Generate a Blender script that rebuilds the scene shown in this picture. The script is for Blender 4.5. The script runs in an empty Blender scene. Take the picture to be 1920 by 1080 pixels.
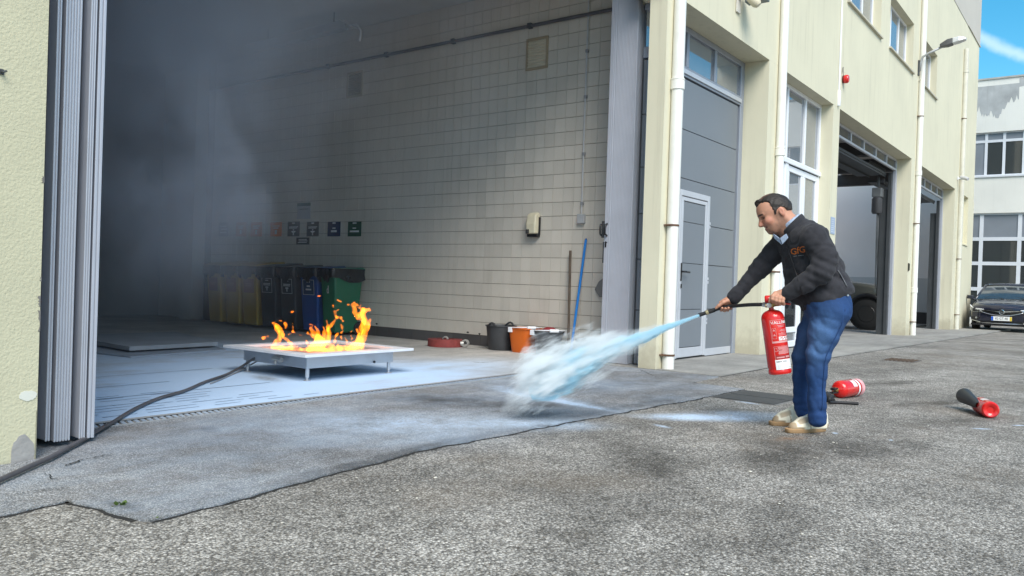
import bpy, bmesh, math, random
import numpy as np
from mathutils import Vector, Matrix
from math import radians as R, sin, cos, pi

random.seed(7); np.random.seed(7)
SC = bpy.context.scene
COL = SC.collection

# ------------------------------------------------------------------ camera
EYE = np.array([0.0, 0.0, 0.93]); FPX = 1515.69
YAW, PITCH, ROLL = R(53.10066), R(-0.39965), R(1.91159)
fwd = np.array([sin(YAW)*cos(PITCH), cos(YAW)*cos(PITCH), sin(PITCH)])
_rt = np.array([cos(YAW), -sin(YAW), 0.0]); _up = np.cross(_rt, fwd)
rt = cos(ROLL)*_rt + sin(ROLL)*_up
up = -sin(ROLL)*_rt + cos(ROLL)*_up
cam = bpy.data.objects.new('camera', bpy.data.cameras.new('camera')); COL.objects.link(cam)
m = Matrix.Identity(4)
for i in range(3):
    m[i][0], m[i][1], m[i][2], m[i][3] = rt[i], up[i], -fwd[i], EYE[i]
cam.matrix_world = m
cam.data.sensor_width = 36.0; cam.data.lens = 36.0*FPX/1920.0
cam.data.clip_start = 0.05; cam.data.clip_end = 2000
SC.camera = cam

# ------------------------------------------------------------------ world, sun, exposure
SUN_EL, SUN_AZ = R(45), R(221)          # azimuth measured from +Y towards +X: the sun stands behind the viewer
w = bpy.data.worlds.new('World'); SC.world = w; w.use_nodes = True
nt = w.node_tree; nt.nodes.clear()
def N(nt, t, **kw):
    n = nt.nodes.new(t)
    for k, v in kw.items(): setattr(n, k, v)
    return n
def L(nt, a, b): nt.links.new(a, b)
sky = N(nt, 'ShaderNodeTexSky', sky_type='NISHITA'); sky.sun_disc = False
sky.sun_elevation = SUN_EL; sky.sun_rotation = SUN_AZ; sky.air_density = 1.0; sky.dust_density = 0.3; sky.ozone_density = 2.0
hs = N(nt, 'ShaderNodeHueSaturation'); hs.inputs['Saturation'].default_value = 1.42; hs.inputs['Hue'].default_value = .478
L(nt, sky.outputs[0], hs.inputs['Color'])
tc = N(nt, 'ShaderNodeTexCoord')
nz = N(nt, 'ShaderNodeTexNoise'); nz.inputs['Scale'].default_value = 2.1; nz.inputs['Detail'].default_value = 6; nz.inputs['Roughness'].default_value = .58
mp = N(nt, 'ShaderNodeMapping'); mp.inputs['Scale'].default_value = (1, 1, 1.9); mp.inputs['Location'].default_value = (3.1, 1.4, .35)
L(nt, tc.outputs['Generated'], mp.inputs['Vector']); L(nt, mp.outputs[0], nz.inputs['Vector'])
cr = N(nt, 'ShaderNodeMapRange', interpolation_type='SMOOTHSTEP'); cr.inputs[1].default_value = .47; cr.inputs[2].default_value = .64
L(nt, nz.outputs[0], cr.inputs[0])
# one long vapour trail: a thin band round a great circle of the sky
vm = N(nt, 'ShaderNodeVectorMath', operation='DOT_PRODUCT')
tn = Vector((0.1609, 0.5489, -0.8202)).normalized()
vm.inputs[1].default_value = tn
L(nt, tc.outputs['Generated'], vm.inputs[0])
nz2 = N(nt, 'ShaderNodeTexNoise'); nz2.inputs['Scale'].default_value = 40; nz2.inputs['Detail'].default_value = 4
L(nt, tc.outputs['Generated'], nz2.inputs['Vector'])
j = N(nt, 'ShaderNodeMath', operation='MULTIPLY_ADD'); j.inputs[1].default_value = .012; j.inputs[2].default_value = -.006
L(nt, nz2.outputs[0], j.inputs[0])
ad = N(nt, 'ShaderNodeMath', operation='ADD'); L(nt, vm.outputs['Value'], ad.inputs[0]); L(nt, j.outputs[0], ad.inputs[1])
ab = N(nt, 'ShaderNodeMath', operation='ABSOLUTE'); L(nt, ad.outputs[0], ab.inputs[0])
tr = N(nt, 'ShaderNodeMapRange', interpolation_type='SMOOTHSTEP'); tr.inputs[1].default_value = .0; tr.inputs[2].default_value = .0085; tr.inputs[3].default_value = .30; tr.inputs[4].default_value = 0
L(nt, ab.outputs[0], tr.inputs[0])
mx0 = N(nt, 'ShaderNodeMath', operation='MAXIMUM'); L(nt, tr.outputs[0], mx0.inputs[0])
# clouds stay off the clear quarter of the sky
dq = N(nt, 'ShaderNodeVectorMath', operation='DOT_PRODUCT'); dq.inputs[1].default_value = Vector((.93, .15, .33)).normalized()
L(nt, tc.outputs['Generated'], dq.inputs[0])
cq = N(nt, 'ShaderNodeMapRange', interpolation_type='SMOOTHSTEP'); cq.inputs[1].default_value = .55; cq.inputs[2].default_value = .84; cq.inputs[3].default_value = .95; cq.inputs[4].default_value = 0
L(nt, dq.outputs['Value'], cq.inputs[0])
mu = N(nt, 'ShaderNodeMath', operation='MULTIPLY'); L(nt, cr.outputs[0], mu.inputs[0]); L(nt, cq.outputs[0], mu.inputs[1])
L(nt, mu.outputs[0], mx0.inputs[1])
mixc = N(nt, 'ShaderNodeMix', data_type='RGBA'); mixc.inputs[7].default_value = (8.6, 8.6, 8.8, 1)
L(nt, mx0.outputs[0], mixc.inputs[0]); L(nt, hs.outputs[0], mixc.inputs[6])
bg = N(nt, 'ShaderNodeBackground'); bg.inputs['Strength'].default_value = 0.09
L(nt, mixc.outputs[2], bg.inputs['Color'])
wo = N(nt, 'ShaderNodeOutputWorld'); L(nt, bg.outputs[0], wo.inputs['Surface'])

sun = bpy.data.objects.new('sun', bpy.data.lights.new('sun', 'SUN')); COL.objects.link(sun)
sun.data.energy = 2.0; sun.data.angle = R(36); sun.data.color = (1, .95, .87)
sd = Vector((sin(SUN_AZ)*cos(SUN_EL), cos(SUN_AZ)*cos(SUN_EL), sin(SUN_EL)))
sun.rotation_euler = sd.to_track_quat('Z', 'Y').to_euler()
sun.location = (-6, -8, 14)

SC.view_settings.view_transform = 'Standard'; SC.view_settings.look = 'None'
SC.view_settings.gamma = 1; SC.view_settings.use_curve_mapping = False
SC.view_settings.exposure = 1.1
SC.render.engine = 'CYCLES'
SC.cycles.use_denoising = True
SC.cycles.volume_bounces = 6
SC.cycles.max_bounces = 14; SC.cycles.diffuse_bounces = 5
SC.cycles.transparent_max_bounces = 24
SC.cycles.caustics_reflective = False; SC.cycles.caustics_refractive = False
SC.cycles.volume_step_rate = 0.6

# ------------------------------------------------------------------ laying-out helpers: a sight line of the survey photograph met with a real plane
def ray(x, y):
    return rt*(x-960)/FPX - up*(y-540)/FPX + fwd
def on_z(x, y, z=0.0): d = ray(x, y); return EYE + d*((z-EYE[2])/d[2])
def on_Y(x, y, Y): d = ray(x, y); return EYE + d*(Y/d[1])
def on_X(x, y, X): d = ray(x, y); return EYE + d*(X/d[0])
def at_d(x, y, depth): return EYE + ray(x, y)*depth

# ------------------------------------------------------------------ scene bookkeeping
def tag(o, label=None, cat=None, group=None, kind=None):
    if label: o['label'] = label
    if cat: o['category'] = cat
    if group: o['group'] = group
    if kind: o['kind'] = kind
    return o
def empty(name, loc=(0, 0, 0), rz=0.0, label=None, cat=None, group=None, kind='thing'):
    o = bpy.data.objects.new(name, None); COL.objects.link(o)
    o.location = loc; o.rotation_euler = (0, 0, rz); o.empty_display_size = .1
    return tag(o, label, cat, group, kind)
def link(name, me, mat=None, parent=None, loc=(0, 0, 0), rot=(0, 0, 0)):
    o = bpy.data.objects.new(name, me); COL.objects.link(o)
    if mat is not None and not me.materials: me.materials.append(mat)
    o.location = loc; o.rotation_euler = rot
    if parent is not None: o.parent = parent
    return o
def copy_tree(o, parent=None):
    c = o.copy(); COL.objects.link(c)
    c.parent = parent
    for ch in list(o.children): copy_tree(ch, c)
    return c

class MB:
    """collects shapes, then links them as one mesh object"""
    def __init__(s): s.v = []; s.f = []; s.mi = []
    def add(s, vs, fs, mi=0):
        b = len(s.v); s.v += [tuple(map(float, p)) for p in vs]
        s.f += [tuple(b+i for i in f) for f in fs]; s.mi += [mi]*len(fs); return s
    def box(s, x0, x1, y0, y1, z0, z1, mi=0):
        vs = [(x, y, z) for z in (z0, z1) for y in (y0, y1) for x in (x0, x1)]
        return s.add(vs, [(0, 2, 3, 1), (4, 5, 7, 6), (0, 1, 5, 4), (2, 6, 7, 3), (0, 4, 6, 2), (1, 3, 7, 5)], mi)
    def tube(s, pts, r, n=10, caps=True, mi=0, ry=None):
        pts = [Vector(p) for p in pts]; k = len(pts)
        rs = r if isinstance(r, (list, tuple)) else [r]*k
        vs = []; ref = None
        for i, p in enumerate(pts):
            t = (pts[min(i+1, k-1)]-pts[max(i-1, 0)]).normalized()
            if ref is None:
                ref = Vector((0, 0, 1)) if abs(t.z) < .9 else Vector((1, 0, 0))
            a = (ref - t*ref.dot(t)).normalized(); b = t.cross(a); ref = a
            for q in range(n):
                th = 2*pi*q/n
                vs.append(p + a*cos(th)*rs[i] + b*sin(th)*rs[i]*(1 if ry is None else ry))
        fs = [(i*n+q, i*n+(q+1) % n, (i+1)*n+(q+1) % n, (i+1)*n+q) for i in range(k-1) for q in range(n)]
        if caps: fs += [tuple(range(n))[::-1], tuple((k-1)*n+q for q in range(n))]
        return s.add(vs, fs, mi)
    def lathe(s, prof, n=20, c=(0, 0, 0), axis=None, mi=0, cap=True, sx=1, sy=1):
        """prof: (radius, height) pairs turned about the z axis (or AXIS)"""
        vs = [(rr*cos(2*pi*q/n)*sx, rr*sin(2*pi*q/n)*sy, z) for rr, z in prof for q in range(n)]
        if axis is not None:
            q = Vector((0, 0, 1)).rotation_difference(Vector(axis).normalized()); vs = [q @ Vector(p) for p in vs]
        vs = [Vector(p)+Vector(c) for p in vs]
        k = len(prof)
        fs = [(i*n+q, i*n+(q+1) % n, (i+1)*n+(q+1) % n, (i+1)*n+q) for i in range(k-1) for q in range(n)]
        if cap: fs += [tuple(range(n))[::-1], tuple((k-1)*n+q for q in range(n))]
        return s.add(vs, fs, mi)
    def loft(s, rings, mi=0, cap=True):
        n = len(rings[0]); k = len(rings); vs = [p for r_ in rings for p in r_]
        fs = [(i*n+q, i*n+(q+1) % n, (i+1)*n+(q+1) % n, (i+1)*n+q) for i in range(k-1) for q in range(n)]
        if cap: fs += [tuple(range(n))[::-1], tuple((k-1)*n+q for q in range(n))]
        return s.add(vs, fs, mi)
    def prism(s, poly, d, mi=0):
        """poly: 3-D points of a flat outline; d: extrusion vector"""
        n = len(poly); d = Vector(d); vs = [Vector(p) for p in poly] + [Vector(p)+d for p in poly]
        return s.add(vs, [tuple(range(n))[::-1], tuple(range(n, 2*n))] + [(i, (i+1) % n, n+(i+1) % n, n+i) for i in range(n)], mi)
    def mesh(s, name='m', mats=(), smooth=False):
        me = bpy.data.meshes.new(name); me.from_pydata(s.v, [], s.f)
        for mm in mats: me.materials.append(mm)
        bm = bmesh.new(); bm.from_mesh(me); bmesh.ops.recalc_face_normals(bm, faces=bm.faces); 
        for i, f in enumerate(bm.faces): f.smooth = smooth
        bm.to_mesh(me); bm.free()
        if any(s.mi): me.polygons.foreach_set('material_index', s.mi)
        me.update(); return me
    def build(s, name, mat, parent=None, smooth=False, bevel=0, loc=(0, 0, 0), rot=(0, 0, 0), sub=0, seg=2, auto=None):
        mats = mat if isinstance(mat, (list, tuple)) else [mat]
        o = link(name, s.mesh(name, mats, smooth), None, parent, loc, rot)
        if bevel:
            b = o.modifiers.new('bevel', 'BEVEL'); b.width = bevel; b.segments = seg; b.limit_method = 'ANGLE'; b.angle_limit = R(40)
            b.harden_normals = False
        if sub:
            b = o.modifiers.new('sub', 'SUBSURF'); b.levels = sub; b.render_levels = sub
        if auto is not None:
            for f in o.data.polygons: f.use_smooth = True
            o.data.set_sharp_from_angle(angle=R(auto))
        return o

def text_mesh(txt, size, align='CENTER'):
    cu = bpy.data.curves.new('lettering', 'FONT'); cu.body = txt; cu.size = size; cu.align_x = align; cu.align_y = 'CENTER'; cu.resolution_u = 2
    o = bpy.data.objects.new('lettering', cu); COL.objects.link(o)
    dg = bpy.context.evaluated_depsgraph_get(); dg.update()
    me = bpy.data.meshes.new_from_object(o.evaluated_get(dg))
    bpy.data.objects.remove(o); bpy.data.curves.remove(cu)
    return me

# ------------------------------------------------------------------ materials
MAT = {}
def pm(name, col, rough=.6, metal=0, var=.12, vs=4.0, bump=0, bs=60, bd=.01, spec=.5, coat=0, streak=0, dirt=None, rnd=0, detail=5, coords='Object', splash=0):
    """principled colour with uneven tone, fine relief, optional vertical streaks / dirt colour"""
    if name in MAT: return MAT[name]
    mt = bpy.data.materials.new(name); mt.use_nodes = True; t = mt.node_tree
    b = t.nodes['Principled BSDF']; b.inputs['Roughness'].default_value = rough; b.inputs['Metallic'].default_value = metal
    b.inputs['Specular IOR Level'].default_value = spec; b.inputs['Coat Weight'].default_value = coat
    c = N(t, 'ShaderNodeTexCoord') if coords == 'Object' else N(t, 'ShaderNodeNewGeometry')
    src = c.outputs['Object'] if coords == 'Object' else c.outputs['Position']
    n1 = N(t, 'ShaderNodeTexNoise'); n1.inputs['Scale'].default_value = vs; n1.inputs['Detail'].default_value = detail; n1.inputs['Roughness'].default_value = .6
    L(t, src, n1.inputs['Vector'])
    r1 = N(t, 'ShaderNodeMapRange'); r1.inputs[1].default_value = .28; r1.inputs[2].default_value = .72
    r1.inputs[3].default_value = 1-var; r1.inputs[4].default_value = 1+var
    L(t, n1.outputs[0], r1.inputs[0])
    fac = r1.outputs[0]
    if rnd:
        oi = N(t, 'ShaderNodeObjectInfo'); rr = N(t, 'ShaderNodeMapRange'); rr.inputs[3].default_value = 1-rnd; rr.inputs[4].default_value = 1+rnd
        L(t, oi.outputs['Random'], rr.inputs[0]); q = N(t, 'ShaderNodeMath', operation='MULTIPLY'); L(t, fac, q.inputs[0]); L(t, rr.outputs[0], q.inputs[1]); fac = q.outputs[0]
    mul = N(t, 'ShaderNodeVectorMath', operation='SCALE'); mul.inputs[0].default_value = col[:3]
    L(t, fac, mul.inputs['Scale'])
    out = mul.outputs[0]
    if streak:
        mp = N(t, 'ShaderNodeMapping'); mp.inputs['Scale'].default_value = (5, 5, .28); L(t, src, mp.inputs['Vector'])
        n2 = N(t, 'ShaderNodeTexNoise'); n2.inputs['Scale'].default_value = 1.6; n2.inputs['Detail'].default_value = 6; n2.inputs['Roughness'].default_value = .65
        L(t, mp.outputs[0], n2.inputs['Vector'])
        r2 = N(t, 'ShaderNodeMapRange', interpolation_type='SMOOTHSTEP'); r2.inputs[1].default_value = .5; r2.inputs[2].default_value = .78; r2.inputs[4].default_value = streak
        L(t, n2.outputs[0], r2.inputs[0])
        mx = N(t, 'ShaderNodeMix', data_type='RGBA'); mx.inputs[7].default_value = (*(dirt or (.2, .18, .14)), 1)
        L(t, r2.outputs[0], mx.inputs[0]); L(t, out, mx.inputs[6]); out = mx.outputs[2]
    if splash:          # rain-splashed dirt on the lowest half metre
        sx = N(t, 'ShaderNodeSeparateXYZ'); L(t, src, sx.inputs[0]); n4 = N(t, 'ShaderNodeTexNoise'); n4.inputs['Scale'].default_value = 5; n4.inputs['Detail'].default_value = 8; n4.inputs['Roughness'].default_value = .7; L(t, src, n4.inputs['Vector'])
        hz_ = N(t, 'ShaderNodeMath', operation='MULTIPLY_ADD'); hz_.inputs[1].default_value = -.9; L(t, n4.outputs[0], hz_.inputs[0]); L(t, sx.outputs[2], hz_.inputs[2])
        r4 = N(t, 'ShaderNodeMapRange', interpolation_type='SMOOTHSTEP'); r4.inputs[1].default_value = .02; r4.inputs[2].default_value = -.5; r4.inputs[4].default_value = splash; L(t, hz_.outputs[0], r4.inputs[0])
        m4 = N(t, 'ShaderNodeMix', data_type='RGBA'); m4.inputs[7].default_value = (.30, .26, .18, 1); L(t, r4.outputs[0], m4.inputs[0]); L(t, out, m4.inputs[6]); out = m4.outputs[2]
    L(t, out, b.inputs['Base Color'])
    rv = N(t, 'ShaderNodeMapRange'); rv.inputs[3].default_value = max(.02, rough-.08); rv.inputs[4].default_value = min(1, rough+.1); L(t, n1.outputs[0], rv.inputs[0]); L(t, rv.outputs[0], b.inputs['Roughness'])
    if bump:
        n3 = N(t, 'ShaderNodeTexNoise'); n3.inputs['Scale'].default_value = bs; n3.inputs['Detail'].default_value = 3; L(t, src, n3.inputs['Vector'])
        bp = N(t, 'ShaderNodeBump'); bp.inputs['Strength'].default_value = bump; bp.inputs['Distance'].default_value = bd
        L(t, n3.outputs[0], bp.inputs['Height']); L(t, bp.outputs[0], b.inputs['Normal'])
    MAT[name] = mt; return mt
def glass(name, tint=(.05, .06, .07), rough=.03, alpha=.75, metal=0.0):
    """window glass that mirrors the sky and shows a dim room behind"""
    mt = bpy.data.materials.new(name); mt.use_nodes = True; b = mt.node_tree.nodes['Principled BSDF']; b.inputs['Metallic'].default_value = metal
    b.inputs['Base Color'].default_value = (*tint, 1); b.inputs['Roughness'].default_value = rough; b.inputs['Alpha'].default_value = alpha
    b.inputs['Specular IOR Level'].default_value = .9; b.inputs['IOR'].default_value = 1.6
    return mt

cream = pm('cream_render', (.66, .625, .475), .85, var=.05, vs=.8, bump=.25, bs=90, bd=.004, streak=.34, dirt=(.36, .33, .24), coords='P', splash=.5)
stucco = pm('rough_stucco', (.50, .475, .335), .9, var=.09, vs=1.2, bump=.42, bs=78, bd=.010, streak=.05, dirt=(.36, .36, .25), coords='P')
pinkgrey = pm('grey_render', (.50, .47, .42), .85, var=.05, vs=.8, bump=.25, bs=90, bd=.004, coords='P')
whitewall = pm('white_render', (.72, .71, .66), .85, var=.06, vs=.6, bump=.2, bs=50, bd=.006, streak=.12, dirt=(.4, .39, .36), coords='P')
alu = pm('grey_aluminium', (.45, .47, .53), .42, metal=.25, var=.05, vs=3, streak=.10, dirt=(.3, .3, .33))
alu_light = pm('light_aluminium', (.55, .57, .62), .4, metal=.25, var=.05, vs=4)
alu_dark = pm('dark_steel', (.06, .065, .07), .5, metal=.3, var=.15)
doorgrey = pm('grey_door_panel', (.175, .195, .222), .45, var=.04, vs=2, bump=.08, bs=240, bd=.002)
white_pvc = pm('white_frame', (.78, .80, .84), .35, var=.03)
white_pipe = pm('white_pipe', (.76, .75, .71), .4, var=.06, vs=5, streak=.25, dirt=(.35, .31, .26))
black_pl = pm('black_plastic', (.012, .012, .014), .35, var=.2)
rust = pm('rusty_iron', (.12, .06, .035), .85, var=.3, vs=30)
steel = pm('tray_steel', (.50, .52, .56), .38, metal=.55, var=.08, vs=6, bump=.05, bs=80, bd=.003)
red_paint = pm('red_paint', (.62, .014, .012), .22, var=.06, vs=8, coat=.4)
white_paint = pm('white_print', (.8, .8, .8), .5, var=.04)
brass = pm('brass', (.55, .38, .15), .35, metal=.9, var=.1)
rubber = pm('black_rubber', (.018, .018, .02), .6, var=.2, vs=20)
g_sky = glass('window_glass', (.42, .44, .47), .02, .86, .55)
g_dark = glass('dim_glass', (.16, .17, .18), .05, .92, .4)

# ------------------------------------------------------------------ ground materials (powder and oil marks are real deposits with their own shapes)
def blob(t, pos, cx, cy, ang, la, wa, soft=1.0):
    mp = N(t, 'ShaderNodeMapping', vector_type='TEXTURE'); mp.inputs['Location'].default_value = (cx, cy, 0)
    mp.inputs['Rotation'].default_value = (0, 0, ang); mp.inputs['Scale'].default_value = (la, wa, 1)
    L(t, pos, mp.inputs['Vector'])
    fl = N(t, 'ShaderNodeVectorMath', operation='MULTIPLY'); fl.inputs[1].default_value = (1, 1, 0); L(t, mp.outputs[0], fl.inputs[0])
    ln = N(t, 'ShaderNodeVectorMath', operation='LENGTH'); L(t, fl.outputs[0], ln.inputs[0])
    mr = N(t, 'ShaderNodeMapRange', interpolation_type='SMOOTHERSTEP'); mr.inputs[1].default_value = 1; mr.inputs[2].default_value = 0
    mr.inputs[3].default_value = 0; mr.inputs[4].default_value = soft
    L(t, ln.outputs['Value'], mr.inputs[0]); return mr.outputs[0]
def combine(t, socks, op='ADD'):
    o = socks[0]
    for s in socks[1:]:
        q = N(t, 'ShaderNodeMath', operation=op); L(t, o, q.inputs[0]); L(t, s, q.inputs[1]); o = q.outputs[0]
    return o
def seg_blob(t, pos, p, q, wa, soft=1.0, ext=1.0):
    cx, cy = (p[0]+q[0])/2, (p[1]+q[1])/2; dx, dy = q[0]-p[0], q[1]-p[1]
    return blob(t, pos, cx, cy, math.atan2(dy, dx), math.hypot(dx, dy)/2*ext, wa, soft)
def rng(t, s, a, b, c=0.0, d=1.0, smooth=True):
    r = N(t, 'ShaderNodeMapRange', interpolation_type='SMOOTHSTEP' if smooth else 'LINEAR')
    r.inputs[1].default_value = a; r.inputs[2].default_value = b; r.inputs[3].default_value = c; r.inputs[4].default_value = d
    L(t, s, r.inputs[0]); return r.outputs[0]
def mth(t, op, a, b):
    q = N(t, 'ShaderNodeMath', operation=op)
    for i, s in enumerate((a, b)):
        if isinstance(s, (int, float)): q.inputs[i].default_value = s
        else: L(t, s, q.inputs[i])
    return q.outputs[0]
def noise(t, pos, scale, detail=5, rough=.6, sc=None):
    if sc is not None:
        mp = N(t, 'ShaderNodeMapping'); mp.inputs['Scale'].default_value = sc; L(t, pos, mp.inputs['Vector']); pos = mp.outputs[0]
    n = N(t, 'ShaderNodeTexNoise'); n.inputs['Scale'].default_value = scale; n.inputs['Detail'].default_value = detail; n.inputs['Roughness'].default_value = rough
    L(t, pos, n.inputs['Vector']); return n.outputs[0]
def mixrgb(t, fac, a, b):
    m = N(t, 'ShaderNodeMix', data_type='RGBA')
    if isinstance(fac, (int, float)): m.inputs[0].default_value = fac
    else: L(t, fac, m.inputs[0])
    for i, s in ((6, a), (7, b)):
        if isinstance(s, tuple): m.inputs[i].default_value = (*s[:3], 1)
        else: L(t, s, m.inputs[i])
    return m.outputs[2]

def powder_mask(t, pos):
    bl = [seg_blob(t, pos, (5.75, 4.9), (5.13, 2.70), .26, .95), seg_blob(t, pos, (5.45, 4.2), (5.18, 2.70), .11, 1.05),
          seg_blob(t, pos, (5.05, 2.88), (5.85, 1.98), .24, 1.35), seg_blob(t, pos, (5.3, 2.75), (6.3, 1.68), .36, .7),
          seg_blob(t, pos, (4.9, 2.55), (3.9, 3.4), .35, .55), seg_blob(t, pos, (4.65, 2.95), (3.1, 4.3), .55, .42),
          blob(t, pos, 3.4, 3.7, 2.2, 1.6, .9, .33), blob(t, pos, 6.3, 4.2, 2.5, 1.2, .7, .30),
          seg_blob(t, pos, (6.55, .84), (6.70, .66), .035, 1.2), seg_blob(t, pos, (6.96, .62), (7.1, .5), .035, 1.2),
          blob(t, pos, 5.6, 1.48, .3, .06, .03, 1.1), blob(t, pos, 5.62, 1.14, .3, .04, .02, 1.0), blob(t, pos, 6.55, 2.45, 1.2, .22, .06, .8),
          blob(t, pos, 4.95, 2.42, 1.2, .13, .05, .8)]
    s = combine(t, bl)
    n = noise(t, pos, 3.2, 8, .72); n2 = noise(t, pos, 45, 4, .7)
    g = mth(t, 'MULTIPLY', rng(t, n, .25, .72, .35, 1.45), rng(t, n2, .3, .7, .55, 1.35))
    return mth(t, 'MULTIPLY', s, g)

def asphalt(name, scale, lo, hi, stain_amt, tint, film=0.0):
    mt = bpy.data.materials.new(name); mt.use_nodes = True; t = mt.node_tree; b = t.nodes['Principled BSDF']
    g = N(t, 'ShaderNodeNewGeometry'); pos = g.outputs['Position']
    warp = noise(t, pos, scale*.7, 2)
    wv = N(t, 'ShaderNodeVectorMath', operation='MULTIPLY_ADD'); wv.inputs[1].default_value = (.012, .012, .012); L(t, warp, wv.inputs[0]); L(t, pos, wv.inputs[2])
    v = N(t, 'ShaderNodeTexVoronoi', feature='F1'); v.inputs['Scale'].default_value = scale; v.inputs['Randomness'].default_value = 1; L(t, wv.outputs[0], v.inputs['Vector'])
    v2 = N(t, 'ShaderNodeTexVoronoi', feature='F1'); v2.inputs['Scale'].default_value = scale*2.3; L(t, pos, v2.inputs['Vector'])
    sp = N(t, 'ShaderNodeSeparateColor'); L(t, v.outputs['Color'], sp.inputs[0])
    sp2 = N(t, 'ShaderNodeSeparateColor'); L(t, v2.outputs['Color'], sp2.inputs[0])
    tone = mth(t, 'ADD', mth(t, 'MULTIPLY', sp.outputs[0], .62), mth(t, 'MULTIPLY', sp2.outputs[0], .38))
    edge = rng(t, v.outputs['Distance'], .25/1, .62, 1, .45)
    big = noise(t, pos, .9, 6, .62); mid = noise(t, pos, 5.5, 6, .68)
    lev = mth(t, 'MULTIPLY', rng(t, big, .3, .7, .66, 1.2), rng(t, mid, .3, .7, .78, 1.16))
    k = mth(t, 'MULTIPLY', mth(t, 'MULTIPLY', rng(t, tone, .12, .88, lo, hi, False), edge), lev)
    stains = [blob(t, pos, 3.9, 2.0, .75, .85, .42, .75), blob(t, pos, 4.6, 1.55, .4, .9, .35, .6), blob(t, pos, 5.2, 1.2, -.5, 1.2, .35, .55), blob(t, pos, 6.9, .95, -.4, 1.4, .26, .5), blob(t, pos, 7.9, 1.25, -.45, 1.1, .18, .75),
              blob(t, pos, 3.2, 1.05, .2, .7, .25, .45), blob(t, pos, 2.6, 1.6, .6, .55, .3, .45), blob(t, pos, 9.2, 1.9, -.35, 1.4, .25, .6), blob(t, pos, 4.75, 4.0, 2.1, 1.0, .5, .95), blob(t, pos, 6.6, 3.75, -.25, 1.3, .42, .6), blob(t, pos, 5.2, 3.4, 2.3, .7, .3, .75),
              blob(t, pos, 2.75, 4.25, 1.2, .16, .1, .8), blob(t, pos, 3.3, 3.0, 0, .9, .12, .65), blob(t, pos, 4.6, 2.95, 0, .8, .13, .6), blob(t, pos, 11, 2.2, -.2, 3, .5, .35), blob(t, pos, 7.2, 3.2, 0, 1.2, .3, .45)]
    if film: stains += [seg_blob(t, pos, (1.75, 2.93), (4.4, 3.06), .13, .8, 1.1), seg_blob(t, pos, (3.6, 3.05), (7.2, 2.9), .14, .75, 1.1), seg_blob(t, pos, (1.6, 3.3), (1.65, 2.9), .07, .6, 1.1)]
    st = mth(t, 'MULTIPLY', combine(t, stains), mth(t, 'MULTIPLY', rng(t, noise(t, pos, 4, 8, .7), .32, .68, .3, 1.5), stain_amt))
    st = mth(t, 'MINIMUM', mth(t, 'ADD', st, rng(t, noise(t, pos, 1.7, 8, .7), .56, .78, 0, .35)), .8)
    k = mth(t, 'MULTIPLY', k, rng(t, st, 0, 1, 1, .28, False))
    sc = N(t, 'ShaderNodeVectorMath', operation='SCALE'); sc.inputs[0].default_value = tint; L(t, k, sc.inputs['Scale'])
    warm = mixrgb(t, rng(t, sp2.outputs[1], .8, .95, 0, .35), sc.outputs[0], (.30, .24, .16))
    warm = mixrgb(t, rng(t, noise(t, pos, .7, 8, .7), .48, .70, 0, .42), warm, (.16, .125, .09))
    rustm = mth(t, 'MULTIPLY', blob(t, pos, 5.25, 1.62, -.3, .4, .1, .55), rng(t, mid, .4, .65, 0, 1))
    warm = mixrgb(t, rustm, warm, (.30, .15, .07))
    pw = powder_mask(t, pos)
    if film:
        pw = mth(t, 'ADD', pw, mth(t, 'MULTIPLY', rng(t, noise(t, pos, 1.1, 7, .7, (1, 1.6, 1)), .36, .66, .1, 1.0), film))
    grain = rng(t, v2.outputs['Distance'], 0, .5, 1.2, .62)
    pw = mth(t, 'MINIMUM', mth(t, 'MULTIPLY', pw, grain), .92)
    col = mixrgb(t, pw, warm, (.60, .74, .92))
    L(t, col, b.inputs['Base Color']); b.inputs['Roughness'].default_value = .88; b.inputs['Specular IOR Level'].default_value = .3
    hgt = mth(t, 'ADD', mth(t, 'MULTIPLY', v.outputs['Distance'], -.7), mth(t, 'MULTIPLY', v2.outputs['Distance'], -.35))
    bp = N(t, 'ShaderNodeBump'); bp.inputs['Strength'].default_value = .8; bp.inputs['Distance'].default_value = .009
    L(t, hgt, bp.inputs['Height']); L(t, bp.outputs[0], b.inputs['Normal'])
    return mt
m_yard = asphalt('coarse_asphalt', 92, .13, .74, 1.2, (1.0, .955, .89))
m_patch = asphalt('patch_asphalt', 135, .22, .64, 1.1, (.98, .98, 1.0), film=.32)

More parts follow.
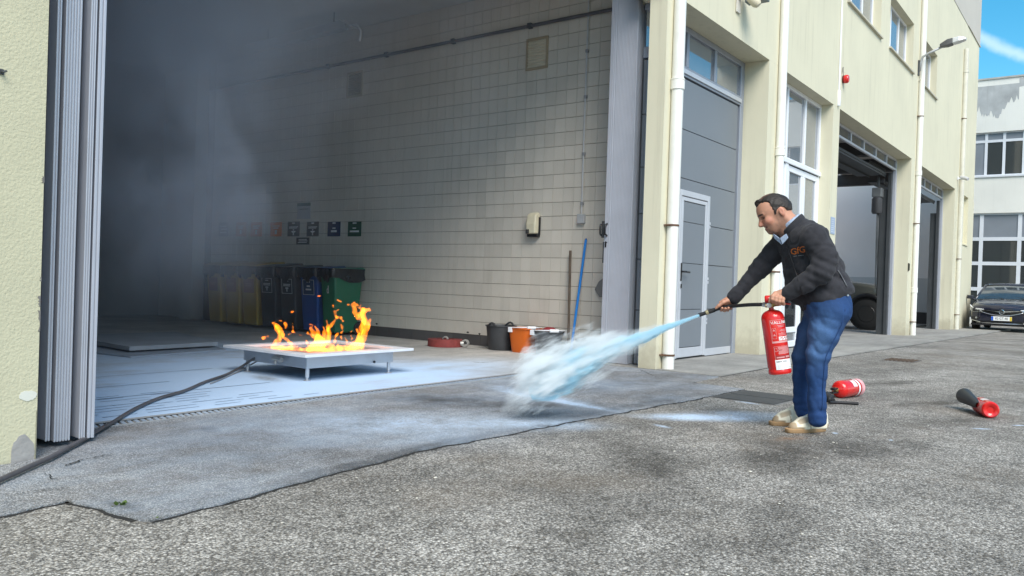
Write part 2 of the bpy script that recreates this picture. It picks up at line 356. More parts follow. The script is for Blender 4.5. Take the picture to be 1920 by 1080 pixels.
def concrete(name, col, powder=0.0, crackle=False):
    mt = bpy.data.materials.new(name); mt.use_nodes = True; t = mt.node_tree; b = t.nodes['Principled BSDF']
    g = N(t, 'ShaderNodeNewGeometry'); pos = g.outputs['Position']
    n1 = noise(t, pos, 1.3, 8, .66); n2 = noise(t, pos, 30, 5, .7); n3 = noise(t, pos, 2.2, 7, .7, (.35, 2.2, 1))
    k = mth(t, 'MULTIPLY', mth(t, 'MULTIPLY', rng(t, n1, .3, .7, .78, 1.15), rng(t, n2, .3, .7, .88, 1.1)), rng(t, n3, .3, .72, .86, 1.08))
    sc = N(t, 'ShaderNodeVectorMath', operation='SCALE'); sc.inputs[0].default_value = col; L(t, k, sc.inputs['Scale'])
    out = sc.outputs[0]
    if powder:
        bl = combine(t, [blob(t, pos, 4.2, 5.9, .15, 3.6, 2.6, 1.3), blob(t, pos, 3.2, 5.0, 0, 2.2, 1.2, .8), blob(t, pos, 5.2, 8.4, .5, 3.2, 3.2, .75), blob(t, pos, 6.5, 5.6, .2, 2.2, 1.2, .5)])
        pw = mth(t, 'MINIMUM', mth(t, 'MULTIPLY', bl, mth(t, 'MULTIPLY', rng(t, n1, .25, .7, .6, 1.25), rng(t, n3, .25, .75, .75, 1.2))), .95)
        pw = mth(t, 'MULTIPLY', pw, powder)
        out = mixrgb(t, pw, out, (.50, .68, .92))
        wet = mth(t, 'MULTIPLY', blob(t, pos, 4.45, 6.05, 1.3, .4, .16, .8), rng(t, n2, .3, .7, .5, 1))
        out = mixrgb(t, wet, out, (.16, .15, .14))
    L(t, out, b.inputs['Base Color']); b.inputs['Roughness'].default_value = .8
    bp = N(t, 'ShaderNodeBump'); bp.inputs['Strength'].default_value = .3; bp.inputs['Distance'].default_value = .003
    L(t, n2, bp.inputs['Height']); L(t, bp.outputs[0], b.inputs['Normal'])
    return mt
m_floor = concrete('dusty_floor', (.48, .46, .43), powder=.9)
m_apron = concrete('apron_concrete', (.30, .29, .27))
m_thresh = concrete('threshold_concrete', (.33, .34, .35))

# ------------------------------------------------------------------ the setting: yard, patch, apron, garage floor
def gz(x): return 0.0 if x < 10 else (-.0065*(x-10) if x < 34 else -.156)
mb = MB()
xs = [-400, -120, -40, -12, -4, 0, 2, 4, 6, 8, 10, 14, 18, 22, 26, 30, 34, 50, 120, 600]
ys = [-400, -120, -40, -12, -4, -1, 1, 3, 5, 20, 60, 400]
vs = [(x, y, gz(x)) for y in ys for x in xs]; nx = len(xs)
mb.add(vs, [(jj*nx+i, jj*nx+i+1, (jj+1)*nx+i+1, (jj+1)*nx+i) for jj in range(len(ys)-1) for i in range(nx-1)])
tag(mb.build('yard_asphalt', m_yard), 'coarse grey asphalt yard in front of the garage', kind='structure')

def ragged(pts, step=.05, amp=.012, seed=1):
    rs = random.Random(seed); out = []
    for a, b in zip(pts, pts[1:]+pts[:1]):
        a, b = Vector(a), Vector(b); n = max(2, int((b-a).length/step)); nrm = Vector((-(b-a).y, (b-a).x)).normalized()
        off = 0
        for i in range(n):
            off = off*.8 + rs.uniform(-amp, amp)
            out.append(a.lerp(b, i/n)+nrm*(off if i else 0))
    return out
P_ED = [(1.60, 2.83), (3.27, 2.99), (4.3, 2.93), (5.33, 2.88), (6.72, 2.79), (7.35, 2.77), (7.42, 3.33), (8.17, 3.36), (8.17, 4.69), (1.85, 4.69), (1.72, 4.30), (1.70, 4.10), (-3, 4.10), (-3, 3.28), (1.22, 3.29), (1.52, 3.31), (1.55, 3.05)]
pl = ragged(P_ED, .05, .011, 3)
mb = MB(); mb.prism([(p[0], p[1], -.012) for p in pl], (0, 0, .020))
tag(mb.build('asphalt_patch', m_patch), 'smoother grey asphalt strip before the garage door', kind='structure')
mb = MB()                              # worn dark open joint along the near edge of the patch
for (a, b) in zip(pl, pl[1:]):
    if (min(a.y, b.y) < 3.4 and a.x < 7.5 and max(a.y, b.y) < 3.4 and a.x > -2.9):
        d = (b-a).normalized(); n = Vector((-d.y, d.x))
        w0 = .012+.016*random.random(); w1 = .012+.016*random.random()
        mb.add([(a.x+n.x*.006, a.y+n.y*.006, .0018), (b.x+n.x*.006, b.y+n.y*.006, .0018), (b.x-n.x*w1, b.y-n.y*w1, .0018), (a.x-n.x*w0, a.y-n.y*w0, .0018)], [(0, 1, 2, 3)])
m_joint = pm('dark_joint', (.022, .021, .02), .95, var=.4, vs=25, bump=.6, bs=120, coords='P')
tag(mb.build('pavement_joint', m_joint), 'dark open joint along the asphalt strip', kind='structure')
def crack(px, name='crack', z=.0145, wmax=.010):
    pts = [Vector(on_z(x, y, z)) for x, y in px]; q = []
    for a, b in zip(pts, pts[1:]):
        for i in range(8): q.append(a.lerp(b, i/8)+Vector((random.uniform(-.008, .008), random.uniform(-.008, .008), 0)))
    q.append(pts[-1]); n = len(q); mb = MB(); vs = []
    for i, p in enumerate(q):
        d = (q[min(i+1, n-1)]-q[max(i-1, 0)]).normalized(); nr = Vector((-d.y, d.x, 0)); ww = wmax*sin(pi*(i+.3)/(n))*random.uniform(.4, 1)
        vs += [p+nr*ww, p-nr*ww]
    mb.add(vs, [(2*i, 2*i+1, 2*i+3, 2*i+2) for i in range(n-1)])
    return tag(mb.build(name, m_joint), kind='structure')
crack([(117, 874), (140, 867), (158, 860)]); crack([(158, 862), (185, 855), (215, 850)], wmax=.005); crack([(84, 884), (93, 893), (100, 898), (106, 896)], wmax=.005); crack([(10, 930), (60, 920), (140, 912)], wmax=.004)
crack([(1195, 690), (1215, 700), (1232, 707)], z=.014, wmax=.006)
mb = MB()
for k in range(60):
    x0 = 8.19+k*.4; x1 = x0+.4; y0 = 3.358-max(0, x0-10)*.018; y1 = 3.358-max(0, x1-10)*.018; z0 = gz(x0)+.002; z1 = gz(x1)+.002; q = random.uniform(.012, .03)
    mb.add([(x0, y0, z0), (x1, y1, z1), (x1, y1-q, z1), (x0, y0-q, z0)], [(0, 1, 2, 3)])
tag(mb.build('pavement_joint', m_joint), 'dark joint along the front edge of the concrete apron', kind='structure')
# apron along the facade: slabs laid one after another
ap = [8.19, 9.55, 12.0, 15.2, 18.4, 21.6, 24.8, 28.0, 32.6]
for i, (a, b) in enumerate(zip(ap, ap[1:])):
    za, zb = gz(a)+.012+.0016*max(0, a-10), gz(b)+.012+.0016*max(0, b-10)
    mb = MB(); yf = 3.36 - max(0, a-10)*.018; yf2 = 3.36 - max(0, b-10)*.018
    mb.add([(a+.006, yf, za), (b-.006, yf2, zb), (b-.006, 5.2, zb), (a+.006, 5.2, za), (a+.006, yf, za-.1), (b-.006, yf2, zb-.1), (b-.006, 5.2, zb-.1), (a+.006, 5.2, za-.1)],
           [(0, 1, 2, 3), (0, 4, 5, 1), (1, 5, 6, 2), (2, 6, 7, 3), (3, 7, 4, 0)])
    tag(mb.build('apron_slab', m_apron), kind='structure')
mb = MB(); mb.box(1.86, 8.42, 4.845, 4.90, -.1, .006); mb.box(1.86, 8.42, 4.695, 4.705, -.1, .012)
tag(mb.build('drain_kerb', m_thresh), kind='structure')
mb = MB(); mb.box(-1, 9.03, 4.90, 16, -.12, .004)
tag(mb.build('garage_floor', m_floor), 'garage floor dusted with pale blue powder', kind='structure')
gr = empty('drain_grate', (2.0, 4.70, 0), 0, 'long slotted drain grate across the garage threshold', 'drain grate')
mb = MB(); mb.box(0, 6.4, .007, .022, -.03, .007); mb.box(0, 6.4, .128, .143, -.03, .007); mb.build('grate_rail', alu_dark, gr)
mb = MB()
for i in range(150):
    x = .01+i*.0425
    mb.add([(x, .0225, .006), (x+.024, .0225, .006), (x+.054, .1275, .006), (x+.03, .1275, .006), (x, .0225, -.02), (x+.024, .0225, -.02), (x+.054, .1275, -.02), (x+.03, .1275, -.02)],
           [(0, 1, 2, 3), (0, 4, 5, 1), (1, 5, 6, 2), (2, 6, 7, 3), (3, 7, 4, 0)])
o = mb.build('grate_bar', pm('dusty_steel', (.40, .47, .56), .6, metal=.2, var=.2, vs=12), gr); o['kind'] = 'stuff'
mb = MB(); mb.box(0, 6.4, .022, .128, -.06, -.045); mb.build('channel', alu_dark, gr)
# shallow anti-slip grooves of the floor near the left door leaves
mb = MB()
for i in range(9):
    y = 5.02+i*.10
    for k in range(7):
        x0 = 1.9+random.uniform(0, .2)+k*.42; x1 = x0+random.uniform(.15, .38)
        if x1 > 4.4-i*.12: continue
        mb.add([(x0, y, .0062), (x1, y+.006, .0062), (x1, y+.014, .0062), (x0, y+.010, .0062)], [(0, 1, 2, 3)])
for (a, b) in (((1.9, 5.72), (4.3, 5.78)), ((1.9, 6.9), (4.5, 6.95)), ((1.9, 6.28), (3.7, 6.33))):
    mb.add([(a[0], a[1], .0062), (b[0], b[1], .0062), (b[0], b[1]+.012, .0062), (a[0], a[1]+.012, .0062)], [(0, 1, 2, 3)])
tag(mb.build('floor_groove', pm('groove_dust', (.15, .21, .30), .9, var=.3, vs=9)), kind='structure')
for px in ([(855, 655), (880, 653), (905, 656)], [(885, 678), (900, 680), (930, 678)], [(930, 668), (955, 670)], [(950, 679), (985, 680)]):
    crack(px, 'floor_scuff', .0062, .010)

# ------------------------------------------------------------------ the garage building
YF = 4.12; SOF = 4.25
B = empty('garage_building', (0, 0, 0), 0, 'long cream rendered building with big garage bays and upper windows', 'building')
mb = MB()
# upper wall round three window openings (z 6.27-7.43)
wins = [(15.40, 17.93), (18.73, 21.18), (21.95, 24.29)]
WZ0, WZ1 = 6.27, 7.43
mb.box(8.15, 31.9, YF, YF+.40, SOF, WZ0); mb.box(8.15, 31.9, YF, YF+.40, WZ1, 9.60)
xx = 8.15
for a, b in wins: mb.box(xx, a, YF, YF+.40, WZ0, WZ1); xx = b
mb.box(xx, 31.9, YF, YF+.40, WZ0, WZ1)
mb.box(1.5, 8.15, YF+.01, YF+.40, 5.02, 9.60)
mb.build('facade_wall', cream, B)
mb = MB(); mb.box(8.0, 32.0, YF-.012, YF+.4, 9.605, 12.0); mb.box(29.3, 32.03, YF-.03, YF-.0125, 9.60, 9.64); mb.build('parapet', pinkgrey, B)
# columns
cols = [(8.20, 8.47, .215), (11.47, 11.93, .37), (14.73, 15.14, .36), (21.44, 22.13, .37)]
for i, (a, b, d) in enumerate(cols):
    mb = MB(); mb.box(a, b, YF, YF+d, -.3, SOF-.001); mb.build('column', cream, B)
mb = MB(); mb.box(27.96, 29.78, YF, YF+.37, -.4, SOF-.001); mb.box(29.78, 30.72, YF+.12, YF+.37, 2.68, SOF-.001); mb.box(29.78, 30.72, YF, YF+.37, -.4, 2.68); mb.box(30.72, 32.0, YF, YF+.37, -.4, SOF-.001)
mb.box(29.76, 30.74, YF-.03, YF-.001, 2.64, 2.675)
mb.build('column', cream, B)
mb = MB(); mb.box(31.6, 32.0, YF+.401, 16, -.4, 9.6); mb.build('end_wall', cream, B)
# left end of the facade
mb = MB(); mb.box(-9, 1.738, YF, YF+.16, -.1, 9.6); mb.build('left_wall', stucco, B)
patchm = pm('cement_patch', (.30, .29, .28), .9, var=.15, vs=9, bump=.4, bs=40, coords='P')
def wall_patch(cx, cz, rx, rz, seed, mat=patchm, y=YF-.003, name='cement_patch'):
    rs = random.Random(seed); mb = MB(); pts = []
    for q in range(26):
        th = 2*pi*q/26; k = rs.uniform(.9, 1.08)
        pts.append((min(cx+rx*k*cos(th), 1.734), y, cz+rz*k*sin(th)))
    mb.prism(pts, (0, .004, 0)); return mb.build(name, mat, B)
c = on_Y(38, 858, YF); wall_patch(c[0]+.01, .045, .055, .085, 4)
c = on_Y(52, 742, YF); wall_patch(c[0], c[2], .04, .024, 5, pm('filler_patch', (.62, .62, .55), .85, var=.06, coords='P'))
wall_patch(8.33, .06, .12, .17, 8)
for (x, z, l) in ((1.738, 1.33, .03), (1.736, .74, .05), (1.738, .62, .10), (1.738, .86, .02)):
    mb = MB(); pts = [(x-random.uniform(0, .012), YF-.002, z+l*q/8) for q in range(9)]+[(x+.002, YF-.002, z+l), (x+.002, YF-.002, z)]
    mb.prism(pts, (0, .003, 0)); mb.build('edge_chip', pm('chipped_cement', (.16, .15, .14), .95, var=.2), B)

# recess soffits, inner walls, slabs
mb = MB()
mb.box(8.47, 11.47, YF+.402, 4.529, SOF+.04, SOF+.2)
mb.box(8.47, 32, 4.53, 4.6, SOF, 9.6)
mb.box(1.5, 8.47, 4.53, 4.6, 5.05, 9.6)
mb.build('header', cream, B)
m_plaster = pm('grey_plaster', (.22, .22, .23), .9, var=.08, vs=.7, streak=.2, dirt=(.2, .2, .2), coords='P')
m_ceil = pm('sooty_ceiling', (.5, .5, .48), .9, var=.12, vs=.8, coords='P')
m_hallwall = pm('hall_white', (.84, .81, .82), .8, var=.04, vs=.6, coords='P')
m_hallgrey = pm('hall_grey', (.55, .56, .58), .7, var=.04, vs=.6, coords='P')
# first hall (the smoky one)
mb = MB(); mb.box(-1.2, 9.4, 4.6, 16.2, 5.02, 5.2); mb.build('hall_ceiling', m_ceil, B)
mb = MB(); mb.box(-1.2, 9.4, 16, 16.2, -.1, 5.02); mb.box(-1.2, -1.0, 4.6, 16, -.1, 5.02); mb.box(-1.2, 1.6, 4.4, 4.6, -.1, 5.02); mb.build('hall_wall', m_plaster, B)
mb = MB(); mb.box(8.78, 9.05, 14.351, 14.75, 0, 5.02); mb.box(9.06, 9.4, 14.352, 16, -.1, 5.02); mb.build('pillar', pm('light_plaster', (.6, .59, .57), .85, var=.05, coords='P'), B)
# other halls: door room, windows room, vehicle bays
mb = MB(); mb.box(9.4, 12.0, 8, 8.2, -.1, 5.2); mb.box(14.6, 14.8, 4.6, 14, -.1, 4.9); mb.box(9.4, 14.7, 8.2, 8.4, -.1, 5.2); mb.build('inner_wall', m_plaster, B)
mb = MB(); mb.box(14.8, 31.5, 13, 13.2, -.3, 5.0); mb.box(31.3, 31.5, 4.61, 13, 1.55, 9.4); mb.build('inner_wall', m_hallwall, B)  # end wall raised into a made-up light well to brighten the bays
mb = MB(); mb.box(31.29, 31.5, 4.61, 13, .36, 1.55); mb.build('wall_dado', m_hallgrey, B)
mb = MB(); mb.box(31.27, 31.5, 4.61, 13, -.3, .36); mb.build('skirting', pm('dark_skirting', (.05, .045, .045), .6), B)
mb = MB(); mb.box(14.8, 29.2, 4.6, 7.5, 4.86, 5.0); mb.build('hall_ceiling', pm('dim_ceiling', (.52, .48, .46), .9, var=.1, coords='P'), B)  # ceiling stops short; the added opening beyond it lets sky light into the bays
mb = MB()
for x in (18.5, 22.0, 25.0, 28.0): mb.box(x, x+.3, 4.62, 13, 4.5, 4.859)
mb.build('ceiling_beam', pm('dark_beam', (.06, .055, .055), .7), B)
mb = MB(); mb.box(9.4, 31.5, 5.205, 13.2, -.3, -.045); mb.build('hall_floor', pm('bay_floor', (.24, .235, .23), .6, var=.15, vs=1.5, coords='P'), B)
mb = MB(); mb.box(8.5, 14.8, 4.6, 16.2, 9.7, 9.9); mb.box(14.8, 32, 4.61, 5.0, 9.7, 9.9); mb.box(-9, 8.5, 4.6, 16.2, 9.7, 9.9); mb.build('roof', pinkgrey, B)  # roof left open over the vehicle bays so sky light reaches them

# tiled side wall: the nearest 300 tiles singly, the rest as one part
XT = 9.04
m_tile = pm('glazed_tile', (.61, .565, .495), .34, var=.05, vs=2.0, rnd=.055, streak=.16, dirt=(.30, .25, .17), coords='P')
m_grout = pm('brown_grout', (.115, .08, .048), .9, var=.3, vs=5, coords='P')
mb = MB(); mb.box(XT+.006, 9.4, 4.6, 14.35, -.1, 5.02); TW = mb.build('tiled_wall', m_grout, B)
TW['label'] = 'beige tiled wall with brown joints'
PY_, PZ_ = .166, .1872; GY, GZ = .0030, .0052
def tile_mesh(rs):
    mb = MB(); hy, hz = PY_/2-GY/2, PZ_/2-GZ/2; c = .0007
    f = [(-.0045, -hy+c, -hz+c), (-.0045, hy-c, -hz+c), (-.0045, hy-c, hz-c), (-.0045, -hy+c, hz-c)]
    r = [(-.002, -hy, -hz), (-.002, hy, -hz), (-.002, hy, hz), (-.002, -hy, hz)]
    b = [(.006, -hy, -hz), (.006, hy, -hz), (.006, hy, hz), (.006, -hy, hz)]
    mb.add(f+r+b, [(0, 3, 2, 1)]+[(i, (i+1) % 4, 4+(i+1) % 4, 4+i) for i in range(4)]+[(4+i, 4+(i+1) % 4, 8+(i+1) % 4, 8+i) for i in range(4)])
    return mb
rows = 26; cols_n = 57; y0 = 4.655
cells = []
for i in range(cols_n):
    for k in range(rows):
        y = y0+PY_*(i+.5); z = .155+PZ_*(k+.5); dist = math.sqrt(XT**2+y*y+(z-.93)**2); cosang = XT/dist
        size = PY_*PZ_*cosang/dist**2
        vis = y > 5.40 and z < 4.95
        px = (y, z)
        if not (y < 5.40 and False): cells.append((-(size) if vis else 0, i, k, y, z))
cells.sort()
tm = tile_mesh(0).mesh('tile', [m_tile])
rest = MB(); base = tile_mesh(0); rs = random.Random(5)
for n, (s_, i, k, y, z) in enumerate(cells):
    off = rs.uniform(-.0012, .0012)
    if n < 300:
        o = link('tile', tm, None, TW, (XT+off, y, z), (rs.uniform(-.002, .002), rs.uniform(-.004, .004), rs.uniform(-.004, .004)))
    else:
        rest.add([(p[0]+XT+off, p[1]+y, p[2]+z) for p in base.v], base.f)
o = rest.build('tile', m_tile, TW); o['kind'] = 'stuff'
m_sk = pm('dark_skirting_tile', (.085, .08, .08), .5, var=.12, rnd=.15, coords='P')
mb = MB(); mb.box(XT-.010, XT+.006, -.134/1, .134, .0045, .150)
for n in range(35):
    y = 4.75+.27*n
    me = bpy.data.meshes.get('skirting_tile') or None
    if me is None:
        q = MB(); q.box(-.010, .006, -.1335, .1335, .0045, .1515); me = q.mesh('skirting_tile', [m_sk])
    link('skirting_tile', me, None, TW, (XT+rs.uniform(-.001, .001), y, 0))
# broken corners at the foot of the wall
mb = MB()
for px, py in ((877, 623), (899, 626), (706, 607)):
    p = on_X(px, py, XT-.007); pts = [(XT-.0062, p[1]+.03*cos(2*pi*q/9)*random.uniform(.5, 1), p[2]+.018*sin(2*pi*q/9)*random.uniform(.5, 1)) for q in range(9)]
    mb.prism(pts, (.004, 0, 0))
mb.build('broken_tile_hole', pm('hole_black', (.012, .011, .01), .95), TW)

# ------------------------------------------------------------------ windows and door fronts of the facade
def frame_grid(name, mat, gmat, parent, x0, x1, z0, z1, y, xm=(), zm=(), w=.05, d=.06, panes=None, wm=None):
    """a framed light: one frame mesh (a part) with its panes as sub-parts"""
    mb = MB(); wm = wm or w
    mb.box(x0, x1, y, y+d, z0, z0+w); mb.box(x0, x1, y, y+d, z1-w, z1); mb.box(x0, x0+w, y+.001, y+d-.001, z0+w, z1-w); mb.box(x1-w, x1, y+.001, y+d-.001, z0+w, z1-w)
    for q in zm: mb.box(x0+w, x1-w, y+.002, y+d-.002, q-wm/2, q+wm/2)
    zed = [z0+w]+[v for q in zm for v in (q-wm/2, q+wm/2)]+[z1-w]
    for q in xm:
        for k in range(0, len(zed), 2): mb.box(q-wm/2, q+wm/2, y+.003, y+d-.003, zed[k], zed[k+1])
    fr = mb.build(name, mat, parent, bevel=.006, seg=1)
    xed = [x0+w]+[v for q in xm for v in (q-wm/2, q+wm/2)]+[x1-w]
    for i in range(0, len(xed), 2):
        for k in range(0, len(zed), 2):
            g = MB(); tl = random.uniform(-.004, .004); g.box(xed[i]-.004, xed[i+1]+.004, y+d*.55, y+d*.55+.006, zed[k]-.004, zed[k+1]+.004)
            o = g.build('pane', gmat, fr)
    return fr
blind = pm('roller_blind', (.36, .42, .52), .8, var=.05)
for a, b in wins:
    n3 = [a+(b-a)*t for t in (.34, .67)]
    frame_grid('window', white_pvc, g_sky, B, a, b, WZ0+.02, WZ1, YF+.16, n3, (), .05, .05)
    mb = MB(); mb.box(a-.04, b+.04, YF-.05, YF+.16, WZ0-.035, WZ0-.002); mb.build('window_sill', pm('stone_sill', (.5, .47, .38), .8, var=.1), B)
    mb = MB(); mb.box(a, b, YF+.30, YF+.32, WZ0, WZ1); mb.build('roller_blind', blind, B)
# white glazed entrance with door leaf
YW = 4.32
E_ = frame_grid('entrance_glazing', white_pvc, g_sky, B, 11.93, 14.73, 3.02, 4.249, YW, (12.96, 13.88), (), .065, .07, wm=.07)
mb = MB(); mb.box(12.90, 13.04, YW-.012, YW+.07, 0, 3.02); mb.box(11.93, 11.99, YW, YW+.07, 0, 3.02); mb.box(14.66, 14.73, YW, YW+.07, 0, 3.02); mb.box(11.93, 14.75, YW-.03, YW-.001, 2.985, 3.06)
mb.build('door_frame', white_pvc, B, bevel=.006, seg=1)
frame_grid('entrance_door_leaf', white_pvc, g_sky, B, 13.045, 13.86, .015, 2.975, YW+.005, (), (1.08, .30), .10, .05, wm=.09)
frame_grid('entrance_door_leaf', white_pvc, g_sky, B, 13.87, 14.655, .015, 2.975, YW+.005, (), (1.08, .30), .10, .05, wm=.09)
frame_grid('side_light', white_pvc, g_sky, B, 11.99, 12.895, .015, 2.975, YW+.005, (), (1.08,), .06, .05, wm=.08)
mb = MB(); mb.box(11.93, 14.73, 4.9, 5.0, 0, 4.25); mb.build('curtain', pm('pale_curtain', (.42, .43, .38), .9, var=.15, vs=6), B)

# sectional door in the second bay
SD = empty('sectional_door', (0, 0, 0), 0, 'tall grey sectional garage door with wicket door and three top panes', 'garage door')
YD = 4.49
zl = [.02, .653, 1.252, 1.783, 2.331, 2.95, 3.59]
WX0, WX1, WZT = 9.455, 10.385, 2.185
wp = MB()
for k, (a, b) in enumerate(zip(zl, zl[1:])):
    mb = MB(); g = .0035
    a2, b2 = a+g, b-g
    if a2 >= WZT: mb.box(8.47, 11.28, YD, YD+.045, a2, b2)
    else:
        if b2 > WZT:
            mb.prism([(8.47, YD, a2), (WX0, YD, a2), (WX0, YD, WZT), (WX1, YD, WZT), (WX1, YD, a2), (11.28, YD, a2), (11.28, YD, b2), (8.47, YD, b2)], (0, .045, 0))
        else:
            q = MB(); q.box(8.47, WX0, YD, YD+.045, a2, b2); q.build('panel', doorgrey, SD, bevel=.004, seg=1); mb.box(WX1, 11.28, YD, YD+.045, a2, b2)
    mb.build('panel', doorgrey, SD, bevel=.004, seg=1)
for q0, q1 in ((8.47, 9.454), (10.386, 11.28)):
    mb = MB(); mb.box(q0, q1, YD-.012, YD-.0005, .018, .115); mb.build('bottom_rail', alu_light, SD, bevel=.003, seg=1)
mb = MB(); mb.box(8.47, 11.30, YD+.046, YD+.06, .0, 3.6); mb.build('door_core', alu_dark, SD)
W_ = MB(); W_.box(WX0, WX0+.045, YD-.014, YD+.03, .03, WZT); W_.box(WX1-.075, WX1, YD-.014, YD+.03, .03, WZT); W_.box(WX0+.046, WX1-.076, YD-.014, YD+.03, WZT-.075, WZT)
wf = W_.build('wicket_frame', alu_light, SD, bevel=.004, seg=1)
mb = MB()
a, b = WX0+.065, WX1-.082
mb.box(a, a+.05, YD-.010, YD+.025, .035, WZT-.085); mb.box(b-.05, b, YD-.010, YD+.025, .035, WZT-.085); mb.box(a+.051, b-.051, YD-.010, YD+.025, .035, .155); mb.box(a+.051, b-.051, YD-.010, YD+.025, WZT-.135, WZT-.085)
wd = mb.build('wicket_door', alu_light, SD, bevel=.004, seg=1)
zw = [.16, .653, 1.252, 1.783, WZT-.14]
for u, v in zip(zw, zw[1:]):
    mb = MB(); mb.box(a+.053, b-.053, YD-.002, YD+.02, u+.003, v-.003); mb.build('panel', doorgrey, wd, bevel=.003, seg=1)
mb = MB(); hx = a+.028; mb.box(hx-.018, hx+.018, YD-.018, YD-.0102, 1.02, 1.25); mb.tube([(hx, YD-.018, 1.14), (hx, YD-.06, 1.14), (hx+.03, YD-.068, 1.14), (hx+.14, YD-.066, 1.135)], .013, 8); mb.box(hx-.012, hx+.012, YD-.026, YD-.018, .93, .985)
mb.build('handle', black_pl, wd, bevel=.003, seg=1)
mb = MB()
for z in (.45, .5, 1.0, 1.05, 1.75, 1.8): mb.box(WX1-.012, WX1+.012, YD-.022, YD-.0145, z, z+.035)
mb.build('hinge', alu_light, SD)
mb = MB(); mb.box(11.345, 11.468, YD-.01, YD+.06, 0, SOF-.001); mb.box(8.47, 11.344, YD-.012, YD+.06, 3.61, 3.74); mb.box(8.47, 11.344, YD-.012, YD+.06, SOF-.075, SOF-.001)
for q in (8.80, 9.55, 10.43): mb.box(q-.035, q+.035, YD-.008, YD+.058, 3.741, SOF-.076)
mb.build('frame', pm('frame_grey', (.30, .33, .39), .42, metal=.2, var=.05), SD, bevel=.005, seg=1)
mb = MB(); mb.box(8.47, 11.344, YD-.030, YD-.0125, 3.64, 3.70); mb.build('transom_trim', alu_light, SD, bevel=.004, seg=1)
for u, v in ((8.47, 8.765), (8.835, 9.515), (9.585, 10.395), (10.465, 11.344)):
    mb = MB(); mb.box(u-.003, v+.003, YD+.024, YD+.030, 3.738, SOF-.073); mb.build('pane', g_sky, SD)

# strip lights over the two vehicle bays, with jamb frames and tracks
for (a, b, z0, n) in ((15.14, 21.44, 3.965, 6), (22.13, 27.96, 3.94, 6)):
    xs_ = [a+(b-a)*(i/n) for i in range(1, n)]
    frame_grid('transom_window', alu_light, g_dark, B, a, b, z0, SOF-.001, 4.44, xs_, (), .05, .06, wm=.06)
    mb = MB(); mb.box(b-.13, b-.002, 4.43, 4.50, -.2, z0-.001); mb.build('jamb_frame', alu, B, bevel=.004, seg=1)
    mb = MB(); mb.box(b-.24, b-.135, 4.50, 4.58, -.2, z0-.06); mb.box(b-.19, b-.134, 4.58, 4.75, -.2, 3.5); mb.build('door_track', alu_dark, B, bevel=.004, seg=1)
    mb = MB(); mb.box(a+.1, b-.25, 4.62, 5.3, z0-.12, z0-.07)
    for q in range(2): mb.box(a+.1, b-.25, 4.64+q*.36, 4.66+q*.36, z0-.16, z0-.1205)
    mb.build('raised_door', alu_dark, B)

# ------------------------------------------------------------------ folding doors of the open garage bay
FD = empty('folding_door', (1.785, 4.32, 0), 0, 'folded stack of tall grey door leaves beside the left stucco wall', 'folding door')
def strip_leaf(x0, x1, y0, y1, z0, ribs, parent, name='door_leaf', ztop=4.95):
    """a tall leaf seen on its edge: ribs of equal width with open joints between"""
    mb = MB(); n = ribs; wdt = (x1-x0)/n
    mb.box(x0+.004, x1-.004, y0+.006, y1, z0+.003, ztop)
    for i in range(n):
        mb.box(x0+i*wdt+.0022, x0+(i+1)*wdt-.0022, y0, y0+.0059, z0, ztop)
    return mb.build(name, alu, parent, bevel=.003, seg=2)
leaf = [(-.005+.017, .037, .012, 3, .045), (.077, .104, .0, 2, .045), (.118, .203, .0, 6, .035), (.243, .279, .0, 3, .035), (.292, .334, .015, 2, .030)]
for (a, b, y, n, z) in leaf:
    strip_leaf(a, b, y, y+.42, z, n, FD)
mb = MB(); mb.box(.042, .076, .10, .40, .05, 4.95); mb.box(.206, .242, .09, .40, .05, 4.95); mb.build('door_hinge_side', pm('leaf_shade_side', (.40, .42, .47), .5, metal=.2, var=.05), FD)
FR = empty('folding_door', (8.38, 4.58, 0), 0, 'folded grey ribbed door leaves beside the cream column, with black pull handles', 'folding door')
mb = MB()
mb.box(0, .05, .0, .355, .015, 4.95)
for i in range(14): mb.box(-.0035, -.0002, .018+i*.0185, .018+i*.0185+.0155, .018, 4.95)
mb.box(-.007, -.0002, .285, .30, .018, 4.95); mb.box(-.009, -.0002, .305, .354, .018, 4.95); mb.box(-.006, -.0002, .002, .012, .018, 4.95)
le = mb.build('door_leaf', alu, FR, bevel=.002, seg=1)
for k in range(4):
    mb = MB(); x0 = .056+k*.058
    mb.box(x0, x0+.052, .004, .35, .018, 4.95)
    for i in range(4): mb.box(x0+.002+i*.0125, x0+.002+i*.0125+.010, .0, .0038, .018, 4.95)
    mb.build('door_leaf', alu, FR, bevel=.002, seg=1)
def pull(y, x, par, s=1):
    mb = MB(); z0, z1 = 1.525, 1.665; dx = -.05*s
    mb.tube([(x, y, z0), (x+dx*.9, y, z0+.012), (x+dx, y, z0+.03), (x+dx, y, z1-.03), (x+dx*.9, y, z1-.012), (x, y, z1)], .011, 8)
    return mb.build('pull_handle', black_pl, par, smooth=True)
pull(.318, -.009, le); 
mb = MB(); mb.box(-.016, -.0092, .322, .338, 1.385, 1.455); mb.tube([(-.016, .33, 1.44), (-.032, .33, 1.44), (-.032, .30, 1.44)], .006, 6); mb.build('lock', black_pl, le)
pull(.40, .02, le); 
mb = MB(); mb.box(.0, .02, .356, .40, 1.50, 1.70); mb.box(.0, .02, .356, .375, 1.2, 1.45); mb.build('edge_fitting', alu_dark, le)

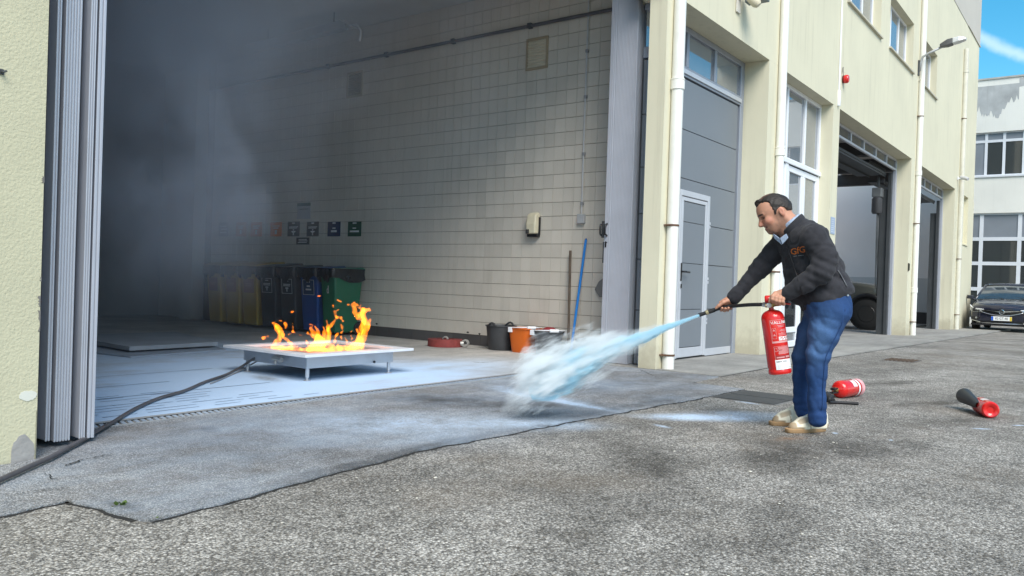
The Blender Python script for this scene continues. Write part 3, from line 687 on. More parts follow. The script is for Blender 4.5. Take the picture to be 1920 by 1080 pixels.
# ------------------------------------------------------------------ downpipes
def downpipe(x, y, ztop, label, r=.062, joints=(), clamps=(), kinks=0, mat=white_pipe, offs=(), zbot=None):
    g0 = gz(x)+.012+.0016*max(0, x-10) if zbot is None else zbot
    t = empty('downpipe', (x, y, g0), 0, label, 'downpipe')
    mb = MB(); pts = [(0, 0, .0)]
    for z, dx in offs: pts.append((dx, 0, z))
    if not offs: pts.append((0, 0, 1.2))
    pts.append((offs[-1][1] if offs else 0, 0, ztop))
    mb.tube(pts, r, 16); mb.build('pipe', mat, t, auto=40)
    def xo(z):
        o = 0
        for zz, dx in offs:
            if z >= zz-.05: o = dx
        return o
    for z in joints:
        mb = MB(); mb.lathe([(r+.001, z), (r+.012, z+.004), (r+.012, z+.10), (r+.006, z+.105), (r+.012, z+.11), (r+.012, z+.125), (r+.001, z+.13)], 16, (xo(z), 0, 0)); mb.build('socket', mat, t, auto=40)
    for z in clamps:
        mb = MB(); mb.lathe([(r+.001, z), (r+.005, z), (r+.005, z+.022), (r+.001, z+.022)], 16, (xo(z), 0, 0), cap=False); mb.box(xo(z)-r-.03, xo(z)-r+.01, -.02, .07, z+.004, z+.018); mb.build('clamp', rust, t)
    return t
downpipe(8.385, 4.055, 9, 'white downpipe on the cream column between the open bay and the grey door', .068, joints=(3.15,), clamps=(.145, 1.61))
downpipe(11.87, 4.06, 9, 'white downpipe between the grey garage door and the white glazed entrance', .062, joints=(2.92, 5.35), clamps=(1.2,), offs=((.3, 0),))
downpipe(21.98, 4.055, 9, 'white downpipe carrying the street lamp, between the two open vehicle bays', .068, joints=(1.05, 3.95), clamps=(.32, 2.75, 5.4))
downpipe(28.72, 4.06, 8.8, 'stained white downpipe at the far corner of the cream building', .075, joints=(8.05, 4.7), clamps=(.45, 2.2, 6.6), mat=pm('stained_pipe', (.62, .60, .52), .5, var=.1, streak=.55, dirt=(.25, .2, .15)))
t = empty('cable_conduit', (14.985, 4.105, 4.33), 0, 'thin white conduit running up the facade beside the red alarm sounder', 'conduit')
mb = MB(); mb.tube([(0, 0, 0), (-.01, 0, 2), (0, 0, 5)], .016, 8); mb.build('conduit', white_pvc, t, auto=40)
mb = MB(); mb.lathe([(.03, -.06), (.034, -.05), (.034, .2), (.018, .22)], 10); mb.build('end_cap', white_pvc, t, auto=40)

# ------------------------------------------------------------------ things fixed to the facade
t = empty('street_lamp', (21.8, 4.12, 6.45), 0, 'street lamp with grey arm and silver head reaching out over the yard', 'street lamp'); t.scale = (.85, .93, .93)
mb = MB(); mb.box(-.05, .05, -.035, -.001, -.12, .28); mb.build('wall_plate', alu_dark, t, bevel=.006)
mb = MB(); mb.tube([(0, -.04, 0), (0, -.06, .22), (0, -.10, .36), (0, -.24, .44), (0, -.58, .57)], .030, 10); mb.build('arm', pm('galvanised', (.42, .43, .44), .45, metal=.4, var=.1), t, smooth=True)
mb = MB(); 
mb.loft([[(sx*.07, -.52, .55), (sx*.07*-1, -.52, .55), (-sx*.07, -.52, .63), (sx*.07, -.52, .63)] if False else [(-.06, -.50, .54), (.06, -.50, .54), (.06, -.50, .63), (-.06, -.50, .63)] for sx in (1,)]+
        [[(-.13, -.68, .555), (.13, -.68, .555), (.11, -.68, .72), (-.11, -.68, .72)], [(-.14, -.80, .585), (.14, -.80, .585), (.11, -.80, .735), (-.11, -.80, .735)]])
mb.build('gear_housing', pm('dark_lamp_grey', (.10, .10, .105), .5), t, bevel=.012)
mb = MB(); mb.loft([[(-.14, -.801, .59), (.14, -.801, .59), (.12, -.801, .74), (-.12, -.801, .74)], [(-.15, -.95, .62), (.15, -.95, .62), (.12, -.95, .755), (-.12, -.95, .755)], [(-.10, -1.10, .66), (.10, -1.10, .66), (.07, -1.10, .72), (-.07, -1.10, .72)]])
mb.build('lamp_head', pm('silver_lamp', (.66, .67, .68), .35, metal=.3, var=.05), t, bevel=.02, seg=3)
t = empty('alarm_sounder', (15.24, 4.115, 4.80), 0, 'round red alarm sounder on the upper cream wall', 'alarm'); t.scale = (.62, .62, .72)
mb = MB(); mb.lathe([(.095, 0), (.10, .03), (.085, .035)], 20, axis=(0, -1, 0)); mb.build('base', pm('dark_red', (.12, .012, .012), .5), t, auto=40)
mb = MB(); mb.lathe([(.085, .03), (.105, .05), (.108, .12), (.085, .165), (.03, .175)], 22, axis=(0, -1, 0)); mb.build('horn', red_paint, t, auto=50)
mb = MB(); mb.tube([(-.0, -.01, .09), (-.02, -.02, .16), (-.06, -.02, .24), (-.05, -.02, .30), (-.10, -.012, .28), (-.14, -.012, .12)], .006, 6); mb.build('cable', black_pl, t, smooth=True)
t = empty('security_camera', (10.2, 4.115, 4.68), 0, 'twin floodlight and camera bracket high on the wall above the grey door', 'camera')
mb = MB(); mb.box(-.06, .06, -.02, 0, -.12, .2); mb.build('bracket', pm('weathered_white', (.55, .53, .48), .6, var=.15), t, bevel=.006)
mb = MB(); mb.tube([(0, -.02, .08), (0, -.12, .10), (.03, -.16, .04)], .03, 10); mb.lathe([(.045, -.07), (.06, -.06), (.065, .06), (.04, .10)], 16, (.03, -.20, .02), axis=(.2, -.6, -.7)); mb.build('lamp_cup', pm('ivory', (.62, .56, .42), .45, var=.1), t, auto=40)
mb = MB(); mb.lathe([(.03, -.079), (.03, -.071)], 12, (.045, -.245, -.035), axis=(.2, -.6, -.7)); mb.build('lens', black_pl, t)
mb = MB(); mb.box(.08, .24, -.34, -.06, .03, .17); mb.build('floodlight', pm('flood_grey', (.16, .19, .20), .5), t, bevel=.01)
p = on_Y(1807, 334, 3.95); t = empty('security_camera', (p[0], 4.115, p[2]), 0, 'small white bullet camera on the far end of the facade', 'camera')
mb = MB(); mb.box(-.05, .05, -.02, 0, -.05, .05); mb.tube([(0, -.02, 0), (0, -.12, -.02)], .018, 8); mb.build('bracket', white_pvc, t)
mb = MB(); mb.lathe([(.05, -.12), (.055, -.1), (.055, .12), (.045, .14)], 14, (-.02, -.18, .0), axis=(-.4, -.8, -.3)); mb.build('camera_body', pm('camera_grey', (.5, .5, .52), .4), t, auto=40)
t = empty('wall_sign', (14.93, 4.117, 2.13), 0, 'pale blue notice plate on the cream column beside the vehicle bay', 'sign')
mb = MB(); mb.box(-.13, .13, -.006, 0, -.15, .15); mb.build('plate', pm('pale_blue_plate', (.34, .42, .56), .45, var=.05), t, bevel=.002)
mb = MB()
for k in range(7): mb.box(-.10, .10-.02*(k % 3), -.0075, -.0062, .10-k*.036, .113-k*.036)
mb.build('print', pm('pale_print', (.55, .60, .68), .5), t)
t = empty('wall_switch', (21.40, 4.40, 1.62), 0, 'small black switch box at the jamb of the vehicle bay', 'switch')
mb = MB(); mb.box(.045, .10, -.30, -.285, -.1, .1); mb.box(.05, .095, -.32, -.3005, -.08, .09); mb.build('switch_box', pm('olive_black', (.05, .05, .035), .5), t, bevel=.006)
p = on_Y(3, 134, 4.11); t = empty('wall_hook', (p[0], 4.117, p[2]), 0, 'small metal bracket on the left stucco wall', 'bracket')
mb = MB(); mb.box(-.012, .012, -.004, 0, -.012, .012); mb.tube([(0, -.004, 0), (0, -.03, -.004), (.012, -.035, .002)], .005, 6); mb.build('bracket', alu_dark, t)

# ------------------------------------------------------------------ things on the tiled wall
XS = XT-.0065
def vent(px, w, h, label, tone):
    p = on_X(px[0], px[1], XS); t = empty('wall_vent', tuple(p), 0, label, 'vent')
    mf = pm('vent_'+tone, {'cream': (.60, .54, .42), 'brown': (.30, .26, .18)}[tone], .55, var=.06); mfr = pm('vent_rim_'+tone, {'cream': (.36, .29, .19), 'brown': (.42, .37, .27)}[tone], .6, var=.1)
    mb = MB(); e = .035
    mb.box(-.02, 0, -w/2, w/2, h/2-e, h/2); mb.box(-.02, 0, -w/2, w/2, -h/2, -h/2+e); mb.box(-.019, 0, -w/2, -w/2+e, -h/2+e, h/2-e); mb.box(-.019, 0, w/2-e, w/2, -h/2+e, h/2-e); mb.build('frame', mfr, t, bevel=.004, seg=1)
    sl = MB(); n = 9; hh = (h-2*e)/n
    sl.prism([(-.004, -w/2+e, -hh/2), (-.016, -w/2+e, -hh/2+.004), (-.016, -w/2+e, -hh/2+.010), (-.004, -w/2+e, hh/2)], (0, w-2*e, 0)); me = sl.mesh('slat', [mf])
    for k in range(n): link('slat', me, None, t, (0, 0, -h/2+e+hh*(k+.5)))
vent((1007.5, 100.5), .37, .44, 'cream louvred vent high on the tiled wall near the opening', 'cream')
vent((666, 158.5), .38, .42, 'brownish louvred vent high on the tiled wall deeper in the smoke', 'brown')
t = empty('cable_rail', (XS-.03, 4.7, 4.47), 0, 'dark pipe running along the tiled wall under the ceiling', 'pipe')
mb = MB(); mb.tube([(0, 0, 0), (0, 9.6, 0)], .024, 10); mb.build('pipe', pm('sooty_pipe', (.10, .10, .11), .6), t, auto=40)
mb = MB(); mb.box(-.03, .03, -.03, .03, -.034, .034)
me = mb.mesh('clip', [alu_dark])
for y in (.55, 1.9, 3.3, 4.7, 6.1): link('clip', me, None, t, (0, y, 0))
p0 = on_X(1104, 45, XS); p1 = on_X(1092, 402, XS)
t = empty('switch_box', (XS, p1[1], p1[2]-.06), 0, 'grey junction box with a thin conduit rising above it on the tiled wall', 'switch box')
mb = MB(); mb.box(-.05, 0, -.055, .055, -.06, .06); mb.build('box', pm('box_grey', (.42, .43, .44), .5), t, bevel=.006)
mb = MB(); mb.tube([(-.02, 0, .06), (-.02, .004, 1.0), (-.02, 0, p0[2]-p1[2]+.9)], .011, 8); mb.build('conduit', pm('conduit_grey', (.55, .55, .56), .4), t, auto=40)
mb = MB(); mb.box(-.034, 0, -.02, .02, -.02, .02); me = mb.mesh('clip', [pm('clip_grey', (.3, .3, .31), .5)])
for z in (.2, .85, 1.6, 2.2): link('clip', me, None, t, (0, 0, z))
pa = on_X(1003.5, 421.5, XS); t = empty('soap_dispenser', tuple(pa), 0, 'cream soap dispenser with black base on the tiled wall', 'dispenser')
mb = MB(); mb.loft([[(-.11, -.075, -.13), (-.11, .075, -.13), (0, .08, -.13), (0, -.08, -.13)], [(-.12, -.08, .0), (-.12, .08, .0), (0, .085, .0), (0, -.085, .0)], [(-.10, -.075, .12), (-.10, .075, .12), (0, .08, .13), (0, -.08, .13)], [(-.05, -.06, .16), (-.05, .06, .16), (0, .07, .17), (0, -.07, .17)]])
mb.build('cover', pm('ivory_cover', (.66, .60, .44), .35, var=.06), t, bevel=.02, seg=3)
mb = MB(); mb.box(-.04, 0, -.094, -.081, -.14, .10); mb.box(-.085, 0, -.09, .075, -.17, -.131); mb.build('base', black_pl, t, bevel=.006)
mb = MB(); mb.box(-.122, -.1102, .02, .07, -.128, -.07); mb.build('push_plate', pm('push_dark', (.05, .05, .05), .4), t)

def poster(px0, py0, px1, py1, label, col, kind, name='wall_sign'):
    """a printed card on the tiled wall; lines of print are flat bars, a down arrow where the card has one"""
    a = on_X(px0, py0, XS); b = on_X(px1, py1, XS); cy, cz = (a[1]+b[1])/2, (a[2]+b[2])/2; w, h = abs(a[1]-b[1]), abs(a[2]-b[2])
    t = empty(name, (XS, cy, cz), 0, label, 'sign')
    mb = MB(); mb.box(-.004, 0, -w/2, w/2, -h/2, h/2); mb.build('card', pm('card_'+'_'.join(str(int(c*1000)) for c in col), col, .5, var=.05), t)
    mb = MB(); F0, F1 = -.0055, -.0042
    def bar(y0, y1, z0, z1): mb.box(F0, F1, y0*w, y1*w, z0*h, z1*h)
    if kind == 'arrow':
        bar(-.10, .12, .36, .44); bar(-.36, .36, .12, .17); bar(-.28, .36, .04, .09); bar(-.05, .05, -.10, -.02)
        mb.prism([(F0, -.2*w, -.14*h), (F0, .2*w, -.14*h), (F0, .12*w, -.24*h), (F0, -.12*w, -.24*h)], (.0012, 0, 0)); bar(-.04, .04, -.42, -.25)
    elif kind == 'two':
        bar(-.12, .12, .36, .45); bar(-.12, .12, .02, .10); bar(-.22, .22, -.22, -.08)
    elif kind == 'wide':
        bar(-.14, .14, .36, .45); bar(-.12, .14, .02, .10); bar(-.34, .34, -.22, -.10)
    elif kind == 'sheet':
        mb.box(F0, F1, -w/2, w/2, h*.30, h*.5, 1); mb.box(F0, F1, -.32*w, .32*w, .09*h, .13*h, 1); bar(0, .01, -.4, -.39)
    elif kind == 'small':
        bar(-.3, .32, .16, .26); bar(-.36, .3, -.05, .05); bar(-.3, .36, -.28, -.18)
    elif kind == 'orange':
        bar(-.3, .3, .2, .26); bar(-.2, .26, .05, .12); bar(-.08, .1, -.35, -.05)
    mb.build('print', [white_paint, pm('teal_ink', (.02, .10, .09), .5)], t)
    return t
poster(653, 416, 677, 443, 'green card on the tiled wall above the green bin', (.012, .075, .04), 'wide')
poster(615, 416, 638, 443, 'dark blue card on the tiled wall above the blue bin', (.01, .03, .10), 'two')
poster(576, 416, 597.5, 443, 'black card with a down arrow, right of the two black ones', (.014, .014, .016), 'arrow')
poster(540, 416, 561.5, 443, 'black card with a down arrow, left of the two black ones', (.022, .022, .026), 'arrow')
poster(556, 445.5, 580, 458, 'small black label under the two black arrow cards', (.010, .010, .011), 'small')
poster(558, 381, 582, 410, 'white notice sheet with a teal heading above the black cards', (.42, .44, .47), 'sheet')
og = (.75, .20, .015)
poster(508, 417, 528, 443, 'orange round card on the tiled wall, next to the black cards', og, 'orange')
poster(471, 417, 491, 443, 'orange card in the smoke, second from the black cards', og, 'orange')
poster(443, 417, 461, 443, 'orange card deepest in the smoke, farthest from the black cards', (.65, .18, .02), 'orange')
poster(411, 417, 428, 443, 'faint grey card deep in the smoke beside the pale pillar', (.25, .24, .26), 'small')
# broken strip light hanging from the ceiling
a = on_X(470, 92, 8.3); b = on_X(645, 47, 8.3)
t = empty('strip_light', (8.3, a[1], a[2]), 0, 'dangling grey strip light under the sooty ceiling', 'light')
d = Vector(b)-Vector(a)
def at(q, off=(0, 0, 0)): return Vector(d)*q+Vector(off)
mb = MB(); mb.loft([[at(q, (-.10, 0, .05)), at(q, (.10, 0, .05)), at(q, (.07, 0, -.07)), at(q, (-.07, 0, -.07))] for q in (0, 1)]); mb.build('housing', pm('dim_housing', (.25, .26, .27), .5), t, bevel=.01)
mb = MB(); mb.prism([at(1, (-.11, -.01, .07)), at(1, (.11, -.01, .07)), at(1, (.1, -.22, -.06)), at(1, (-.1, -.22, -.06))], (0, 0, -.01)); mb.build('end_flap', pm('flap_grey', (.5, .5, .5), .5), t)
mb = MB(); mb.tube([at(1, (0, -.05, -.02)), at(1, (0, -.30, -.04)), at(1, (0, -.38, -.16)), at(1, (0, -.36, -.30))], .02, 8); mb.build('cable', pm('pale_cable', (.6, .6, .6), .5), t, smooth=True)
mb = MB(); mb.tube([at(.2), at(.2, (0, 0, 5.02-a[2]-d[2]*.2))], .01, 6); mb.tube([at(.9), at(.9, (0, 0, 5.02-a[2]-d[2]*.9))], .01, 6); mb.build('hanger', alu_dark, t)

# ------------------------------------------------------------------ refuse bins along the tiled wall
bin_cols = {'yellow': (.46, .27, .015), 'dark': (.030, .032, .036), 'blue': (.008, .06, .24), 'green': (.014, .14, .07)}
def make_bin(y, wd, xf, col, label, lab_kind, lid, lidz=1.08):
    t = empty('refuse_bin', (xf, y, .004), 0, label, 'bin', 'refuse bins along the tiled wall')
    mt = pm('bin_'+col, bin_cols[col], .45, var=.1, vs=3, streak=.2, dirt=(.05, .05, .05)); h = wd/2
    mb = MB()
    mb.loft([[(.075, -h*.82, .045), (.075, h*.82, .045), (.52, h*.82, .045), (.52, -h*.82, .045)], [(.03, -h*.93, .62), (.03, h*.93, .62), (.56, h*.93, .62), (.56, -h*.93, .62)], [(.0, -h*.97, .98), (.0, h*.97, .98), (.60, h*.97, .98), (.60, -h*.97, .98)]])
    mb.build('body', mt, t, bevel=.03, seg=3)
    mb = MB(); mb.box(-.025, .62, -h, h, .985, 1.02); mb.build('rim', mt, t, bevel=.008)
    lm = pm('lid_'+lid, {'yellow': (.32, .20, .02), 'dark': (.05, .055, .06), 'blue': (.012, .05, .18), 'green': (.06, .20, .14)}[lid], .4, var=.12, vs=3)
    mb = MB(); mb.loft([[(-.05, -h, 1.022), (-.05, h, 1.022), (.63, h, 1.022), (.63, -h, 1.022)], [(-.05, -h, 1.05), (-.05, h, 1.05), (.63, h, 1.06), (.63, -h, 1.06)], [(.05, -h*.85, lidz), (.05, h*.85, lidz), (.60, h*.85, lidz+.05), (.60, -h*.85, lidz+.05)]])
    mb.build('lid', lm, t, bevel=.015, seg=2)
    for s in (-1, 1): MB().lathe([(.10, -.025), (.11, -.02), (.11, .02), (.10, .025)], 16, (.55, s*(h-.03), .11), axis=(0, 1, 0)).build('wheel', rubber, t, auto=40)
    # plastic liner hanging out over the rim
    rs = random.Random(int(y*100)); mb = MB(); n = 26; top = []; bot = []; mid = []
    per = [(-.055, -h-.012+2*(h+.012)*i/12) for i in range(13)] + [(-.055+.3*i/6, h+.012) for i in range(1, 7)]
    per = [(-.055+.66*(6-i)/6, -h-.012) for i in range(6)] + per
    ring0 = []; ring1 = []; ring2 = []
    for i, (x, yy) in enumerate(per):
        dl = rs.uniform(.10, .15)*(1+.35*sin(i*.7))
        ox, oy = rs.uniform(-.014, .004), rs.uniform(-.008, .008)
        ring0.append((x, yy, 1.052)); ring1.append((x+ox, yy+oy, 1.0-dl*.3)); ring2.append((x+ox*.3+rs.uniform(0, .02), yy+oy*2, 1.0-dl))
    m_ = len(per); mb.add(ring0+ring1+ring2, [(i, i+1, m_+i+1, m_+i) for i in range(m_-1)]+[(m_+i, m_+i+1, 2*m_+i+1, 2*m_+i) for i in range(m_-1)])
    mb.build('liner', pm('liner_black', (.012, .012, .014), .28, var=.3, vs=8, bump=.5, bs=18, bd=.02), t, smooth=True)
    if lab_kind:
        tilt = math.atan2(.03, .36)
        sub = {'arrow': (-.0, .74), 'two': (0, .74), 'faint': (0, .72), 'logo': (0, .72)}[lab_kind]
        W, Hh = wd*.62, .24
        fx = lambda z: .03-.03*(z-.62)/.36-.007
        mb = MB(); z0, z1 = sub[1]-Hh/2, sub[1]+Hh/2
        def bar(y0, y1, u0, u1, dx=0, mi=0):
            za, zb = z0+(z1-z0)*u0, z0+(z1-z0)*u1
            mb.prism([(fx(za)-dx, y0*W, za), (fx(za)-dx, y1*W, za), (fx(zb)-dx, y1*W, zb), (fx(zb)-dx, y0*W, zb)], (.002, 0, 0), mi)
        if lab_kind != 'logo':
            e = .03
            bar(-.5, .5, 0, 1, 0, 1)
            if lab_kind != 'faint':
                bar(-.5, .5, 0, e, .002); bar(-.5, .5, 1-e, 1, .002); bar(-.5, -.5+e, e, 1-e, .002); bar(.5-e, .5, e, 1-e, .002)
        if lab_kind == 'arrow':
            bar(-.15, .15, .82, .88, .002); bar(-.34, .34, .60, .66, .002); bar(-.3, .34, .50, .56, .002); bar(-.14, .14, .32, .42, .002); bar(-.05, .05, .14, .32, .002)
        elif lab_kind == 'two':
            bar(-.15, .15, .82, .88, .002); bar(-.14, .14, .52, .62, .002); bar(-.24, .24, .30, .40, .002)
        elif lab_kind == 'faint':
            bar(-.3, .3, .6, .66, .002); bar(-.2, .26, .46, .52, .002)
        else:
            bar(-.10, -.03, .25, .75, .0); bar(-.03, .08, .25, .32, .0); bar(.05, .10, .32, .5, .0); bar(-.03, .08, .5, .56, .0)
        back = {'yellow': (.28, .09, .03), 'dark': (.03, .035, .04), 'blue': (.012, .05, .12), 'green': (.02, .1, .05)}[col]
        mb.build('label_card', [pm('card_print', (.55, .55, .56), .5) if lab_kind != 'faint' else pm('card_print_warm', (.42, .2, .12), .5), pm('label_'+col, back, .5)], t)
    return t
XB = 8.33
def yb(px): return on_X(px, 560, XB)[1]
for (pa, pb, col, lab, kind, lid, lz) in ((384, 411, 'yellow', 'yellow bin at the smoky far end of the row, farthest from the flames', 'faint', 'yellow', 1.10), (416, 446, 'yellow', 'middle one of the three yellow bins', 'faint', 'yellow', 1.10), (448, 480, 'yellow', 'yellow bin standing next to the dark bins', 'faint', 'yellow', 1.10),
        (483, 514, 'dark', 'dark bin with white arrow label next to the yellow bins', 'arrow', 'dark', 1.08), (520, 552, 'dark', 'dark bin with white arrow label next to the blue bin', 'arrow', 'dark', 1.06), (559, 594, 'blue', 'blue bin with a white framed label between dark and green bins', 'two', 'blue', 1.05), (598, 627, 'green', 'green bin at the near end of the row beside the flames', 'logo', 'green', 1.03)):
    y1, y0_ = yb(pa), yb(pb); make_bin((y0_+y1)/2, (y1-y0_)*.97, XB, col, lab, kind, lid, lz)

# ------------------------------------------------------------------ buckets, roll of hose, sticks, mat
def bucket(cx, cy, r0, r1, h, mat, label, square=False, handle=None, cloth=False, rim=.012, lugs=False):
    t = empty('bucket', (cx, cy, .004), 0, label, 'bucket')
    mb = MB(); n = 28
    def ring(r, z):
        if not square: return [(r*cos(2*pi*q/n), r*sin(2*pi*q/n), z) for q in range(n)]
        return [(r*math.copysign(abs(cos(2*pi*q/n))**.5, cos(2*pi*q/n)), r*math.copysign(abs(sin(2*pi*q/n))**.5, sin(2*pi*q/n)), z) for q in range(n)]
    rr = [ring(r0*.96, 0), ring(r0, .012)]
    for k in range(1, 5): rr.append(ring(r0+(r1-r0)*k/4, h*k/4-.0))
    rr += [ring(r1+rim, h-.004), ring(r1+rim, h+.010), ring(r1, h+.012), ring(r1-.006, h-.01), ring(r0*.95, .03)]
    mb.loft(rr); mb.build('body', mat, t, auto=35)
    if lugs:
        mb = MB()
        for s in (0, pi): mb.tube([(r1*cos(s-.35+.7*i/6), r1*sin(s-.35+.7*i/6)*1, h+.045*sin(pi*i/6)) for i in range(7)], .014, 8)
        mb.build('lug', mat, t, smooth=True)
    if handle:
        mb = MB(); a0 = handle
        mb.tube([((r1+.022)*cos(a0+q*pi/12), (r1+.022)*sin(a0+q*pi/12), h+.012+.014*sin(q*pi/12)) for q in range(13)], .007, 8)
        mb.build('handle', white_pvc, t, smooth=True)
        mb = MB(); c = a0+pi*.5
        mb.lathe([(.022, -.06), (.022, .06)], 10, ((r1+.024)*cos(c), (r1+.024)*sin(c), h+.02), axis=(-sin(c), cos(c), 0))
        for s in (a0, a0+pi): mb.box((r1+.02)*cos(s)-.03, (r1+.02)*cos(s)+.03, (r1+.02)*sin(s)-.03, (r1+.02)*sin(s)+.03, h-.05, h+.018)
        mb.build('grip', white_pvc, t, bevel=.006)
    return t
m_dk = pm('dark_bucket', (.040, .042, .046), .5, var=.25, vs=6)
bucket(8.76, 6.74, .165, .205, .325, m_dk, 'dark grey rubber bucket with two lugs, nearest the hose roll', lugs=True)
bucket(8.755, 6.33, .145, .185, .315, pm('orange_bucket', (.62, .125, .008), .35, var=.06, vs=4), 'orange square-sided bucket with white handle between two grey buckets', square=True, handle=2.6)
bk = bucket(8.74, 5.94, .15, .195, .30, pm('grey_bucket', (.085, .092, .105), .4, var=.08), 'blue grey bucket with red cloth and white grip', handle=2.5)
rs = random.Random(3)
def cloth_lump(cx, cy, cz, rx, ry, rz, seed, n=14):
    rs = random.Random(seed); mb = MB(); rings = []
    for k in range(6):
        ph = -pi/2+pi*k/5*.999+.0005
        rings.append([(cx+rx*cos(ph)*cos(2*pi*q/n)*rs.uniform(.7, 1.15), cy+ry*cos(ph)*sin(2*pi*q/n)*rs.uniform(.7, 1.15), cz+rz*sin(ph)*rs.uniform(.8, 1.1)) for q in range(n)])
    return mb.loft(rings)
o = cloth_lump(8.74, 5.93, .32, .11, .12, .045, 3).build('red_cloth', pm('red_rag', (.22, .01, .015), .9, var=.25, vs=14), None, smooth=True, sub=1); tag(o, 'crumpled dark red rag in the blue grey bucket', 'cloth', kind='thing')
t = empty('basin', (8.80, 5.36, .004), 0, 'pale metal basin with a dark rim behind the powder jet', 'basin')
mb = MB(); mb.lathe([(.13, 0), (.135, .01), (.165, .22), (.16, .22), (.128, .02)], 26); mb.build('body', pm('pale_basin', (.5, .52, .54), .45, var=.1), t, auto=40)
mb = MB(); mb.lathe([(.166, .205), (.175, .21), (.175, .235), (.16, .24), (.155, .222)], 26, cap=False); mb.build('rim', black_pl, t, auto=40)
t = empty('fire_hose_roll', (8.50, 7.52, .006), 0, 'flat rolled red fire hose lying on the floor by the wall', 'hose')
m_hose = pm('red_hose', (.26, .045, .04), .75, var=.22, vs=18, bump=.5, bs=180, bd=.003)
mb = MB(); prof = []
for k in range(14):
    r = .07+k*.0125
    prof += [(r, .0), (r+.0115, .0), (r+.0115, .098+.004*random.random()), (r, .098+.004*random.random())]
for k in range(14):
    r = .07+k*.0125; hh = .097+.005*random.random()
    mb.lathe([(r, 0), (r+.0105, 0), (r+.0112, .006), (r+.0112, hh-.006), (r+.0105, hh), (r, hh)], 44, cap=False); 
mb.build('coil', m_hose, t, auto=40)
mb = MB(); mb.lathe([(.030, -.02), (.042, -.018), (.042, .018), (.030, .02)], 18, (-.02, -.02, .10), axis=(.9, .3, .2), cap=False); mb.build('inner_coupling', pm('dull_alloy', (.5, .48, .45), .4, metal=.5), t, auto=40)
mb = MB(); mb.lathe([(.032, -.03), (.05, -.028), (.052, -.01), (.046, 0), (.052, .01), (.05, .03), (.032, .028), (.032, -.03)], 22, (.10, -.285, .06), axis=(-.9, -.35, .0), cap=False); mb.tube([(.06, -.23, .05), (.09, -.262, .055)], .036, 12); mb.build('coupling', pm('dull_alloy', (.5, .48, .45), .4, metal=.5), t, auto=40)
a = on_X(1069.5, 470, 8.98); b = (8.86, on_X(1066, 640, 8.86)[1], .006)
o = MB().tube([b, a], .017, 10).build('broom_stick', pm('old_wood', (.10, .075, .055), .8, var=.35, vs=12), None, auto=40); tag(o, 'short weathered wooden stick leaning on the tiled wall', 'stick', kind='thing')
bp = on_X(1070, 645, 8.80); t = empty('mop_handle', (8.80, bp[1], .006), 0, 'tall bright blue broom handle leaning on the tiled wall', 'broom handle')
a = Vector(on_X(1099, 447, 9.0))-Vector((8.80, bp[1], .006)); mb = MB(); mb.tube([(0, 0, 0), a*.985], .0165, 12); mb.build('handle', pm('bright_blue', (.012, .20, .62), .35, var=.08), t, auto=40)
mb = MB(); mb.tube([a*.985, a], [.0175, .008], 12); mb.build('end_cap', pm('blue_cap', (.01, .09, .3), .4), t, auto=40)
p = on_X(1124, 540, 9.0); t = empty('dustpan', tuple(p), 0, 'grey dustpan hanging on the tiled wall behind the folded door', 'dustpan')
mb = MB(); mb.prism([(0, -.16, -.10), (0, -.13, .19), (0, .02, .08), (0, .075, -.02), (0, .0, -.12)], (.03, 0, 0)); mb.prism([(-.03, -.16, -.10), (-.03, -.14, .19), (-.03, -.05, .12), (-.03, -.06, -.1)], (.028, 0, 0)); mb.build('pan', pm('dustpan_grey', (.20, .195, .19), .5), t, bevel=.008)
mb = MB(); mb.tube([(.01, -.14, .19), (.01, -.15, .42)], .012, 8); mb.build('grip', pm('dustpan_grey', (.20, .195, .19), .5), t)
# low boards on the floor at the left
m_board = pm('grey_board', (.30, .32, .35), .8, var=.14, vs=3, streak=.2, dirt=(.2, .2, .22))
mb = MB(); pts = [on_z(x, y, .09) for x, y in ((120, 628), (185, 640), (243, 650), (408, 641), (330, 622))]
mb.prism([tuple(p) for p in pts], (0, 0, -.045)); tag(mb.build('floor_board', m_board, None), 'upper of the two grey boards lying on the dusty floor', 'board', kind='thing')
mb = MB(); pts = [on_z(x, y, .022) for x, y in ((110, 648), (185, 661), (245, 668), (425, 655), (330, 632))]
mb.prism([tuple(p) for p in pts], (0, 0, -.017)); tag(mb.build('floor_board', pm('grey_sheet', (.27, .31, .37), .8, var=.12, vs=3), None), 'thin lower board sticking out beneath the upper grey board', 'board', kind='thing')
mb = MB(); 
for q in ((4.9, 9.2), (5.8, 9.3), (5.6, 9.8), (4.4, 9.6)): mb.box(q[0]-.06, q[0]+.06, q[1]-.06, q[1]+.06, .0225, .0445)
tag(mb.build('spacer_block', alu_dark, None), 'dark spacer blocks between the two grey floor boards', 'spacer', kind='thing')

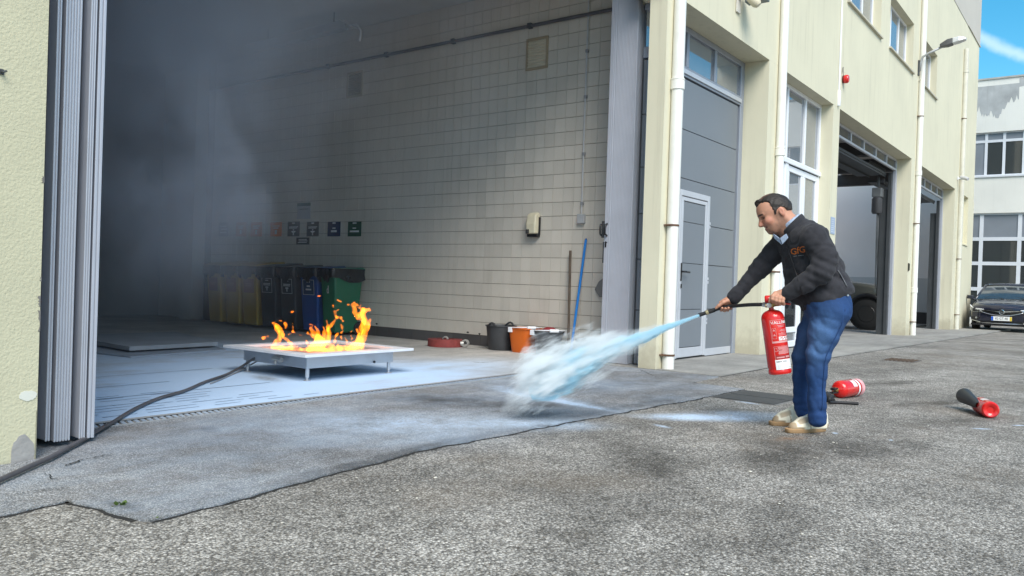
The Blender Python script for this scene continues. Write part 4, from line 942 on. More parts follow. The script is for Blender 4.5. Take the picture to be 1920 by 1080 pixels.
# ------------------------------------------------------------------ covers in the yard, weeds
t = empty('manhole_cover', (6.95, 2.5, .0), 0, 'dark square manhole cover in the asphalt behind the man', 'manhole cover')
m_cov = pm('cover_iron', (.06, .062, .065), .6, metal=.2, var=.3, vs=8, bump=.4, bs=40, coords='P')
A = [on_z(x, y) for x, y in ((1338, 743), (1395, 732.5), (1487, 742), (1452, 762))]
A = [Vector((6.58, 2.78, 0)), Vector((7.28, 2.74, 0)), Vector((7.25, 2.16, 0)), Vector((6.55, 2.20, 0))]
cA = sum(A, Vector())/4
mb = MB(); mb.prism([(p-cA)*1.0+cA-Vector((6.95, 2.5, 0))+Vector((0, 0, .0)) for p in A], (0, 0, .004)); mb.build('frame', pm('cover_frame', (.20, .195, .19), .6, var=.2, coords='P'), t)
for s0, s1 in ((0, .5), (.5, 1)):
    q = [A[0].lerp(A[1], s0), A[0].lerp(A[1], s1), A[3].lerp(A[2], s1), A[3].lerp(A[2], s0)]; cc = sum(q, Vector())/4
    mb = MB(); mb.prism([(p-cc)*.93+cc-Vector((6.95, 2.5, 0))+Vector((0, 0, .0045)) for p in q], (0, 0, .004)); mb.build('cover_plate', m_cov, t)
t = empty('drain_cover', (12.8, 2.5, gz(12.8)), 0, 'rusty brown drain cover far out in the yard', 'drain cover')
mb = MB(); mb.box(-.27, .27, -.22, .22, 0, .008); mb.build('frame', pm('drain_frame', (.12, .11, .1), .8, var=.2), t)
mb = MB()
for k in range(7): mb.box(-.23, .23, -.19+k*.056, -.16+k*.056, .0085, .016)
mb.build('grate_bar', pm('rusty_cover', (.085, .05, .03), .8, var=.3, vs=12), t)
m_weed = pm('weed_green', (.09, .15, .03), .6, var=.25, vs=40)
for (x, y, n, s, lab) in ((222, 951, 26, .035, 'small green weed in the joint nearer the garage door'), (287, 977, 12, .018, 'tiny yellow green weed at the corner of the asphalt strip')):
    p = on_z(x, y); rs = random.Random(n); mb = MB()
    for k in range(n):
        th = rs.uniform(0, 2*pi); el = rs.uniform(.1, 1.1); l = s*rs.uniform(.5, 1.1); wv = l*.28
        d = Vector((cos(th)*cos(el), sin(th)*cos(el), sin(el))); sd_ = Vector((-sin(th), cos(th), 0)); b0 = Vector((rs.uniform(-s, s)*.6, rs.uniform(-s, s)*.25, .002))
        mb.add([b0, b0+d*l*.5+sd_*wv, b0+d*l-Vector((0, 0, l*.15)), b0+d*l*.5-sd_*wv], [(0, 1, 2, 3)])
    o = mb.build('weed', m_weed, None, loc=tuple(p)); tag(o, lab, 'weed', kind='thing')
rs = random.Random(11); mb = MB()
for k in range(150):                       # loose pale stones and chips
    x, y = rs.uniform(1.2, 7.5), rs.uniform(-.2, 2.8); r = rs.uniform(.003, .0065)*(1.6 if k % 20 == 0 else 1)
    mb.lathe([(r*.5, .001), (r, r*.35), (r*.8, r*.7), (r*.2, r*.85)], 6, (x, y, 0), sx=rs.uniform(.7, 1.4))
o = mb.build('loose_chips', pm('pale_chip', (.55, .52, .46), .8, var=.3, vs=30, coords='P'), None); tag(o, 'loose pale stone chips on the asphalt', 'stone chips', kind='stuff')

# ------------------------------------------------------------------ burner tray
T = empty('fire_tray', (5.125, 6.13, .004), 0, 'low square steel burner tray on four short legs', 'fire tray')
X0, X1, Y0, Y1 = -.525, .525, -.46, .47
mb = MB(); e = .012
mb.box(X0, X1, Y0, Y0+e, .108, .222); mb.box(X0, X1, Y1-e, Y1, .108, .222); mb.box(X0, X0+e, Y0+e, Y1-e, .108, .222); mb.box(X1-e, X1, Y0+e, Y1-e, .108, .222); mb.box(X0+e, X1-e, Y0+e, Y1-e, .108, .125)
mb.build('basin', steel, T, bevel=.003, seg=1)
mb = MB(); rx0, rx1, ry0, ry1 = -.66, .665, -.60, .60; iw = .13
for q in ((rx0, rx1, ry0, ry0+iw), (rx0, rx1, ry1-iw, ry1), (rx0, rx0+iw, ry0+iw, ry1-iw), (rx1-iw, rx1, ry0+iw, ry1-iw)): mb.box(*q, .2225, .247)
mb.build('rim', pm('rim_steel', (.70, .71, .74), .5, metal=.1, var=.1, vs=5), T, bevel=.002, seg=1)
mb = MB(); mb.box(X0+.02, X1-.02, Y0+.02, Y1-.02, .15, .2); mb.build('burner_bed', pm('burner_grey', (.30, .24, .21), .7, var=.25, vs=14, bump=.6, bs=60), T)
lg = MB(); lg.lathe([(.018, .03), (.018, .108)], 12); lg.lathe([(.011, .006), (.011, .03)], 10); lg.lathe([(.033, 0), (.033, .004), (.014, .010), (.012, .012)], 14); me = lg.mesh('leg', [steel])
for x in (X0+.02, X1-.04): 
    for y in (Y0+.02, Y1-.04): link('leg', me, None, T, (x, y, 0))
mb = MB(); vy = -.06; mb.tube([(X0, vy, .18), (X0-.05, vy, .18)], .022, 10); mb.tube([(X0-.05, vy+.02, .17), (X0-.05, vy-.07, .17)], .018, 10); mb.tube([(X0-.05, vy-.02, .17), (X0-.05, vy-.02, .12)], .012, 8); mb.lathe([(.02, -.02), (.024, 0), (.02, .02)], 12, (X0-.05, vy-.09, .165), axis=(0, 1, 0))
mb.build('gas_valve', pm('valve_metal', (.45, .44, .42), .4, metal=.6, var=.15), T, auto=40)
mb = MB(); mb.lathe([(.012, 0), (.012, .012), (.006, .018)], 10, (.27, Y0-.0, .125), axis=(0, -1, -.4)); mb.build('drain_plug', black_pl, T)
gas = [(494, 668, .165), (484, 669, .155), (470, 676, .12), (452, 688, .05), (425, 702, .024), (385, 716, .02), (345, 733, .02), (300, 746, .02), (262, 762, .02), (235, 777, .02), (210, 793, .022), (185, 806, .03), (160, 822, .03), (130, 838, .028), (95, 857, .028), (50, 877, .028), (10, 895, .028), (-60, 925, .028)]
pts = [Vector(on_z(x, y, z)) for x, y, z in gas]
def smooth_path(P, n=6):
    out = []
    for i in range(len(P)-1):
        p0, p1, p2, p3 = P[max(i-1, 0)], P[i], P[i+1], P[min(i+2, len(P)-1)]
        for k in range(n):
            t_ = k/n; out.append(.5*((2*p1)+(-p0+p2)*t_+(2*p0-5*p1+4*p2-p3)*t_*t_+(-p0+3*p1-3*p2+p3)*t_**3))
    return out+[P[-1]]
o = MB().tube(smooth_path(pts), .0120, 12).build('gas_hose', pm('hose_grey', (.085, .08, .085), .55, var=.25, vs=4, coords='P'), None, smooth=True); tag(o, 'grey gas hose snaking from the tray out under the folded door leaves', 'hose', kind='thing')
pts = [Vector(on_z(x, y, z)) for x, y, z in ((492, 672, .14), (470, 684, .06), (448, 696, .016), (415, 711, .012), (395, 719, .012))]
o = MB().tube(smooth_path(pts), .007, 8).build('ignition_cable', pm('cable_grey', (.25, .26, .28), .5), None, smooth=True); tag(o, 'thin grey cable running beside the gas hose from the tray', 'cable', kind='thing')

# ------------------------------------------------------------------ surfaces grown from blended round limbs (for the man, his clothes, the flames and the jet)
class Field:
    def __init__(s, lo, hi, h):
        s.lo = np.array(lo, float); s.h = h; s.n = np.ceil((np.array(hi)-s.lo)/h).astype(int)+1
        s.f = np.full(s.n, .25, np.float32)
    def grid(s, lo, hi):
        a = np.clip(np.floor((np.array(lo)-s.lo)/s.h).astype(int), 0, s.n-1); b = np.clip(np.ceil((np.array(hi)-s.lo)/s.h).astype(int)+1, 1, s.n)
        b = np.maximum(b, a+1)
        ax = [s.lo[i]+s.h*np.arange(a[i], b[i]) for i in range(3)]
        return tuple(slice(a[i], b[i]) for i in range(3)), np.meshgrid(*ax, indexing='ij')
    def _u(s, sl, d, k):
        o = s.f[sl]
        if k <= 0: s.f[sl] = np.minimum(o, d); return
        hh = np.clip(.5+.5*(o-d)/k, 0, 1); s.f[sl] = o*(1-hh)+d*hh-k*hh*(1-hh)
    def limb(s, a, b, ra, rb, k=.02, sc=(1, 1, 1), cut=False):
        a, b = np.array(a, float), np.array(b, float); sc = np.array(sc, float); m = max(.06, k*2.5)+max(ra, rb)*max(sc.max(), 1)
        sl, (X, Y, Z) = s.grid(np.minimum(a, b)-m, np.maximum(a, b)+m)
        a2, b2 = a/sc, b/sc; ba = b2-a2; L2 = ba@ba+1e-9
        px, py, pz = X/sc[0]-a2[0], Y/sc[1]-a2[1], Z/sc[2]-a2[2]
        t = np.clip((px*ba[0]+py*ba[1]+pz*ba[2])/L2, 0, 1)
        d = (np.sqrt((px-ba[0]*t)**2+(py-ba[1]*t)**2+(pz-ba[2]*t)**2)-(ra+(rb-ra)*t))*sc.min()
        if cut:
            o = s.f[sl]; d = -d; hh = np.clip(.5-.5*(o-d)/k, 0, 1); s.f[sl] = o*(1-hh)+d*hh+k*hh*(1-hh)
        else: s._u(sl, d.astype(np.float32), k)
    def chain(s, pts, rs, k=.02, sc=(1, 1, 1)):
        for i in range(len(pts)-1): s.limb(pts[i], pts[i+1], rs[i], rs[i+1], k, sc)
    def ell(s, c, r, M=None, k=.02, cut=False):
        c = np.array(c, float); r = np.array(r, float); m = max(.05, k*2.5)+r.max()
        sl, (X, Y, Z) = s.grid(c-m, c+m); P = np.stack([X-c[0], Y-c[1], Z-c[2]], -1)
        if M is not None: P = P @ np.array(M, float).T      # rows of M: own axes
        k0 = np.sqrt(((P/r)**2).sum(-1)); k1 = np.sqrt(((P/r**2)**2).sum(-1))+1e-9
        d = k0*(k0-1)/k1
        if cut:
            o = s.f[sl]; d = -d; hh = np.clip(.5-.5*(o-d)/k, 0, 1); s.f[sl] = o*(1-hh)+d*hh+k*hh*(1-hh)
        else: s._u(sl, d.astype(np.float32), k)
    def plane(s, p, n, k=.008):
        """keeps the side the normal points away from"""
        n = np.array(n, float); n /= np.linalg.norm(n)
        _, (X, Y, Z) = s.grid(s.lo, s.lo+s.h*s.n)
        d = ((X-p[0])*n[0]+(Y-p[1])*n[1]+(Z-p[2])*n[2]).astype(np.float32)
        hh = np.clip(.5-.5*(s.f-d)/k, 0, 1); s.f = s.f*(1-hh)+d*hh+k*hh*(1-hh)
    def warp(s, fn):
        _, (X, Y, Z) = s.grid(s.lo, s.lo+s.h*s.n)
        s.f = s.f+fn(X, Y, Z).astype(np.float32)
    def surface(s):
        f = s.f.copy(); f[0] = f[-1] = .2; f[:, 0] = f[:, -1] = .2; f[:, :, 0] = f[:, :, -1] = .2
        ins = f < 0; n = np.array(f.shape)
        c = np.zeros(n-1, np.int8)
        for i in (0, 1):
            for j_ in (0, 1):
                for k in (0, 1): c += ins[i:n[0]-1+i, j_:n[1]-1+j_, k:n[2]-1+k]
        act = (c > 0) & (c < 8); idx = np.full(act.shape, -1, np.int64); A = np.argwhere(act); idx[act] = np.arange(len(A))
        acc = np.zeros((len(A), 3)); cnt = np.zeros(len(A))
        co = [(i, j_, k) for i in (0, 1) for j_ in (0, 1) for k in (0, 1)]
        val = {q: f[A[:, 0]+q[0], A[:, 1]+q[1], A[:, 2]+q[2]] for q in co}
        for p in co:
            for ax in range(3):
                if p[ax] == 0:
                    q = list(p); q[ax] = 1; q = tuple(q); v0, v1 = val[p], val[q]; m_ = (v0 < 0) != (v1 < 0)
                    t = np.where(m_, v0/np.where(m_, v0-v1, 1), 0); e = np.tile(np.array(p, float), (len(A), 1)); e[:, ax] = t
                    acc[m_] += e[m_]; cnt[m_] += 1
        V = s.lo+s.h*(A+acc/np.maximum(cnt, 1)[:, None])
        F = []
        for ax in range(3):
            sl0 = [slice(None)]*3; sl1 = [slice(None)]*3; sl0[ax] = slice(0, -1); sl1[ax] = slice(1, None)
            a_, b_ = ins[tuple(sl0)], ins[tuple(sl1)]; E = np.argwhere(a_ != b_); u, v_ = (ax+1) % 3, (ax+2) % 3
            E = E[(E[:, u] > 0) & (E[:, v_] > 0) & (E[:, u] < n[u]-1) & (E[:, v_] < n[v_]-1)]
            def g(du, dv):
                Q = E.copy(); Q[:, u] -= du; Q[:, v_] -= dv; return idx[Q[:, 0], Q[:, 1], Q[:, 2]]
            q = np.stack([g(0, 0), g(1, 0), g(1, 1), g(0, 1)], 1); fl = a_[E[:, 0], E[:, 1], E[:, 2]]
            q[~fl] = q[~fl][:, ::-1]; F.append(q)
        F = np.concatenate(F); F = F[(F >= 0).all(1)]
        p0, p1, p2 = V[F[:, 0]], V[F[:, 1]], V[F[:, 2]]
        if np.einsum('ij,ij->i', p0-V.mean(0), np.cross(p1-p0, p2-p0)).sum() < 0: F = F[:, ::-1]     # faces look outwards
        return V, F
def relax(V, F, it=2, lam=.5):
    e = np.concatenate([F[:, [0, 1]], F[:, [1, 2]], F[:, [2, 3]], F[:, [3, 0]]])
    for _ in range(it):
        acc = np.zeros_like(V); cnt = np.zeros(len(V))
        for a, b in ((0, 1), (1, 0)):
            np.add.at(acc, e[:, a], V[e[:, b]]); np.add.at(cnt, e[:, a], 1)
        V = V+(acc/np.maximum(cnt, 1)[:, None]-V)*lam
    return V
def np_mesh(name, V, F, mats, smooth=True):
    me = bpy.data.meshes.new(name); me.vertices.add(len(V)); me.vertices.foreach_set('co', V.astype(np.float32).ravel())
    me.loops.add(F.size); me.loops.foreach_set('vertex_index', F.astype(np.int32).ravel())
    me.polygons.add(len(F)); me.polygons.foreach_set('loop_start', np.arange(0, F.size, F.shape[1], dtype=np.int32))
    me.update(calc_edges=True); me.validate()
    me.polygons.foreach_set('use_smooth', np.full(len(me.polygons), smooth))
    for m_ in (mats if isinstance(mats, (list, tuple)) else [mats]): me.materials.append(m_)
    return me
def vcol(me, C, name='tone'):
    at_ = me.color_attributes.new(name, 'FLOAT_COLOR', 'POINT'); a = np.ones((len(C), 4), np.float32); a[:, :3] = C; at_.data.foreach_set('color', a.ravel())
def vmat(name, rough=.6, bump=0, bs=80, bd=.003, sss=0, var=.08, vs=30, fuzz=0, spec=.4):
    mt = pm(name, (1, 1, 1), rough, var=var, vs=vs, bump=bump, bs=bs, bd=bd, spec=spec); t = mt.node_tree; b = t.nodes['Principled BSDF']
    a = N(t, 'ShaderNodeVertexColor'); a.layer_name = 'tone'; src = b.inputs['Base Color'].links[0].from_socket
    q = N(t, 'ShaderNodeVectorMath', operation='MULTIPLY'); L(t, a.outputs[0], q.inputs[0]); L(t, src, q.inputs[1]); L(t, q.outputs[0], b.inputs['Base Color'])
    if sss: b.inputs['Subsurface Weight'].default_value = sss; b.inputs['Subsurface Scale'].default_value = .01; b.inputs['Subsurface Radius'].default_value = (1, .35, .2)
    if fuzz: b.inputs['Sheen Weight'].default_value = fuzz; b.inputs['Sheen Roughness'].default_value = .5
    return mt
def bumps(P, seed=0, f=1.0):
    """cheap smooth 3-D noise from summed sines, -1..1"""
    r = np.random.RandomState(seed); o = 0
    for k in range(7):
        d = r.normal(size=3); d /= np.linalg.norm(d); fr = f*(1.0+.33*k); o = o+np.sin((P[..., 0]*d[0]+P[..., 1]*d[1]+P[..., 2]*d[2])*fr+r.uniform(0, 6.28)+1.7*np.sin((P[..., 1]*d[0]-P[..., 0]*d[2]+P[..., 2]*d[1])*fr*.6+k))/(1+.4*k)
    return o/3.2

def grooves(P, seed, f, wid):
    """thin crease lines where a smooth field changes sign, 0..1"""
    b = bumps(P, seed, f); return np.exp(-(b/wid)**2)
# ------------------------------------------------------------------ the man: local axes x = right in the picture, y = away from the viewer, z = up
PB = Vector((5.47, 1.70, 0.0)); dh = Vector((PB.x, PB.y, 0)).normalized(); ex = Vector((dh.y, -dh.x, 0))
ROT = math.atan2(ex.y, ex.x)
def H(px, py, v=0.0):
    """point of the figure seen at a photo pixel, v metres nearer than his middle plane -> local coordinates"""
    r_ = ray(px, py); r_v = Vector(r_); o = Vector(EYE); q = PB-dh*v
    t_ = (q-o).dot(dh)/r_v.dot(dh); p = o+r_v*t_-PB
    return np.array([p.dot(ex), p.dot(dh), p.z])
PER = empty('person', tuple(PB), ROT, 'man in charcoal fleece and blue jeans leaning forward, aiming the powder hose', 'person')

# --- head axes
hc = H(1452, 394, 0.0)
hu = np.array([-.44, -.05, .90]); hu /= np.linalg.norm(hu)
hf = np.array([-.88, -.20, -.44]); hf -= hu*(hf@hu); hf /= np.linalg.norm(hf)
hl = np.cross(hu, hf)            # towards his left ear (the viewer)
if hl[1] > 0: hl = -hl
HM = np.stack([hf, hl, hu])
def hp(x, y, z): return hc+HM.T@np.array([x, y, z])
def build_body():
    Bf = Field((-.95, -.55, -.02), (.50, .50, 1.72), .0065)
    k = .03
    pel, chest, neck = H(1553, 563), H(1512, 455), H(1484, 422, .0)
    Bf.chain([pel, H(1532, 505), chest], [.10, .10, .09], k, (1, 1.2, 1)); Bf.limb(chest, neck, .085, .055, k)
    for s, hip, kn, an, to in ((1, H(1566, 575, .10), H(1536, 662, .10), H(1532, 770, .10), 0), (-1, H(1540, 575, -.10), H(1504, 662, -.10), H(1506, 758, -.10), 0)):
        Bf.chain([hip, kn, an], [.062, .042, .028], k)
    Bf.chain([H(1526, 440, .17), H(1541, 512, .22), H(1474, 552, .19)], [.045, .036, .027], k)
    Bf.chain([H(1476, 456, -.15), H(1424, 506, -.205), H(1380, 555, -.18)], [.045, .036, .027], k)
    V, F = Bf.surface(); return V, F
def build_head_hands():
    """head, neck and both hands are resolved finer; they overlap the trunk inside the clothes"""
    hd = Field(hc-np.array([.20, .17, .26]), hc+np.array([.22, .17, .17]), .0038); k = .018
    hd.ell(hp(.012, 0, .012), (.104, .078, .098), HM, k); hd.ell(hp(-.02, 0, .0), (.088, .08, .09), HM, k)
    hd.ell(hp(.035, 0, -.072), (.070, .060, .070), HM, .03); hd.ell(hp(.076, 0, -.121), (.026, .030, .022), HM, .03)
    for s in (-1, 1):
        hd.limb(hp(.06, s*.034, -.125), hp(-.025, s*.058, -.075), .018, .02, .03)
        hd.ell(hp(.074, s*.040, -.050), (.026, .026, .024), HM, .022)           # cheek
        hd.ell(hp(.100, s*.032, -.020), (.018, .019, .012), HM, .010, cut=True)  # eye socket
        hd.ell(hp(.083, s*.031, -.022), (.014, .014, .013), HM, .005)           # eyeball under lids
        hd.limb(hp(.103, s*.012, .004), hp(.090, s*.052, .002), .009, .006, .012)  # brow ridge
        hd.ell(hp(-.022, s*.083, -.034), (.017, .008, .031), HM, .010)
        hd.ell(hp(-.018, s*.092, -.028), (.009, .006, .016), HM, .006, cut=True)
    hd.limb(hp(.102, 0, -.008), hp(.128, 0, -.056), .009, .0125, .014); hd.ell(hp(.114, 0, -.062), (.014, .021, .010), HM, .01)
    for s in (-1, 1): hd.ell(hp(.113, s*.012, -.072), (.006, .005, .004), HM, .004, cut=True)
    hd.ell(hp(.094, 0, -.093), (.014, .030, .015), HM, .014)
    hd.ell(hp(.104, 0, -.0885), (.012, .023, .0032), HM, .003, cut=True)
    hd.limb(hp(.098, .030, -.084), hp(.098, -.030, -.084), .003, .003, .004, cut=True)
    hd.limb(hp(-.03, 0, -.07), H(1486, 424), .062, .068, .03)
    hd.limb(hp(.02, 0, -.085), H(1474, 434), .045, .05, .03)
    V1, F1 = hd.surface()
    # near (left) hand clenched round the carrying handle
    c = H(1461, 557, .19); h1 = Field(c-np.array([.10, .12, .10]), c+np.array([.13, .12, .10]), .0030)
    h1.limb(H(1480, 548, .19), H(1468, 553, .195), .030, .034, .01); h1.limb(H(1474, 551, .19), H(1456, 553, .20), .034, .026, .016, (1, 1, 1))
    for i, (px, py) in enumerate(((1448.5, 555.5), (1455, 557.5), (1461.5, 559.5), (1468, 561))):
        v0 = .222; L_ = (.92, 1.0, .96, .82)[i]
        pts = [H(px+5, py-6, v0-.012), H(px, py, v0+.012), H(px-.5, py+6*L_, v0+.016), H(px+1, py+11.5*L_, v0-.002), H(px+2.5, py+11*L_, v0-.026)]
        h1.chain(pts, [.0125, .0125, .0115, .0105, .009], .004)
    h1.chain([H(1466, 551, .165), H(1453, 552, .160), H(1446, 558, .168), H(1443, 565, .178)], [.015, .0125, .0115, .0095], .006)
    V2, F2 = h1.surface()
    # far (right) hand round the hose
    c = H(1362, 570, -.18); h2 = Field(c-np.array([.13, .12, .10]), c+np.array([.12, .12, .10]), .0030)
    h2.limb(H(1384, 552, -.18), H(1372, 561, -.18), .028, .031, .01); h2.limb(H(1375, 559, -.18), H(1360, 566, -.175), .033, .026, .016)
    h2.limb(H(1366, 562, -.17), H(1352, 568, -.165), .02, .016, .012)
    for i, (px, py) in enumerate(((1352, 571), (1358, 571.5), (1364, 571), (1370, 569.5))):
        L_ = (.95, 1.0, .95, .8)[i]
        pts = [H(px+4, py-6, -.20), H(px+1, py+2, -.222), H(px, py+8*L_, -.205), H(px+.5, py+11*L_, -.178), H(px+2, py+7*L_, -.150)]
        h2.chain(pts, [.0125, .0125, .012, .011, .0095], .004)
    h2.chain([H(1366, 563, -.155), H(1356, 567, -.142), H(1348, 573, -.140), H(1342.5, 577.5, -.142)], [.015, .0135, .012, .0095], .006)
    V3, F3 = h2.surface()
    return (V1, F1), (V2, F2), (V3, F3)
skin = vmat('skin', .5, bump=.12, bs=260, bd=.0015, sss=.12, var=.06, vs=60)
Vb, Fb = build_body(); hh_ = build_head_hands()
VV = [relax(Vb, Fb, 2)]; FF = [Fb]; off = len(Vb)
for i, (v, f) in enumerate(hh_): VV.append(relax(v, f, 1, .4)); FF.append(f+off); off += len(v)
V = np.concatenate(VV); F = np.concatenate(FF); P = (V-hc)@HM.T
C = np.tile(np.array([.50, .255, .17]), (len(V), 1))
def mixv(C, w_, col): return C*(1-w_[:, None])+np.array(col)*w_[:, None]
sm = lambda a, b, x: np.clip((x-a)/(b-a), 0, 1)**2*(3-2*np.clip((x-a)/(b-a), 0, 1))
inh = (np.linalg.norm(P, axis=1) < .2).astype(float)
x, y, z = P[:, 0], P[:, 1], P[:, 2]; ay = np.abs(y)
nse = bumps(V, 4, 90)
C = mixv(C, inh*sm(.03, .06, x)*sm(.02, -.01, np.abs(z+.052)-.018)*.30, (.55, .17, .12))            # ruddy cheeks and nose
beard = inh*sm(-.062, -.092, z+.25*np.clip(.02-x, 0, .1)*0-.0)*sm(-.055, -.02, x)*sm(.30, .06, -z*.0+ay*0+.0)
beard = inh*np.maximum(sm(-.070, -.100, z)*sm(-.05, -.01, x), sm(.0, -.05, z)*sm(.045, .02, x)*sm(-.035, -.01, x)*sm(.03, .05, ay))*(1-.0*x)
beard *= 1-.0*ay; beard = np.clip(beard*(.75+.3*nse), 0, 1)
C = mixv(C, np.clip(beard*.85, 0, .8), (.15, .085, .06))
must = inh*sm(.012, .0, np.abs(z+.079)-.004)*sm(.08, .095, x)*sm(.040, .028, ay); C = mixv(C, must*.4, (.13, .075, .055))
brow = inh*sm(.008, .003, np.abs(z-.006+.12*np.abs(ay-.03)))*sm(.075, .085, x)*sm(.010, .016, ay)*sm(.062, .054, ay); C = mixv(C, brow*.95, (.018, .012, .01))
lash = inh*sm(.0075, .0035, np.abs(z+.021))*sm(.07, .08, x)*sm(.014, .018, ay)*sm(.050, .044, ay); C = mixv(C, lash*.85, (.03, .018, .014))
lips = inh*sm(.012, .006, np.abs(z+.094))*sm(.08, .09, x)*sm(.032, .024, ay); C = mixv(C, lips*.5, (.42, .12, .10))
slit = inh*sm(.0035, .0012, np.abs(z+.088-.1*np.clip(ay-.012, 0, 1)))*sm(.082, .09, x)*sm(.036, .03, ay); C = mixv(C, slit*1.0, (.07, .02, .018))
teeth = inh*sm(.003, .001, np.abs(z+.0885))*sm(.085, .092, x)*sm(.019, .014, ay); C = mixv(C, teeth*.9, (.6, .55, .48))
ear = inh*sm(.078, .085, ay); C = mixv(C, ear*.5, (.55, .22, .15))
me = np_mesh('body', V, F, skin); vcol(me, C); link('body', me, None, PER)

# --- hair: short, dark, receding at the temples
hr = Field(hc-np.array([.17, .14, .14]), hc+np.array([.18, .14, .16]), .0035)
hr.ell(hp(.010, 0, .014), (.111, .084, .104), HM, .01); hr.ell(hp(-.022, 0, .0), (.095, .087, .098), HM, .01)
hr.limb(hp(.080, -.026, .090), hp(.082, .026, .092), .016, .016, .02)
def haircut(X, Y, Z):
    Q = np.stack([X-hc[0], Y-hc[1], Z-hc[2]], -1)@HM.T; x, y, z = Q[..., 0], np.abs(Q[..., 1]), Q[..., 2]
    front = x-(.096-.9*np.clip(y-.022, 0, .05)*1.6+.0*z)             # hairline at the forehead, falling back at the temples
    low = np.where(x > .02, .050+.0*x-z, (-.045+.9*np.clip(x+.03, 0, .1))-z)   # lower edge: above the brow in front, nape behind
    side = np.where((x > -.005) & (x < .035) & (y > .06), -.040-z, low)
    low = np.minimum(low, np.where((x > -.002) & (x < .03) & (y > .058), -.03-z, 9))
    rag = bumps(Q*np.array([.6, 1.6, 1]), 77, 150)*.0055; front = front+rag; low = low+rag
    earcut = .036-np.sqrt((x+.022)**2+(z+.036)**2); earcut = np.where(y > .06, earcut, -1)
    return np.maximum(np.maximum(front, low), earcut)
_, (X, Y, Z) = hr.grid(hr.lo, hr.lo+hr.h*hr.n); hr.f = np.maximum(hr.f, haircut(X, Y, Z).astype(np.float32))
V, F = hr.surface(); V = relax(V, F, 1, .4); P = (V-hc)@HM.T
dirn = V-hp(0, 0, 0); dirn /= np.linalg.norm(dirn, axis=1)[:, None]
V = V+dirn*(bumps(P*np.array([.5, 2.2, .9]), 9, 130)*.0036)[:, None]
C = np.tile(np.array([.020, .015, .013]), (len(V), 1)); thin = sm(.075, .095, P[:, 2])*sm(.075, .045, P[:, 0])*sm(-.03, .0, P[:, 0])*sm(.045, .02, np.abs(P[:, 1]))
C = mixv(C, thin*(.45+.25*bumps(P, 3, 160)), (.26, .12, .085)); C = mixv(C, sm(.02, -.03, P[:, 2])*.35, (.055, .040, .034))
me = np_mesh('hair', V, F, vmat('hair', .55, bump=.5, bs=300, bd=.003, var=.3, vs=140)); vcol(me, C); link('hair', me, None, PER)

# --- jacket
J = Field((-.62, -.42, .70), (.46, .42, 1.66), .0062); k = .035
J.chain([H(1553, 578), H(1549, 552), H(1533, 506), H(1514, 460)], [.166, .168, .158, .142], k, (1, 1.10, 1))
J.limb(H(1513, 436, .05), H(1494, 433, -.05), .080, .078, .05); J.limb(H(1517, 448, .12), H(1476, 449, -.13), .084, .086, .04)
J.limb(H(1492, 470, -.08), H(1503, 545, -.05), .10, .10, .05)
J.limb(H(1487, 424), H(1502, 438), .075, .10, .04)
J.chain([H(1527, 447, .165), H(1547, 482, .20), H(1540, 510, .235), H(1508, 532, .225), H(1478, 550, .20)], [.094, .080, .074, .060, .048], .022)
J.limb(H(1478, 550, .20), H(1473.5, 552.5, .197), .052, .049, .006)
J.chain([H(1474, 450, -.165), H(1452, 474, -.19), H(1424, 505, -.205), H(1380, 554, -.18)], [.092, .077, .066, .048], .022)
J.limb(H(1384, 550, -.18), H(1377, 557.5, -.18), .052, .050, .006)
p1, p2 = H(1499, 586), H(1604, 551); dd = p2-p1; J.plane(p1, (dd[2]*1.0, 0, -dd[0]), .012)
# soft rolled hem above the lower edge
elb = H(1541, 508, .23); fe = H(1424, 505, -.2); hem = H(1552, 570); bk = H(1560, 500)
def creases(X, Y, Z):
    P = np.stack([X, Y, Z], -1); o = 0
    def local(c, r, d, fq, amp, ph=0):
        w_ = np.exp(-(((P-c)**2).sum(-1))/r**2); d = np.array(d, float); d /= np.linalg.norm(d); q = (P-c)@d
        q2 = (P-c)@np.cross(d, (0, 1, 0)); return amp*w_*np.sin(fq*q+ph+1.8*np.sin(q2*14+ph)+5*q2)
    o = o+local(elb, .115, (.6, 0, .8), 120, .0065, .4)+local(fe, .12, (.7, 0, .7), 90, .0045, 1)+local(H(1400, 533, -.19), .07, (.75, 0, .65), 130, .0035, 1)
    o = o+local(H(1510, 535, .2), .08, (.8, 0, .6), 120, .0045, 2)+local(H(1565, 545, .1), .14, (.2, 0, 1), 70, .006, 2.0)+local(H(1520, 575, .05), .14, (.35, 0, 1), 62, .0065, .4)
    o = o+local(H(1548, 450, .2), .12, (-.6, 0, .8), 65, .005, .9)+local(bk, .2, (.3, 0, 1), 42, .005, 2.2)+local(H(1478, 500, 0), .12, (.3, 0, 1), 55, .005, .3)
    o = o+local(H(1575, 520, .12), .12, (.5, .1, .9), 60, .006, 1.1)
    return o*(.85+.5*bumps(P, 58, 16))+bumps(P, 21, 9)*.006+bumps(P*np.array([1, 1, .6]), 31, 18)*.0035+grooves(P*np.array([1.1, 1, .9]), 51, 16, .14)*.0055+grooves(P*np.array([.9, 1, 1.2]), 71, 27, .12)*.0028
J.warp(creases)
